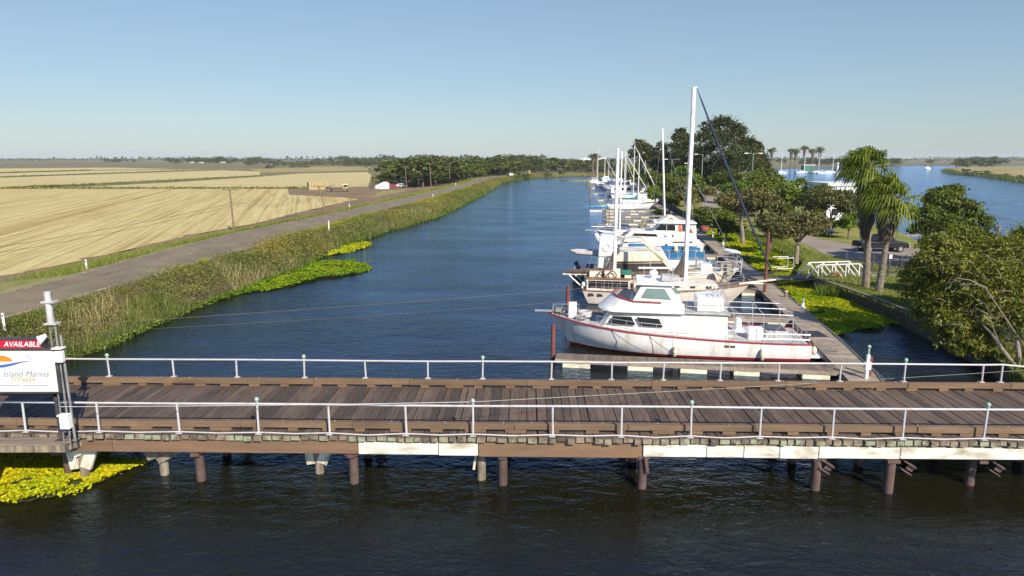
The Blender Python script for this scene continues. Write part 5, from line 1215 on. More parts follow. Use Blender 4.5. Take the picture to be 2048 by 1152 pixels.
def limbs(name, base_r, h, lobes, mat, parent, lean=(0,0), nl=5):
    q = MB(); top = Vector((lean[0],lean[1],h))
    q.tube([Vector((0,0,-.3)), Vector((lean[0]*.2,lean[1]*.2,h*.35)), Vector((lean[0]*.6,lean[1]*.6,h*.7)), top], [base_r*1.25,base_r,base_r*.85,base_r*.65], n=9)
    for l in sorted(lobes, key=lambda l: -l[3])[:nl]:
        e = Vector(l[:3]); st = top*.8; mid = st.lerp(e,.5)+Vector((random.uniform(-.2,.2),random.uniform(-.2,.2),.1*h))
        q.tube([st, mid, e], [base_r*.55, base_r*.35, base_r*.12], n=6)
    return q.build(name, mat, parent, smooth=True)
def auto_lobes(n, w, h0, h1, seed, dome=1.0, depth=None):
    r = random.Random(seed); out = []; cz = (h0+h1)/2; hh = (h1-h0)/2; depth = depth or w
    for i in range(n):
        a = r.uniform(0,2*math.pi); u = r.uniform(.15,.75)**.7; z = r.uniform(-.6,.75)
        k = math.sqrt(max(.1,1-(z*.9)**2))
        rr = r.uniform(.26,.42)
        out.append((w/2*u*k*math.cos(a), depth/2*u*k*math.sin(a), cz+hh*z*.8, w/2*rr*1.2, depth/2*rr*1.2, hh*rr*1.05))
    return out
def tree(label, p, w, h, mat, seed, n=5000, size=.2, h0=None, kind='broadleaf_tree', trunk=.2, nl=5, lobes=None, nlobes=9, lean=(0,0), group=None, bark='bark', depth=None, cat='tree', clump=22, spread=.3, flat=.35):
    t = thing(kind, label, cat, (p[0],p[1],p[2]), 0, group)
    h0 = h*.3 if h0 is None else h0
    lo = lobes or auto_lobes(nlobes, w, h0, h, seed, depth=depth)
    crown_mesh('crown', lo, n, size, mat, t, clump=clump, spread=spread, flat=flat)
    limbs('trunk', trunk, max(h0*1.1,h*.35), lo, M[bark], t, lean, nl)
    return t
def crown_px(cx, top, half, Y):
    """crown centre X, top height and half width from the photo at distance Y"""
    return V(cx,top,Y).x, HT(top,Y), half*(Y*CP+1.5)/F
def ptree(label, bx, Y, top, half, mat, seed, gz=.9, **kw):
    X, zt, hw = crown_px(bx, top, half, Y); return tree(label, (X,Y,gz), 2*hw, zt-gz, mat, seed, **kw)

# ---- near right: large willow-like tree leaning over the creek
p = G(2046,742,.6)
Y0 = 34.5
def lob(a, b_, r, Y, rz=None): c = V(a,b_,Y); return (c.x-p.x, Y-p.y, c.z-.6, r, r*.9, (rz or r*.8))
lobes = [lob(1905,600,1.15,36),lob(1960,545,1.3,36.5),lob(2030,520,1.5,36.5),lob(1880,560,.8,37.5),lob(1860,620,.65,36.5),lob(1930,655,1.0,35),lob(2010,610,1.4,34.5),lob(2080,570,1.7,35),lob(2150,520,1.8,36),lob(2110,640,1.4,33.6),lob(1990,500,.9,38.5),lob(1945,510,.8,38.5),lob(2200,600,1.6,34.5),lob(1975,672,.65,34.5),lob(1850,575,.6,38.5),lob(2060,480,1.0,39),lob(1895,500,.9,40),lob(1840,545,.8,40)]
wt = thing('willow_tree', 'large wind blown broadleaf tree leaning over the creek at the right edge beside the bridge', 'tree', (p.x,p.y,.6))
lobes += [lob(1828,592,.65,37.8),lob(1848,628,.65,36.6),lob(1872,655,.65,35.6),lob(1893,684,.55,34.4),lob(1925,700,.5,33.9),lob(1815,560,.5,38.5),lob(1880,492,.85,37),lob(1850,522,.7,37),lob(1930,475,.9,37.5),lob(1900,525,1.0,36.5),lob(1835,560,.5,37.5),lob(1945,690,.6,33.8),lob(1985,715,.5,33.6),lob(1900,650,.8,34.2),lob(2035,650,.9,33.2),lob(2000,560,1.1,34),lob(1960,600,.9,33.8),lob(2090,720,.8,33),lob(1880,610,.7,35)]
crown_mesh('crown', lobes, 52000, .095, LM['near'], wt, flat=.3, clump=26, spread=.27, drift=(-.25,0,-.1), aspect=.45)
q = MB(); 
T = lambda a,b_,Y: (V(a,b_,Y).x-p.x, Y-p.y, V(a,b_,Y).z-.6)
q.tube([(0,0,-.8),T(2037,705,p.y+.3),T(2033,668,p.y+1.2),T(2020,630,p.y+2.4),T(2000,590,p.y+3.2)],[.14,.11,.08,.05,.02],n=8)
q.tube([T(2052,760,p.y),T(2002,695,p.y+.2),T(1985,670,p.y+1.2),T(1955,640,p.y+2.6),T(1915,610,p.y+3.4)],[.11,.085,.06,.035,.015],n=8)
q.tube([T(2046,740,p.y),T(2075,670,p.y+.2),T(2080,600,p.y),T(2110,540,p.y+.5)],[.18,.14,.1,.05],n=8)
q.tube([T(2030,665,p.y+.8),T(1970,575,p.y-.5),T(1940,560,p.y-.9),T(1912,556,p.y-1.2)],[.04,.03,.02,.01],n=6)
q.tube([T(2000,690,p.y),T(1975,628,p.y-.8),T(1950,615,p.y-1.2)],[.03,.02,.01],n=6)
rr = random.Random(5)
for i in range(45):
    a = V(rr.uniform(1880,2060), rr.uniform(520,690), p.y+rr.uniform(-1,1.2)) - Vector((p.x,p.y,.6)); d = Vector((rr.uniform(-1,.3),rr.uniform(-.4,.4),rr.uniform(-.1,.6)))*rr.uniform(.5,1.1)
    q.tube([a, a+d*.5+Vector((0,0,.06)), a+d],[.014,.01,.004],n=4)
q.build('trunk', M['palebark'], wt, smooth=True)

# ---- the round tree beyond, and the bushes by the path
c0 = V(1905,440,62)
lobes = [(V(a,b_,Y).x-c0.x, Y-62, V(a,b_,Y).z-.9, r, r, r*.72) for a,b_,r,Y in ((1885,398,1.3,62),(1850,430,1.15,61),(1920,425,1.5,62.5),(1955,450,1.2,62),(1890,455,1.5,60.5),(1840,460,.9,61),(1870,490,1.1,60),(1930,485,1.3,60),(1960,480,1.0,62),(1865,405,.8,62),(1905,385,.8,62.5))]
tree('rounded dark green tree in front of the right hand channel, beyond the leaning willow', (c0.x,62,.9), 7, 7, LM['oak'], 1, n=15000, size=.15, lobes=lobes, trunk=.25, h0=2.2, kind='round_tree', spread=.25)
for i, (a, tp, hw, Y, lb) in enumerate(((2005,470,38,58,'low bushy shrub rising behind the leaning willow at the right edge'),(1850,490,34,50,'dark green shrub between the palms and the leaning willow'),(2045,455,30,66,'brownish shrub at the right edge by the channel'),(1990,515,60,47,'broad shrub just behind the leaning willow'),(1880,530,45,44,'dense shrub at the end of the retaining wall under the willow'))):
    ptree(lb, a, Y, tp, hw, LM['near'] if i != 2 else LM['olive'], 40+i, n=5500, size=.13, h0=.3, trunk=.1, kind='shrub', cat='shrub')
# ---- trees along the moorings (px centre, distance, top px, half width px)
ptree('small umbrella shaped tree with a forked trunk beside the gravel drive', 1601, 65.8, 413, 54, LM['olive'], 3, n=9000, size=.13, lobes=[(-1.7,0,3.2,1.1,1.1,.6),(-.6,.4,3.8,1.3,1.2,.65),(.7,-.2,3.9,1.2,1.2,.6),(1.7,.2,3.5,1.1,1.0,.55),(-1.1,-.6,2.6,.9,.8,.5),(1.2,-.7,3.0,1.0,.9,.5),(.1,-.8,3.2,1.0,.9,.5),(-2.2,.1,2.5,.7,.7,.5)], h0=1.9, trunk=.2, kind='umbrella_tree', bark='palebark')
ptree('wide grey green tree leaning beside the hyacinth, left of the umbrella shaped tree', 1492, 82, 378, 62, LM['olive'], 4, n=10000, size=.15, h0=2.6, trunk=.24, depth=6, nlobes=13, bark='palebark', lean=(-.5,0))
ptree('small dark tree between the wide grey green tree and the umbrella shaped tree', 1545, 76, 430, 34, LM['olive'], 5, n=5000, size=.14, h0=1.2, trunk=.15)
ptree('leafy tree with many thin stems in front of the white boathouse', 1668, 88, 372, 50, LM['olive'], 6, n=8500, size=.15, h0=1.6, trunk=.18, nlobes=12)
ptree('bright green tree beside the leafy tree by the white boathouse', 1702, 84, 420, 26, LM['bright'], 7, n=4000, size=.14, h0=.8, trunk=.12)
ptree('bright green leafy tree at the bend of the drive behind the grey green tree', 1592, 112, 356, 46, LM['bright'], 8, n=8000, size=.2, h0=1.0, nlobes=12)
ptree('dark green tree left of the bright green tree at the drive bend', 1528, 120, 345, 36, LM['oak'], 9, n=6000, size=.2, h0=1.0)
ptree('dark tree behind the leafy tree by the boathouse', 1640, 104, 366, 34, LM['oak'], 10, n=5000, size=.18, h0=1.2)
ptree('brownish olive tree close to the walkway and the pale mast', 1392, 122, 368, 34, LM['olive'], 11, n=6500, size=.2, h0=1.5)
ptree('dark bush under the mast by the shaded bank', 1425, 104, 412, 40, LM['oak'], 12, n=5500, size=.18, h0=.3, kind='shrub', cat='shrub')
ptree('low dark shrub on the bank left of the wide grey green tree', 1440, 92, 425, 30, LM['oak'], 13, n=4000, size=.17, h0=.2, kind='shrub', cat='shrub')
for i_,(a_,Y_,t_,h_) in enumerate(((1455,87,438,26),(1480,88,446,20),(1412,112,430,24),(1570,84,440,24),(1475,118,402,30))):
    ptree('low dark shrub in the shade under the bank trees beside the hyacinth', a_, Y_, t_, h_, LM['oak'], 140+i_, n=2600, size=.14, h0=.05, trunk=.08, kind='shrub', cat='shrub', group='shrubs under the bank trees')
row = [(1350,150,345,30,'oak'),(1325,170,345,26,'oak'),(1372,140,372,22,'bright'),(1340,128,385,20,'oak'),(1300,190,338,24,'oak'),(1278,225,330,24,'bright'),(1258,250,334,18,'oak'),(1366,182,332,24,'bright'),(1430,190,340,30,'oak'),(1462,150,335,34,'oak'),(1500,160,340,36,'oak'),(1480,128,360,34,'bright'),(1455,210,326,30,'oak'),(1405,215,330,22,'oak'),(1527,185,336,22,'oak'),(1315,215,326,22,'olive'),(1287,280,318,20,'olive'),(1505,138,352,30,'olive'),(1350,205,322,26,'oak'),(1390,172,345,22,'bright'),(1548,150,350,20,'oak'),(1312,146,372,16,'bright'),(1515,104,378,26,'oak'),(1560,96,395,22,'oak')]
for i, (a,Y,tp,hw,mt) in enumerate(row):
    ptree({'oak':'dark green bank tree in the dense belt behind the moored boats','bright':'lighter green bank tree in the dense belt behind the moored boats','olive':'olive brown bank tree in the dense belt behind the moored boats'}[mt], a, Y, tp, hw, LM[mt], 60+i, n=3800, size=.0013*Y+.03, h0=.5, trunk=.2, group='bank trees behind the moorings', nl=3)
# ---- tall eucalyptus
def euc(label, lob_px, Y, base, n, seed, mat='euc', trunk=.45):
    X = V(base,370,Y).x; lo = [(V(a,b_,Y+dy).x-X, dy, V(a,b_,Y+dy).z-.9, r*Y/F, r*Y/F, r*.85*Y/F) for a,b_,r,dy in lob_px]
    return tree(label, (X,Y,.9), 15, 20, LM[mat], seed, n=n, size=.0016*Y, lobes=lo, trunk=trunk, h0=5, kind='eucalyptus_tree', nl=7, bark='palebark', clump=30, spread=.26)
euc('tallest dark eucalyptus with a broad rounded crown right of the tall mast', [(1445,262,28,0),(1422,278,22,-3),(1470,272,24,2),(1440,300,34,-4),(1485,300,28,3),(1415,310,20,0),(1465,330,34,-3),(1498,328,24,2),(1430,340,28,2),(1412,262,12,1),(1405,252,8,0),(1500,290,16,3),(1450,248,14,2)], 185, 1452, 15000, 21)
euc('shorter eucalyptus sloping away on the right of the tallest one', [(1505,305,18,0),(1518,318,16,2),(1500,335,20,-2),(1526,335,12,0),(1512,292,10,1)], 200, 1508, 5500, 22)
euc('eucalyptus standing behind the tall mast, left of the tallest one', [(1360,278,16,0),(1385,285,18,2),(1345,300,16,-2),(1375,312,24,0),(1395,305,14,2),(1352,325,20,1),(1388,335,18,0),(1362,264,9,0),(1338,318,11,1)], 205, 1370, 8500, 23)
euc('small eucalyptus with a russet side, left of the leaning mast', [(1280,292,12,0),(1292,300,12,2),(1270,310,12,-2),(1290,320,14,0),(1300,312,9,2)], 230, 1284, 4500, 24)
euc('narrow dark eucalyptus between the masts', [(1318,295,9,0),(1312,310,11,1),(1326,312,12,0),(1318,328,14,-1)], 220, 1318, 4500, 25)

# ---- the two fan palms
def palm(label, base, top, crown_r, seed, skirt_len, flip=1):
    r = np.random.default_rng(seed); B = Vector(base); T = Vector(top) - B
    t = thing('fan_palm', label, 'palm tree', base)
    q = MB(); pts = [Vector((T.x*(s**1.25), T.y*s, T.z*s)) for s in np.linspace(0,1,26)]
    q.tube([Vector((0,0,-.3))]+pts, [.34]+[lerp(.29,.17,min(1,s*1.6))*(1+.06*(i%2)) for i, s in enumerate(np.linspace(0,1,26))], n=12); q.build('trunk', M['palmbark'], t, smooth=False)
    parts = []; pet = MB()
    nf = 40
    for i in range(nf):
        el = math.asin(lerp(-.55, .97, (i/nf)**.85)); az = i*2.39996 + r.uniform(-.3,.3)
        d = np.array([math.cos(el)*math.cos(az), math.cos(el)*math.sin(az), math.sin(el)])
        d = d + np.array([-.55,.1,.05]); d /= np.linalg.norm(d)          # the wind pushes the fronds to the left
        Lp = crown_r*r.uniform(.38,.55); base_ = np.array(T); hub = base_ + d*Lp + np.array([-.1,0,-.06*Lp])
        pet.tube([Vector(base_), Vector(base_ + d*Lp*.55 + np.array([0,0,.06])), Vector(hub)], [.03,.022,.016], n=4)
        side = np.cross(d, [0,0,1.0]); side /= np.linalg.norm(side)+1e-6; up = np.cross(side, d)
        tw = r.uniform(-.7,.7); s2 = side*math.cos(tw)+up*math.sin(tw)
        nb = 15; ang = np.linspace(-1.6,1.6,nb); bl = crown_r*.62*r.uniform(.85,1.15)
        for a in ang:
            dd = d*math.cos(a)+s2*math.sin(a); dd = dd + np.array([-.30,0.03,0]); dd /= np.linalg.norm(dd)
            l = bl*(.65+.35*math.cos(a)); w = .115*crown_r/1.7; pw = np.cross(dd, up); pw /= np.linalg.norm(pw)+1e-6
            p0 = hub; p1 = hub+dd*l*.5+np.array([-.03,0,-.02*l]); p2 = hub+dd*l*.85+np.array([-.12,0,-.16*l]); p3 = hub+dd*l+np.array([-.22,0,-.62*l])
            vs = np.array([p0-pw*w*.3,p0+pw*w*.3,p1+pw*w*.5,p1-pw*w*.5,p2+pw*w*.3,p2-pw*w*.3,p3+pw*w*.05,p3-pw*w*.05])
            parts.append((vs, np.array([(0,1,2,3),(3,2,4,5),(5,4,6,7)])))
    v, f = cat(parts); arr_obj('crown', v, f, LM['palm'], t); pet.build('frond_stalks', M['skirt'], t)
    # thatch of dead fronds hanging round the upper trunk
    parts = []; n = 2400
    for i in range(n):
        s = r.uniform(0,1); z = T.z - s*skirt_len; fr = z/T.z; cx = T.x*max(0,fr)**1.25; cy = T.y*fr
        a = r.uniform(0,2*math.pi); rad = (.25+.5*math.sin(math.pi*min(1,.25+s*.75))*(1 if s < .85 else .6))*r.uniform(.5,1.1)
        p0 = np.array([cx+.2*math.cos(a),cy+.2*math.sin(a),z+.25]); p1 = np.array([cx+rad*math.cos(a)-.1,cy+rad*math.sin(a),z-.15]); p2 = p1+np.array([-.12+r.uniform(-.1,.1),r.uniform(-.1,.1),-r.uniform(.35,.8)])
        w = np.array([-math.sin(a),math.cos(a),0])*r.uniform(.03,.09)
        parts.append((np.array([p0-w,p0+w,p1+w,p1-w,p2+w*.3,p2-w*.3]), np.array([(0,1,2,3),(3,2,4,5)])))
    v, f = cat(parts); arr_obj('dead_frond_skirt', v, f, M['skirt'], t)
    return t
m, nt, b = nmat('ringed_palm_bark'); b.inputs['Roughness'].default_value = .9
vp = coords(nt, (3.5,3.5,7.0)); np_ = noise(nt, vp, 1.6, 5, .65, .6)
rp = ramp(nt,[(.36,(.055,.043,.032)),(.48,(.17,.14,.108)),(.66,(.27,.23,.18))]); nt.links.new(np_, rp.inputs[0]); nt.links.new(rp.outputs[0], b.inputs['Base Color']); bump(nt, b, np_, 1.0, .06); M['palmbark'] = m
pb = G(1731,574,.9); tp = V(1740,338,pb.y); palm('taller fan palm with a long dark skirt of dead fronds, left of the pair', pb, (tp.x,tp.y,tp.z), 2.15, 31, 4.6)
pb = G(1757,583,.9); tp = V(1787,398,pb.y-.6); palm('shorter fan palm leaning right with bright fronds and a short skirt', pb, (tp.x,tp.y,tp.z), 2.1, 32, 2.4)

# ---- far fan palms on the other bank
def far_palm(px_, top, Y, label='distant fan palm standing on the far bank of the lagoon'):
    X = V(px_,320,Y).x; zt = HT(top,Y); t = thing('fan_palm', label, 'palm tree', (X,Y,.4), 0, 'distant fan palms on the far bank')
    q = MB(); q.cyl((0,0,-.3),(0,0,zt-.4),.45,.35,n=7); q.build('trunk', M['bark'], t)
    rr_ = 7*Y/F; crown_mesh('crown', [(0,0,zt-.4,rr_,rr_,rr_*.8)], 350, rr_*.22, LM['far'], t, aspect=.3)
    q = MB(); q.cyl((0,0,zt-rr_*2.3),(0,0,zt-.5),rr_*.32,rr_*.55,n=8); q.build('dead_frond_skirt', M['skirt'], t)
for a,tp,Y in ((1543,302,470),(1582,304,520),(1591,304,540),(1608,297,560),(1625,304,520),(1639,300,560)): far_palm(a,tp,Y)
for a,Y in ((1186,330),(1193,335)): far_palm(a,314,Y,'distant fan palm behind the farthest moored masts')

# ---- background trees: a few source trees, copied one by one
def src(nm, seed, mat, w, h, n, nlob=9, h0=0.0):
    t = thing(nm, 'tree', 'tree', (0,0,-500)); lo = auto_lobes(nlob, w, h*h0, h, seed)
    crown_mesh('crown', lo, n, .42, LM[mat], t, clump=14, spread=.34)
    limbs('trunk', .22, h*.3, lo, M['bark'], t, nl=3); return t
srcs = {'a':src('background_tree',91,'far',9,9,900), 'b':src('background_tree',92,'far',12,8,1000,9), 'c':src('background_tree',93,'fardry',10,7,800), 'd':src('background_tree',94,'far',6,11,700), 'e':src('background_shrub',95,'fardry',8,3.5,500,6,.02), 'f':src('background_shrub',96,'far',8,4,500,6,.02)}
used = set()
def bg(k, x, y, z=.45, s=1.0, rz=0, label='', group=''):
    cat_ = 'shrub' if k in 'ef' else 'tree'
    if k not in used: o = srcs[k]; used.add(k); o.location = (x,y,z); o.rotation_euler = (0,0,rz); o.scale = (s,)*3 if not isinstance(s,tuple) else s; o['label'] = label; o['group'] = group
    else: o = dup(srcs[k], (x,y,z), rz, label, group, s)
    o['category'] = cat_
    return o
rb = random.Random(17)
def bgpx(keys, a, base, hpx, Y=None, label='', group='', z=.45, wide=1.0):
    """a background tree whose foot is at photo point (a, base) and which is hpx photo pixels tall"""
    p = G(a, base, z) if Y is None else Vector((V(a,base,Y).x, Y, z))
    k = rb.choice(keys); hh = {'a':9,'b':8,'c':7,'d':11,'e':3.5,'f':4}[k]; s = hpx*(p.y)/F/hh
    return bg(k, p.x, p.y, z, (s*wide, s*wide, s), rb.uniform(0,6.3), label, group)
g1 = 'trees lining the road beyond the field'
for i in range(56):                                             # dense belt left of the road up to the bend
    a = rb.uniform(800,1000); Y = lerp(215,345,(a-800)/200)+rb.uniform(0,70); 
    bgpx('aab', a, 0, lerp(62,46,(a-800)/200)*rb.uniform(.65,1.0)*235/Y*lerp(1,1.35,(a-800)/200), Y, 'green roadside tree in the thick belt left of the far road', g1, .5, rb.uniform(1.3,2.0))
for i in range(44):
    a = rb.uniform(990,1240); Y = rb.uniform(440,620); bgpx('aabbf', a, 0, rb.uniform(14,27)*(1.15 if a < 1080 else .9), Y, 'green tree on the low far shore behind the river bend', 'trees on the far shore', .5, rb.uniform(1.3,2.2))
for a,Y,h_ in ((735,232,26),(748,236,34),(760,240,32),(772,246,28),(786,250,30),(800,256,36),(820,250,34),(838,246,38),(850,262,40)):
    bgpx('ad', a, 0, h_, Y, 'dark farmyard tree behind the white tarpaulin', 'farmyard trees', .5, 1.15)
for i in range(28):
    a = rb.uniform(855,1010); Y = rb.uniform(360,600); bgpx('aabb', a, 0, rb.uniform(20,34)*420/Y*lerp(.75,1.1,(a-855)/155), Y, 'green tree of the second belt behind the roadside trees', 'second tree belt', .45, rb.uniform(1.3,2.0))
for a,h_ in ((757,38),(783,30)):
    bgpx('d', a, 0, h_, 238, 'narrow pointed farmyard tree behind the white tarpaulin', 'pointed farmyard trees', .5, .5)
for i in range(26):
    a = rb.gauss(430,70); a = min(max(a,335),540); bgpx('abab', a, 328+rb.uniform(-2,1), rb.uniform(6,15), None, 'dark tree in the distant farm grove left of centre', 'distant farm grove', .45, 1.5)
for i in range(8): bgpx('ab', rb.uniform(205,275), 325+rb.uniform(-1,1), rb.uniform(5,9), None, 'dark tree in the small distant clump at far left', 'small distant clump of trees', .45, 1.5)
for i in range(20): bgpx('abf', rb.uniform(690,770), 331+rb.uniform(-2,1.5), rb.uniform(8,14), None, 'green tree in the rounded mid distance thicket', 'mid distance thicket', .45, 1.5)
for i in range(8): bgpx('ef', rb.uniform(490,560), 327+rb.uniform(-2,5), rb.uniform(4,9), None, 'grey green shrub scattered on the marsh plain', 'scattered marsh shrubs', .45, 1.3)
for i in range(14): bgpx('abc', rb.uniform(590,700), 325+rb.uniform(-2,2), rb.uniform(4,13), None, 'distant tree on the plain behind the stubble fields', 'scattered distant trees', .45, 1.4)
for a,b_,h_ in ((540,338,8),(586,336,5),(602,336,6),(615,336,5)): bgpx('e', a, b_, h_, None, 'grey round shrub at the edge of the pale meadow', 'meadow edge shrubs', .45, 1.2)
for i in range(14):
    a = rb.uniform(560,1090); k = rb.uniform(9,16)*(1.25 if a > 740 else .55); bgpx('ab', a, 0, k*rb.uniform(.6,1), rb.uniform(900,1250), 'distant wood tree on the skyline beyond the road belt', 'skyline wood trees', .45, 1.7)
for i in range(30):
    a = rb.uniform(1545,2048); bgpx('ab', a, 0, rb.uniform(7,13)*(1.25 if a > 1790 else 1), rb.uniform(900,1150), 'distant tree in the belt beyond the right hand marsh', 'skyline trees beyond the right marsh', .45, 1.8)
for i in range(14): bgpx('abf', rb.uniform(1015,1240), 0, rb.uniform(7,13), rb.uniform(700,900), 'distant tree on the skyline above the river bend', 'skyline trees above the bend', .45, 1.7)
bgpx('d', 1129, 0, 24, 620, 'single tall pointed tree on the skyline above the river bend', '', .45, .45)
for i in range(10): bgpx('ab', rb.uniform(1610,1700), 331, rb.uniform(6,16), None, 'dark tree behind the far marina boats', 'trees behind the far marina', .45, 1.3)
for a,b_,h_,w in ((1912,336,18,1.4),(1925,337,15,1.4),(1960,334,14,1.6),(1972,334,13,1.6)): bgpx('bf', a, b_, h_, None, 'dark tree growing on the reedy island at right', 'trees on the reedy island', .4, w)
for i in range(26): ax_ = rb.uniform(1925,2100); bgpx('f', ax_, 348.5+(ax_-1906)*.105-rb.uniform(2,9), rb.uniform(3,6), None, 'reed clump on the island shore at right', 'reed clumps on the island', .4, 1.5)
for a,b_,h_ in ((1042,357,12),(1054,357,10),(1098,354,9),(1125,351,11),(1034,360,9)): bgpx('f', a, b_, h_, None, 'round green bush on the far shore by the river bend', 'bushes at the river bend', .4, .8)
# skyline far wood as one mass
P_ = np.stack([rng.uniform(-2600,2600,5200), rng.uniform(2200,3400,5200), rng.uniform(0.5,1,5200)],1); h_ = 4+7*np.clip(vnoise(P_[:,0],P_[:,1]*0,170),-.6,1.2)
P_[:,2] = rng.random(5200)*np.maximum(h_,1.5)
n2 = 9000; yy = rng.uniform(900,1300,n2); pxs_ = rng.uniform(555,1095,n2); xx = (pxs_-CX)/F*yy; kk = np.interp(pxs_,[555,700,745,800,950,1060,1095],[3,5,9,12.5,12,14,5]); hh = kk*(.75+.35*np.clip(vnoise(xx,yy*0,16),-1,1))
P2_ = np.column_stack([xx,yy,.5+rng.random(n2)**.7*hh])
Pa_ = np.concatenate([P_,P2_]); sz_ = np.concatenate([rng.uniform(4,9,5200), rng.uniform(1.2,2.6,n2)])
v, f = leaf_quads(Pa_, rng.normal(size=Pa_.shape), sz_, .55); o = arr_obj('far_wood', v, f, LM['far']); tag(o, 'thin dark line of far woods along the horizon', 'woods', kind='stuff')

# ================================================================ GROUND COVER
def mat_of_hyacinth(name, label, poly, n, size, mat, z=.05, hgt=.22, noise_s=2.5):
    pts = [(p.x,p.y) for p in poly]; P = scatter_poly(pts, n); P = P + rng.normal(0,.12,P.shape); P = P[vnoise(P[:,0]+5,P[:,1],noise_s*.5)+.6*vnoise(P[:,0],P[:,1]+3,.5) > -1.35]; n = len(P); hz = z + hgt*(.5+.5*np.clip(vnoise(P[:,0],P[:,1],noise_s)+.5*vnoise(P[:,0]+9,P[:,1],noise_s*.35),-1,1))*rng.uniform(.75,1.1,n)
    P3 = np.column_stack([P,hz]); N = np.column_stack([rng.normal(0,.55,(n,2)), np.ones(n)])
    v, f = leaf_quads(P3, N, size*rng.uniform(.6,1.3,n), .8, .25)
    o = arr_obj(name, v, f, LM[mat]); tag(o, label, 'water plants', kind='stuff')
    q = MB(); k = len(pts); cx_ = sum(a for a,_ in pts)/k; cy_ = sum(b_ for _,b_ in pts)/k; q.add([(lerp(a,cx_,.035),lerp(b_,cy_,.05),z*.5) for a,b_ in pts],[tuple(range(k))]); m_ = q.build('base_mat', M['hymat'], o, fix=False)
    if m_.data.polygons[0].normal.z < 0: m_.data.flip_normals()
    return o
M['hymat'] = pm('submerged_hyacinth_mat', (0.022,0.03,0.006), (0.045,0.05,0.01), 2, rough=.9)
def wob(pts, z=0, k=6, amp=.25):
    P = px(pts, z); out = []
    for i in range(len(P)):
        a, c = P[i], P[(i+1)%len(P)]
        for j in range(k):
            q = a.lerp(c, j/k); L_ = (c-a).length; q = q + Vector((random.uniform(-1,1),random.uniform(-1,1),0))*min(amp, L_/k*.6); out.append(q)
    return out
mat_of_hyacinth('water_hyacinth', 'green yellow water hyacinth filling the water between walkway and retaining wall', wob([(1530,556),(1572,582),(1604,622),(1650,668),(1700,670),(1765,655),(1815,642),(1800,625),(1740,602),(1640,572),(1605,553),(1560,550)]), 34000, .07, 'hyacinth')
mat_of_hyacinth('water_hyacinth', 'green water hyacinth beyond the gangway beside the walkway', wob([(1516,540),(1600,547),(1616,522),(1582,499),(1506,469),(1440,451),(1402,442),(1412,468),(1440,486),(1475,508)]), 32000, .10, 'hyacinth')
mat_of_hyacinth('water_hyacinth', 'tongue of green water hyacinth reaching out from the left bank', wob([(420,606),(480,588),(560,578),(600,568),(640,557),(690,553),(740,541),(735,531),(705,521),(640,523),(585,528),(545,548),(470,570)]), 15000, .11, 'hygreen')
mat_of_hyacinth('water_hyacinth', 'yellower second tongue of hyacinth just beyond the first one', wob([(590,528),(640,512),(680,509),(720,500),(745,491),(728,487),(690,486),(640,498),(600,515)]), 8000, .13, 'yellow')
mat_of_hyacinth('water_hyacinth', 'bright yellow hyacinth mat under the sign at the bottom left', wob([(-330,1010),(-100,1014),(0,1012),(60,1005),(150,990),(185,975),(235,950),(300,924),(255,915),(170,908),(60,895),(-60,880),(-330,880)]), 24000, .058, 'yellow')
mat_of_hyacinth('water_hyacinth', 'narrow green hyacinth fringe under the left end of the bridge', wob([(-330,880),(0,880),(150,893),(200,880),(160,850),(100,800),(20,770),(-330,770)]), 9000, .08, 'hyacinth')

# bank vegetation on the left levee: density follows the bank, sizes grow with distance
def along(n, y0=22, y1=385):
    return y0*(y1/y0)**rng.random(n)
def bank_points(n, s0, s1, f0=LW, f1=LRL, z0=0.0, z1=2.2, y0=22, y1=385, pw=1.0):
    y = along(n,y0,y1); s = lerp(s0,s1,rng.random(n)**pw); x = f0(y)*(1-s)+f1(y)*s; zz = np.interp(s,[0,.3,.62,1],[-.15,.9,1.75,2.2]) if f0 is LW else lerp(z0,z1,s)
    return np.column_stack([x,y,zz]), s
P, s = bank_points(30000, -.06, .42, pw=1.2); k = vnoise(P[:,0]*1.0,P[:,1],9.0)-1.3*s > -.35; P = P[k]; n = len(P); sc = (P[:,1]/50)**.45
TOP = lambda P: np.clip(2.55-.004*(P[:,1]-40), 2.1, 2.6)+np.clip(1.4-P[:,1]/110,0,1)*(.35*vnoise(P[:,0]+2,P[:,1],3.2)+.5*(rng.random(len(P))<.07))
v, f = blade_quads(P, np.clip(rng.uniform(.35,1.15,n)*np.clip(1+.35*vnoise(P[:,0],P[:,1],6.0),.5,1.6), .12, np.maximum(.15,TOP(P)-P[:,2])), .05*sc*rng.uniform(.7,1.6,n), .22, (-.12,0)); o = arr_obj('bank_reeds', v, f, LM['reed']); tag(o, 'tall green and straw coloured reeds along the left river bank', 'reeds', kind='stuff')
parts = []
P, s = bank_points(6200, .12, .92); n = len(P)
per = 24; C = np.repeat(P,per,0); sc = np.repeat((P[:,1]/50)**.5*rng.uniform(.45,1.05,n)*(1+.35*np.clip(vnoise(P[:,0],P[:,1]+20,5.0),-1,1)),per); sc = np.clip(sc,.3,2.0)
off = rng.normal(size=(len(C),3))*np.array([.55,.55,.3])*sc[:,None]; off[:,2] = np.abs(off[:,2])+.25*sc; Q = C+off; Q[:,2] = np.minimum(Q[:,2], np.maximum(TOP(C), C[:,2]+.12)-rng.random(len(Q))*.2)
v, f = leaf_quads(Q, rng.normal(size=Q.shape)+np.array([0,0,.8]), .066*np.maximum(sc,.75)*rng.uniform(.6,1.4,len(Q)), .5); o = arr_obj('bank_scrub', v, f, LM['scrub']); tag(o, 'brownish green scrub covering the left levee slope', 'scrub', kind='stuff')
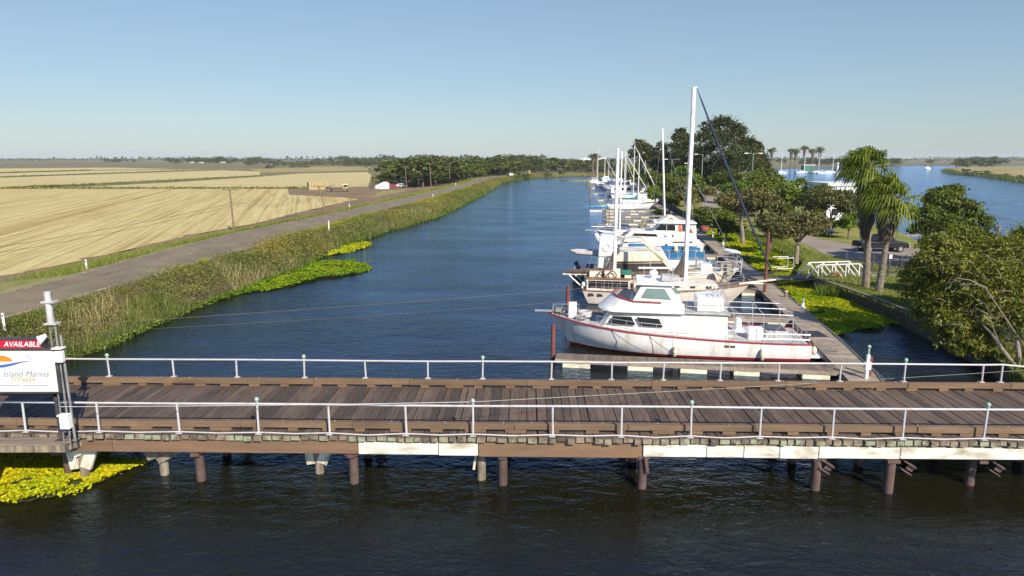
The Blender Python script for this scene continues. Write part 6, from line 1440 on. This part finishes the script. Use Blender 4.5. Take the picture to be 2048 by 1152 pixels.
P, s = bank_points(9000, -.02, .6, pw=1.0); k = vnoise(P[:,0]+11,P[:,1],5.0) > .25; P = P[k]; n = len(P); sc = (P[:,1]/50)**.45
v, f = blade_quads(P, np.clip(rng.uniform(.8,1.5,n), .12, np.maximum(.15,TOP(P)-P[:,2])), .05*sc*rng.uniform(.7,1.4,n), .3, (-.12,0)); o = arr_obj('dry_stalks', v, f, LM['straw']); tag(o, 'pale dry stalks standing in patches on the left bank', 'reeds', kind='stuff')
P, s = bank_points(13000, -.10, .10, pw=.8); n = len(P); sc = (P[:,1]/50)**.5; P[:,2] = .03+rng.random(n)*.35
v, f = leaf_quads(P, rng.normal(size=P.shape)*.7+np.array([.3,0,1]), .10*sc*rng.uniform(.6,1.3,n), .6); o = arr_obj('waterside_plants', v, f, LM['bright']); tag(o, 'bright green creeping plants at the left waterline', 'water plants', kind='stuff')
P, s = bank_points(40000, .76, .98); keep = vnoise(P[:,0]*.3+7,P[:,1],14.0) > -.45; P = P[keep]; n = len(P); sc = (P[:,1]/50)**.5
v, f = blade_quads(P, np.clip(.75-.005*P[:,1],.2,.6)*rng.uniform(.4,1.3,n), .045*sc, .5, (-.1,0)); o = arr_obj('mustard_grass', v, f, LM['mustard']); tag(o, 'yellow green grass fringe along the river side of the road', 'grass', kind='stuff')
y = along(34000,24,385); s = rng.random(34000); x = lerp(LRU(y)-.5, LVE(y), s); zz = np.interp(s,[0,.35,1],[2.15,1.95,1.5]); P = np.column_stack([x,y,zz]); keep = vnoise(P[:,0]*.6+3,P[:,1],8.0) > -.6; P = P[keep]; n = len(P); sc = (P[:,1]/50)**.5
v, f = blade_quads(P, .42*rng.uniform(.4,1.4,n), .05*sc, .5, (-.1,0)); o = arr_obj('verge_grass', v, f, LM['grass']); tag(o, 'rough green and straw grass on the field side of the road', 'grass', kind='stuff')
# weeds along the field ditches
for (a,c),dl in zip((((-20,379),(121,372.4)),((121,372.4),(520,352.2)),((0,354.2),(440,339.3)),((0,346),(182,340.6)),((-20,377.6),(610,376.4))),('short ditch meeting the far edge of the striped field','slanting ditch between the first and second far fields','ditch between the second and third far fields','farthest short ditch at the left','straight ditch along the far edge of the striped field')):
    n = 1500; t_ = rng.random(n); A_, B_ = G(*a,.5), G(*c,.5); P = np.column_stack([lerp(A_.x,B_.x,t_),lerp(A_.y,B_.y,t_),np.full(n,.5)])+rng.normal(0,1,(n,3))*np.array([.5,.8,0]); sz = P[:,1]/1000
    P[:,2] += np.abs(rng.normal(0,1,n))*.25
    v, f = leaf_quads(P, rng.normal(size=P.shape)+np.array([0,-.5,.5]), .3+sz*.5*rng.random(n), .6); o = arr_obj('ditch_weeds', v, f, LM['scrub']); tag(o, 'dark weeds growing along the '+dl, 'weeds', kind='stuff')
# lawn and shore tufts on the right
pts = [(q_.x,q_.y) for q_ in px([(1500,476),(1560,502),(1605,525),(1592,548),(1640,562),(1790,620),(1850,600),(1850,565),(1800,540),(1740,526),(1690,520),(1640,510),(1600,492),(1560,476)],.9)]
P = scatter_poly(pts, 16000); P = np.column_stack([P, np.full(len(P),.9)]); v, f = blade_quads(P, .16*rng.uniform(.4,1.4,len(P)), .05, .5); o = arr_obj('lawn_grass', v, f, LM['grass']); tag(o, 'short patchy lawn around the palms and the drive', 'grass', kind='stuff')
def shore(name, label, pxs, n, mat, h, w, spread=.6, z=.2):
    L_ = px(pxs, .3); seg = rng.integers(0,len(L_)-1,n); t_ = rng.random(n); A_ = np.array([tuple(q_) for q_ in L_]); P = A_[seg]*(1-t_[:,None])+A_[seg+1]*t_[:,None]+rng.normal(0,1,(n,3))*np.array([spread,spread,0]); P[:,2] = z
    v, f = blade_quads(P, h*rng.uniform(.4,1.3,n), w, .35); o = arr_obj(name, v, f, LM[mat]); tag(o, label, 'reeds', kind='stuff')
shore('shore_reeds', 'dark green iris leaves at the foot of the retaining wall', [(1645,585),(1690,592),(1740,603),(1790,625),(1850,648)], 2600, 'bright', .8, .05, .35)
shore('shore_reeds', 'dark leafy undergrowth hanging over the creek under the leaning willow', [(1845,645),(1872,657),(1916,678),(1986,714),(2046,754),(2092,802)], 3500, 'oak', .9, .12, .35)
shore('shore_reeds', 'green fringe of reeds along the shaded bank behind the walkway', [(1397,442),(1440,452),(1500,473),(1570,500),(1605,522)], 4200, 'bright', .8, .07, .5)
shore('shore_reeds', 'pale reed fringe around the island at right', [(1893,341),(1906,347),(1960,351),(2000,356),(2048,363),(2200,380)], 5000, 'reed', 1.8, .22, 2.2)
shore('shore_reeds', 'straw coloured reed fringe along the far shore by the river bend', [(1000,360),(1030,356),(1100,353.5),(1180,351.5),(1235,352)], 3000, 'mustard', 1.4, .2, 1.5)
# ================================================================ EVERYTHING ELSE ON THE BANKS
def wheel(parent, x, y, r=.34, w=.24):
    q = MB(); q.cyl((x,y-w/2,r),(x,y+w/2,r),r,n=16); o = q.build('wheel', M['tyre'], parent, smooth=True)
    q = MB(); s_ = 1 if y > 0 else -1; q.cyl((x,y+s_*(w/2-.01),r),(x,y+s_*(w/2+.015),r),r*.6,n=12); q.build('hub', M['hub'], o)
def pickup(label, p, rz, mat, group=None):
    t = thing('pickup_truck', label, 'pickup', p, rz, group)
    q = MB(); q.prism_y([(-2.65,.45),(2.55,.45),(2.6,.75),(2.5,1.0),(1.25,1.08),(-2.62,1.1)], -.92, .92); q.build('body', mat, t, bevel=.06)
    q = MB(); house(q, 1.35,-.75,.65,-.55,1.8,1.5,1.083,1.78); q.build('cab', mat, t, bevel=.06)
    q = MB(); sidewin(q, [(1.12,1.15),(.62,1.66),(.2,1.66),(.2,1.15)],1.083,1.8,1.78,1.5); sidewin(q, [(.1,1.15),(.1,1.66),(-.5,1.66),(-.62,1.15)],1.083,1.8,1.78,1.5); endwin(q, 1.25,1.18,.74,1.7,-.7,.7,.012); endwin(q,-.73,1.18,-.57,1.68,-.65,.65,-.012); q.build('window', M['glass'], t)
    q = MB(); q.box(-2.5,-.85,-.72,.72,1.085,1.12); q.build('bed_floor', M['black'], t)
    for x in (-1.65,1.65):
        for y in (-.82,.82): wheel(t,x,y)
    q = MB(); q.box(2.57,2.64,-.8,-.5,.78,.95); q.build('headlight', M['cleanwhite'], t); q = MB(); q.box(2.57,2.64,.5,.8,.78,.95); q.build('headlight', M['cleanwhite'], t)
    q = MB(); q.box(2.6,2.72,-.9,.9,.45,.62); q.build('bumper', M['hub'], t, bevel=.02); q = MB(); q.box(-2.75,-2.66,-.9,.9,.48,.62); q.build('bumper', M['hub'], t, bevel=.02)
    return t
def car(label, p, rz, mat, group=None, name='parked_car'):
    t = thing(name, label, 'car', p, rz, group)
    q = MB(); q.prism_y([(-2.1,.35),(2.1,.35),(2.15,.62),(2.0,.8),(1.0,.92),(-1.95,.95),(-2.12,.7)], -.86, .86); q.build('body', mat, t, bevel=.07)
    q = MB(); house(q, 1.05,-1.7,.35,-1.2,1.62,1.3,.925,1.45); q.build('cabin', mat, t, bevel=.06)
    q = MB(); sidewin(q,[(.82,1.0),(.32,1.36),(-.4,1.36),(-.4,1.0)],.925,1.62,1.45,1.3); sidewin(q,[(-.48,1.0),(-.48,1.36),(-1.1,1.36),(-1.4,1.0)],.925,1.62,1.45,1.3); endwin(q,.98,.98,.42,1.4,-.62,.62,.012); endwin(q,-1.63,.98,-1.25,1.4,-.6,.6,-.012); q.build('window', M['glass'], t)
    for x in (-1.3,1.3):
        for y in (-.78,.78): wheel(t,x,y,.32,.2)
    return t
p = G(1770,505,.93); pickup('dark blue pickup parked on the gravel drive behind the palm trunks', (p.x,p.y+1,.93), R(2), M['darkcar'])
p = G(1021,352,2.25); car('white car on the levee road just before the river bend', (p.x,p.y,2.25), R(100), M['whitecar'])
p = G(786,377,.55); car('red car parked in the farmyard beside the white tarpaulin', (p.x,p.y,.56), R(10), M['redcar'])
p = G(797,376,.55); car('white car half hidden in the farmyard under the trees', (p.x+.5,p.y+3,.56), R(35), M['whitecar'])
# hay stack and loader wagon
hs = G(616,380,.55); he = G(655,379,.55); d = (he-hs); n = 7; step = d/n; a0 = math.atan2(d.y,d.x)
for rowz, nm in ((0,'straw bale in the lower row of the stack on the dirt yard'),(1,'straw bale in the upper row of the stack on the dirt yard')):
    for k in range(n):
        c = hs + step*(k+.5); q = MB(); w = step.length-.06
        q.box(-w/2,w/2,-1.2,1.2,0.005,1.27); o = q.build('straw_bale', M['hay'], bevel=.08); o.location = (c.x,c.y,.56+rowz*1.29); o.rotation_euler = (0,0,a0); tag(o, nm, 'bale', 'straw bales stacked on the dirt yard')
p = G(676,383,.56); t = thing('bale_wagon', 'dark red flatbed bale wagon with a yellow cab parked right of the straw stack', 'truck', (p.x,p.y,.56), R(4))
q = MB(); q.box(-3.4,1.6,-1.1,1.1,.75,1.0); q.box(-3.4,-3.2,-1.1,1.1,1.0,1.5); q.build('flatbed', M['rustred'], t, bevel=.03)
q = MB(); q.obox((-2.4,0,1.4),(3.4,.15,.15),0,R(-22)); q.obox((-3.0,.6,1.3),(2.2,.12,.12),0,R(-35)); q.build('loading_arm', M['dark_metal'], t)
q = MB(); q.prism_y([(1.65,.7),(3.2,.7),(3.3,1.3),(3.0,2.1),(1.7,2.1)],-1.05,1.05); q.build('cab', M['yellow'], t, bevel=.05)
q = MB(); q.box(1.5,3.3,-1.1,1.1,2.103,2.25); q.build('cab_roof', M['cleanwhite'], t, bevel=.04)
q = MB(); sidewin(q,[(2.0,1.4),(2.0,2.0),(2.9,2.0),(3.05,1.4)],0,2.1,1,2.1); q.build('window', M['glass'], t)
for x in (-2.4,2.4):
    for y in (-.95,.95): wheel(t,x,y,.5,.35)
p = G(765,378,.56); t = thing('tarpaulin_cover', 'white tarpaulin stretched over a boat in the farmyard', 'tarpaulin', (p.x,p.y,.56), R(5))
q = MB(); q.loft([[(x, w*math.cos(a), .1+h_*max(0,math.sin(a))**.8) for a in np.linspace(0,math.pi,9)] for x,w,h_ in ((-2.6,.5,.9),(-1.2,1.0,1.5),(.5,1.2,2.3),(1.6,1.1,2.2),(2.2,1.0,1.8))], closed=False); q.build('sheet', M['tarp'], t, smooth=True)
q = MB(); q.box(-.9,1.6,-1.7,-1.0,.0,1.5); q.build('front_flap', M['tarp'], t, bevel=.15)
# distant sheds
for a,b_,w,h_,D,lb in ((385,325.5,10,3,6,'small white shed in front of the distant farm grove'),(405,326,14,3,6,'long low white shed in front of the distant farm grove'),(445,325.5,8,2.5,5,'small pale shed at the right of the distant farm grove')):
    p = G(a,b_,.45); t = thing('farm_shed', lb, 'shed', p); q = MB(); q.box(-w/2,w/2,0,D,0,h_); q.build('wall', M['white'], t); q = MB(); q.prism_y([(-w/2-.3,h_+.003),(w/2+.3,h_+.003),(0,h_+1.6)],-.3,D+.3); q.build('roof', M['cleanwhite'], t)
for a0_,a1_,yy,lb in ((1160,1183,318.2,'long white roofed warehouse on the skyline above the river bend'),(1192,1222,317.8,'second long white warehouse behind the farthest masts')):
    A_, B_ = V(a0_,yy,900), V(a1_,yy,900); t = thing('warehouse', lb, 'building', (A_.x,900,.45)); w = B_.x-A_.x
    q = MB(); q.box(0,w,0,30,0,7.5); q.build('wall', M['white'], t); q = MB(); q.prism_y([(-1,7.503),(w+1,7.503),(w*.5,10)],-1,31); q.build('roof', M['cleanwhite'], t)
# utility poles
def pole(label, base, top, gz, cross=True, group='utility poles along the levee road', light=False):
    p = G(*base, gz); T_ = V(*top, p.y) - Vector((p.x,p.y,gz)); t = thing('utility_pole', label, 'pole', (p.x,p.y,gz), 0, group)
    q = MB(); q.cyl((0,0,-.5),T_,.15,.11,n=8); q.build('shaft', M['pole'], t, smooth=True)
    if cross:
        q = MB(); c = T_*.955; q.obox((c[0],c[1]-.1,c[2]),(2.4,.11,.12),R(-12)); q.build('crossarm', M['pole'], t)
        q = MB()
        for s_ in (-1.05,-.55,.55,1.05): q.cyl((c[0]+s_,c[1]-.1-s_*-.2,c[2]+.06),(c[0]+s_,c[1]-.1+s_*.2*-1,c[2]+.18),.035,n=6)
        q.build('insulator', M['pipe'], t)
    return t, Vector((p.x,p.y,gz))+T_
tops = []
for base, top, lb in (((468,457),(459,376),'nearest leaning utility pole with a crossarm at the field edge'),((651,419),(636.5,371),'leaning utility pole with a tilted crossarm before the straw stack'),((755,403),(747.5,358),'utility pole with pale insulators left of the white tarpaulin'),((813.5,375),(810,332),'utility pole in front of the farmyard trees'),((862.5,375),(859,326),'tall utility pole on the road side of the tree belt'),((899,370),(899.3,325),'utility pole against the middle of the tree belt'),((986,350),(982.5,320),'farthest utility pole near the road bend')):
    t, T_ = pole(lb, base, top, .9); tops.append((t.location.copy(), T_))
def wire(label, A_, B_, sag, r=.014, n=18, name='overhead_wire', mat='dark_metal'):
    A_, B_ = Vector(A_), Vector(B_); q = MB(); q.tube([A_.lerp(B_,s)-Vector((0,0,4*sag*s*(1-s)))-A_ for s in np.linspace(0,1,n)], r, n=5); o = q.build(name, M[mat], loc=A_); tag(o, label, 'wire'); return o
for i in range(len(tops)-1):
    (b0,t0),(b1_,t1) = tops[i], tops[i+1]
    for s_, h_ in ((-.5,.5),(.5,.43)):
        A_ = b0.lerp(t0,.62+.06*s_); B_ = b1_.lerp(t1,.62+.06*s_); o = wire(('upper' if s_>0 else 'lower')+' overhead wire of the roadside span number '.replace('span number ','span ')+['between the two leaning poles','from the tilted crossarm pole to the insulator pole','from the insulator pole to the farmyard pole','from the farmyard pole to the tall belt pole','between the two tree belt poles','running to the farthest pole'][i], A_, B_, 1.0, .016)
off = Vector((-47,40,3.2)); b0, t0 = tops[0]
for k, (a,c,sg_) in enumerate((((0,508),.62,.5),((0,516),.56,.6))):
    A_ = V(-260,a[1]+22+k*6,62); wire(['upper','lower'][k]+' overhead wire sagging over the stubble from the nearest pole to the left edge', b0.lerp(t0,c), A_, sg_, .02)
# wires crossing close to the camera side
ms = V(112,652,20.7)
wire('thin cable crossing the river from the camera mast towards the right bank', (ms.x,ms.y,ms.z), V(2120,485,33), .25, .005, mat='pole')
wire('second thin cable just below the one from the camera mast', (ms.x,ms.y,ms.z-.25), V(2120,500,33), .42, .003, mat='pole')
cp = BO + Vector((fx[7]*cb, fx[7]*sb, 0)) + Vector((0,-2.5,1.15)); wire('pale cable rising from the front railing across the deck to the right edge', cp, V(2240,728,31), .05, .011, mat='galv')
wire('pale cable along the front railing from the camera mast to a post lamp', (mast.location.x,mast.location.y-.1,BZ+1.15), cp, .03, .012, mat='pipe')
wire('dark wire over the channel at the right edge', V(1965,424,70), V(2150,460,70), .3, .03)
# reflector posts
for i,(a,b_,tp,lb) in enumerate(((174,541,519,'white reflector post on the field side of the road, nearest the camera'),(699,413,408,'white reflector post on the field side beyond the leaning poles'),(658,458,441,'white reflector post on the river side of the road'),(866,394,388,'white reflector post on the river side beyond the bend of reeds'),(911,372,366,'white reflector post near the tree belt'),(8,650,626,'white marker post at the left edge by the road'))):
    z_ = 2.0 if i in (0,1,4) else 2.2; p = G(a,b_,z_); t = thing('reflector_post', lb, 'post', p); h_ = max(.5,HT(tp,p.y)-z_); q = MB(); q.box(-.06,.06,-.02,.02,-.3,h_); q.build('blade', M['cleanwhite'], t); q = MB(); q.box(-.045,.045,-.026,-.021,h_-.2,h_-.08); q.build('reflector', M['hub'], t)
p = G(1059,352,2.0); t = thing('warning_sign', 'yellow diamond warning sign on a post at the road bend', 'sign', p, R(-3)); t.scale = (.62,.62,.62); q = MB(); q.cyl((0,0,-.3),(0,0,4.4),.08,n=6); q.build('post', M['galv'], t); q = MB(); q.prism_y([(0,1.6),(1.0,2.6),(0,3.6),(-1.0,2.6)],-.1,-.06); q.prism_y([(-.8,3.65),(.8,3.65),(.8,4.4),(-.8,4.4)],-.1,-.06); q.build('panel', M['yellow'], t)
# lamp posts in the marina
for a,base,tp,Y,dbl,lb in ((1344,360,318,190,True,'tall grey lamp post with a double head left of the tall mast'),(1405,366,308,175,False,'tall grey lamp post with a single arm beside the tallest eucalyptus'),(1506,364,306,165,True,'tall brown lamp post with two heads right of the tallest eucalyptus'),(1385,362,326,185,False,'shorter lamp post behind the tall mast')):
    X = V(a,320,Y).x; zt = HT(tp,Y); t = thing('lamp_post', lb, 'lamp post', (X,Y,.9)); q = MB(); q.cyl((0,0,-.2),(0,0,zt-.9),.16,.1,n=8); q.build('shaft', M['galv'], t)
    for s_ in ((-1,1) if dbl else (-1,)):
        q = MB(); q.tube([(0,0,zt-1.3),(s_*.8,0,zt-.95),(s_*1.3,0,zt-.95)],.05,n=5); o = q.build('arm', M['galv'], t); q = MB(); q.obox((s_*1.7,0,zt-.97),(.9,.35,.16)); q.build('lamp_head', M['cleanwhite'], o, bevel=.04)
p = G(1472,398,.9); t = thing('bollard_light', 'short grey post beside the lane under the trees', 'post', p); q = MB(); q.cyl((0,0,-.2),(0,0,2.4),.1,n=8); q.build('shaft', M['galv'], t); q = MB(); q.cyl((0,0,2.403),(0,0,2.6),.16,n=8); q.build('cap', M['cleanwhite'], t)
# camper and trailer boat
p = G(1378,372,.92); t = thing('camper_van', 'white boxy camper parked behind the tall mast', 'camper', (p.x,230,.92), R(4)); q = MB(); q.prism_y([(-2.3,.5),(2.2,.5),(2.3,1.6),(1.7,2.9),(-2.3,2.9)],-1.1,1.1); q.build('body', M['whitecar'], t, bevel=.08); q = MB(); sidewin(q,[(-1.7,1.6),(-.3,1.6),(-.3,2.2),(-1.7,2.2)],0,2.2,1,2.2); q.build('window', M['glass'], t); [wheel(t,x,y,.4) for x in (-1.4,1.4) for y in (-.95,.95)]
p = G(1441,391,.92); t = small_cruiser.__call__(type('B',(),dict(L=5.4,o=Vector((p.x+2.6,p.y,1.35)),rz=R(172)))(), 'white motorboat with a canopy standing on a trailer under the trees', name='trailer_boat', fly=False, canopy='dark_metal', h=.8)
t2 = thing('boat_trailer', 'dark boat trailer under the white canopied motorboat', 'trailer', (p.x,p.y,.92), R(172)); q = MB(); q.box(-2.8,2.8,-.8,-.7,.35,.45); q.box(-2.8,2.8,.7,.8,.35,.45); q.box(-2.4,-2.3,-.7,.7,.35,.45); q.box(1.4,1.5,-.7,.7,.35,.45); q.build('frame', M['galv'], t2); [wheel(t2,1.2,y,.33,.2) for y in (-1.0,1.0)]
# boathouse and boats in the lagoon
A_, B_ = V(1652,440,104), V(1728,440,104); t = thing('boathouse', 'white flat roofed boathouse partly hidden by the palms', 'building', (A_.x,104,.5)); w = B_.x-A_.x; zt = HT(372,104)-.5
q = MB(); q.box(0,w,0,7,0,zt); q.build('wall', M['cleanwhite'], t); q = MB(); q.box(-.25,w+.25,-.3,7.3,zt+.003,zt+.45); q.build('roof', M['white'], t)
q = MB(); q.box(w*.12,w*.3,-.02,.05,1.6,2.6); q.box(w*.45,w*.62,-.02,.05,1.6,2.6); q.build('window', M['glass'], t); q = MB(); q.box(w*.72,w*.86,-.02,.05,.3,2.5); q.build('door', M['deckgrey'], t)
p = G(1672,370,0); t = thing('mast_crane', 'white pole with a diagonal brace rising behind the boathouse', 'pole', (V(1672,370,112).x,112,0)); q = MB(); z1 = HT(325,112); q.cyl((0,0,-.5),(0,0,z1),.16,.14,n=8); q.build('shaft', M['cleanwhite'], t); q = MB(); q.cyl((.15,0,z1*.55),(.9,0,z1*.8),.05,n=5); q.cyl((.15,0,z1*.8),(.9,0,z1*.82),.05,n=5); q.build('brace', M['cleanwhite'], t)
small_cruiser(Berth(1556,1600,235,-8,'R'), 'white cruiser with a pointed flybridge moored on the lagoon side')
small_cruiser(Berth(1586,1618,200,-8), 'tall white cruiser with railings beside the lagoon trees', h=1.3)
small_cruiser(Berth(1618,1640,190,-6), 'small white boat right of the tall lagoon cruiser', fly=False)
for i,(a,Y,tp,l) in enumerate(((1558,480,306,26),(1604,480,308,22),(1632,480,306,24),(1660,470,308,44),(1678,470,304,30),(1688,475,303,30),(1700,470,304,40))):
    sloop(Berth(a-l*.6,a+l*.6,Y,-2,'R' if i%2 else 'L'), ['leftmost distant white sloop in the far marina, apart from the rest','distant white sloop between the far palms','distant white sloop by the green shed in the far marina','distant white sloop left of the crowded masts in the far marina','distant white sloop with the tall mast in the middle of the far marina cluster','distant white sloop right of the middle of the far marina cluster','distant white sloop half behind the palms in the far marina'][i], M['cleanwhite'], a, tp, None, mr=.16, B=4)
t = thing('green_shed', 'small green shed on the far marina shore', 'shed', (V(1619,330,520).x,520,.45)); q = MB(); q.box(-4,4,0,5,0,4.5); q.build('wall', M['green_canvas'], t); q = MB(); q.box(-4.4,4.4,-.4,5.4,4.503,4.9); q.build('roof', M['white'], t)
p = G(1854,334,0); t = small_cruiser(Berth(1848,1861,640,0), 'tiny white boat on the channel beside the reedy island', fly=False, h=1.4)
# floating dock edge by the channel
p = G(1800,470,.4); t = thing('landing_stage', 'grey wooden landing stage by the channel between the palms and the round tree', 'dock', (p.x,p.y,0), R(-4)); q = MB(); q.box(-1.5,3.2,-.7,.7,.3,.42); q.build('deck', M['dock'], t); q = MB(); q.cyl((-1.2,-.5,-1),(-1.2,-.5,.9),.12,n=8); q.cyl((2.9,-.5,-1),(2.9,-.5,.9),.12,n=8); q.build('pile', M['oldpile'], t)
p = G(1997,465,0); post('timber_pile', 'dark pile in the channel at the right edge', p, HT(452,p.y), .22, M['oldpile'], 'pile')
# retaining wall of dark boards
wp = [(p.x,p.y) for p in px([(1628,556),(1690,578),(1755,600),(1840,634),(1905,664)],.9)]
t = thing('retaining_wall', 'dark stained board retaining wall below the palms', 'wall', (wp[0][0],wp[0][1],0)); q = MB()
for i in range(len(wp)-1):
    a, c = Vector((*wp[i],0)), Vector((*wp[i+1],0)); m_ = (a+c)/2 - Vector((wp[0][0],wp[0][1],0)); q.obox((m_.x,m_.y-.05,.35),((c-a).length+.05,.16,1.25),math.atan2(c.y-a.y,c.x-a.x))
q.build('boards', M['darkwall'], t); q = MB()
for i in range(len(wp)-1):
    a, c = Vector((*wp[i],0)), Vector((*wp[i+1],0)); m_ = (a+c)/2 - Vector((wp[0][0],wp[0][1],0)); q.obox((m_.x,m_.y-.05,1.02),((c-a).length+.02,.3,.08),math.atan2(c.y-a.y,c.x-a.x))
q.build('cap_board', M['oldpile'], t)
# gangway with white truss rails
A_, B_ = G(1603,553,.9), G(1728,549,.9); t = thing('gangway', 'white railed gangway bridge crossing from the walkway to the lawn', 'gangway', A_, math.atan2(B_.y-A_.y,B_.x-A_.x)); Lg = (B_-A_).length
q = MB(); q.box(-4.4,Lg,-.65,.65,-.12,-.0); q.build('deck', M['dockx'], t)
for y in (-.68,.68):
    q = MB(); h_ = 1.05; a_ = 1.05; e_ = Lg-1.0
    q.tube([(0,y,-.05),(a_,y,h_),(e_,y,h_),(Lg,y,-.0)],.05,n=6); n_ = 4
    for k in range(n_):
        x0 = lerp(a_,e_,k/(n_-1)); q.cyl((x0,y,-.05),(x0,y,h_),.045,n=6)
        if k < n_-1: q.cyl((x0,y,h_),(lerp(a_,e_,(k+.8)/(n_-1)),y,-.05),.04,n=6)
    q.build('truss_rail', M['cleanwhite'], t)
p = G(1558,545,.5); t = thing('pipe_railing', 'white pipe railing at the outer end of the gangway', 'railing', (p.x,p.y,.8), math.atan2(B_.y-A_.y,B_.x-A_.x)); q = MB()
for y in (0,.9): q.cut.append((len(q.v),len(q.f))); q.tube([(-.2,y,.05),(1.35,y,.05),(1.35,y,1.0),(-.2,y,1.0)],.035,n=6); 
q.build('pipes', M['cleanwhite'], t)
# iron fence and gate by the drive
fp = [(p.x,p.y) for p in px([(1690,541),(1744,543),(1800,549),(1860,556)],.9)]
t = thing('iron_fence', 'dark iron bar fence with a gate between the drive and the palms', 'fence', (fp[0][0],fp[0][1],.9)); q = MB(); q2 = MB()
for i in range(len(fp)-1):
    a, c = Vector((*fp[i],0))-Vector((*fp[0],0)), Vector((*fp[i+1],0))-Vector((*fp[0],0)); n_ = int((c-a).length/.13)
    for k in range(n_): b_ = a.lerp(c,k/n_); q.cyl((b_.x,b_.y,.05),(b_.x,b_.y,1.35),.011,n=4)
    for z_ in (.15,1.15): q.cyl((a.x,a.y,z_),(c.x,c.y,z_),.02,n=4)
    q2.cut.append((len(q2.v),len(q2.f))); q2.box(a.x-.06,a.x+.06,a.y-.06,a.y+.06,-.2,1.65)
q.build('bars', M['dark_metal'], t); q2.build('post', M['dark_metal'], t)
p = G(1776,552,.9); t = thing('gate_post', 'dark gate post with a white keypad box behind the right palm', 'post', p); q = MB(); q.box(-.06,.06,-.06,.06,-.2,1.9); q.build('shaft', M['dark_metal'], t); q = MB(); q.box(-.12,.12,-.14,-.062,1.5,1.85); q.build('keypad_box', M['white'], t)
for k in range(3):
    p = G(1735+k*14,543,.9)
p = G(1672,556,.92); t = thing('sawhorse', 'orange brown wooden trestle lying by the wall near the gangway', 'trestle', p, R(15)); q = MB(); q.obox((0,0,.45),(1.0,.12,.1),0,R(8)); q.obox((-.35,.15,.2),(.08,.08,.6),0,0,R(20)); q.obox((.35,.15,.2),(.08,.08,.6),0,R(-25),R(20)); q.obox((.3,-.15,.2),(.08,.08,.6),0,R(-30),R(-20)); q.build('frame', M['teak'], t)
# concrete pad, trailer, arbour, canopy
struct(sheet('concrete_pad', px([(1640,552),(1700,551),(1790,552),(1800,545),(1700,543),(1645,545)],.926), .926, M['concrete']))
p = G(1655,472,.92); t = thing('utility_trailer', 'small dark flat trailer with a white bundle on the lawn by the drive', 'trailer', (p.x,p.y,.92), R(5)); q = MB(); q.box(-1.3,1.1,-.6,.6,.4,.5); q.box(1.1,1.9,-.05,.05,.4,.46); q.build('bed', M['dark_metal'], t); [wheel(t,-.1,y,.28,.16) for y in (-.7,.7)]
q = MB(); q.sphere((.5,0,.72),(.35,.3,.22),10,7); q.build('bundle', M['tarp'], t, smooth=True)
p = G(1662,466,.92); t = thing('covered_motorbike', 'dark covered motorbike standing beside the flat trailer', 'motorbike', (p.x+.2,p.y+1.5,.92), R(20)); q = MB(); q.loft([[(x,w*math.cos(a),.1+h_*max(0,math.sin(a))) for a in np.linspace(0,math.pi,8)] for x,w,h_ in ((-.9,.15,.5),(-.5,.3,.8),(.2,.35,1.0),(.6,.3,1.1),(.95,.12,.6))],closed=False); q.build('cover', M['navy'], t, smooth=True)
p = G(1565,421,.92); t = thing('garden_arbour', 'white lattice garden arbour under the trees by the drive', 'arbour', (p.x,p.y,.92), R(-5)); q = MB()
for x in (-1.1,-.35,.4,1.1): q.cyl((x,-.4,-.2),(x,-.4,1.3),.05,n=5)
for z_ in (.35,.8,1.3): q.cyl((-1.1,-.4,z_),(1.1,-.4,z_),.045,n=5)
for x in (-1.1,1.1): q.cyl((x,.5,-.2),(x,.5,1.3),.05,n=5); q.cyl((x,-.4,1.3),(x,.5,1.3),.05,n=5)
q.build('frame', M['cleanwhite'], t)
p = G(1590,421,.92); t = thing('canopy_table', 'dark blue canopy on thin legs beside the white arbour', 'canopy', (p.x,p.y,.92)); q = MB(); house(q,-1.3,1.3,-.4,.4,1.8,.6,1.35,1.6); q.build('canopy', M['navy'], t)
q = MB(); [q.cyl((x,y,-.1),(x,y,1.35),.03,n=5) for x in (-1.1,1.1) for y in (-.8,.8)]; q.box(-.8,.8,-.4,.4,.65,.7); q.build('table', M['deckgrey'], t)
ptree('yellow flowering shrub beside the blue canopy', 1618, 96, 408, 22, LM['mustard'], 77, n=2500, size=.14, h0=.1, trunk=.08, kind='shrub', cat='shrub')
for i,(a,Y,tp,hw,lb) in enumerate(((1640,60,548,14,'dark spiky shrub at the near end of the gangway'),(1322,130,425,18,'bright green shrub beside the leaning mast'),(1660,92,440,26,'yellow green bush below the white boathouse'))):
    ptree(lb, a, Y, tp, hw, LM[['oak','hyacinth','mustard'][i]], 80+i, n=2500, size=.12, h0=.1, trunk=.08, kind='shrub', cat='shrub')
# ================================================================ THE AIR
hz = bpy.data.materials.new('pale_air'); hz.use_nodes = True; nt = hz.node_tree; nt.nodes.clear()
ho = nd(nt,'ShaderNodeOutputMaterial'); hv = nd(nt,'ShaderNodeVolumePrincipled'); hv.inputs['Color'].default_value = (0.82,0.88,0.95,1); hv.inputs['Density'].default_value = 0.00011
nt.links.new(hv.outputs[0], ho.inputs['Volume'])
q = MB(); q.box(-5300,5300,-400,6300,-2.7,36); o = q.build('haze', hz); tag(o, 'pale blue summer haze over the whole delta', 'haze', kind='stuff')
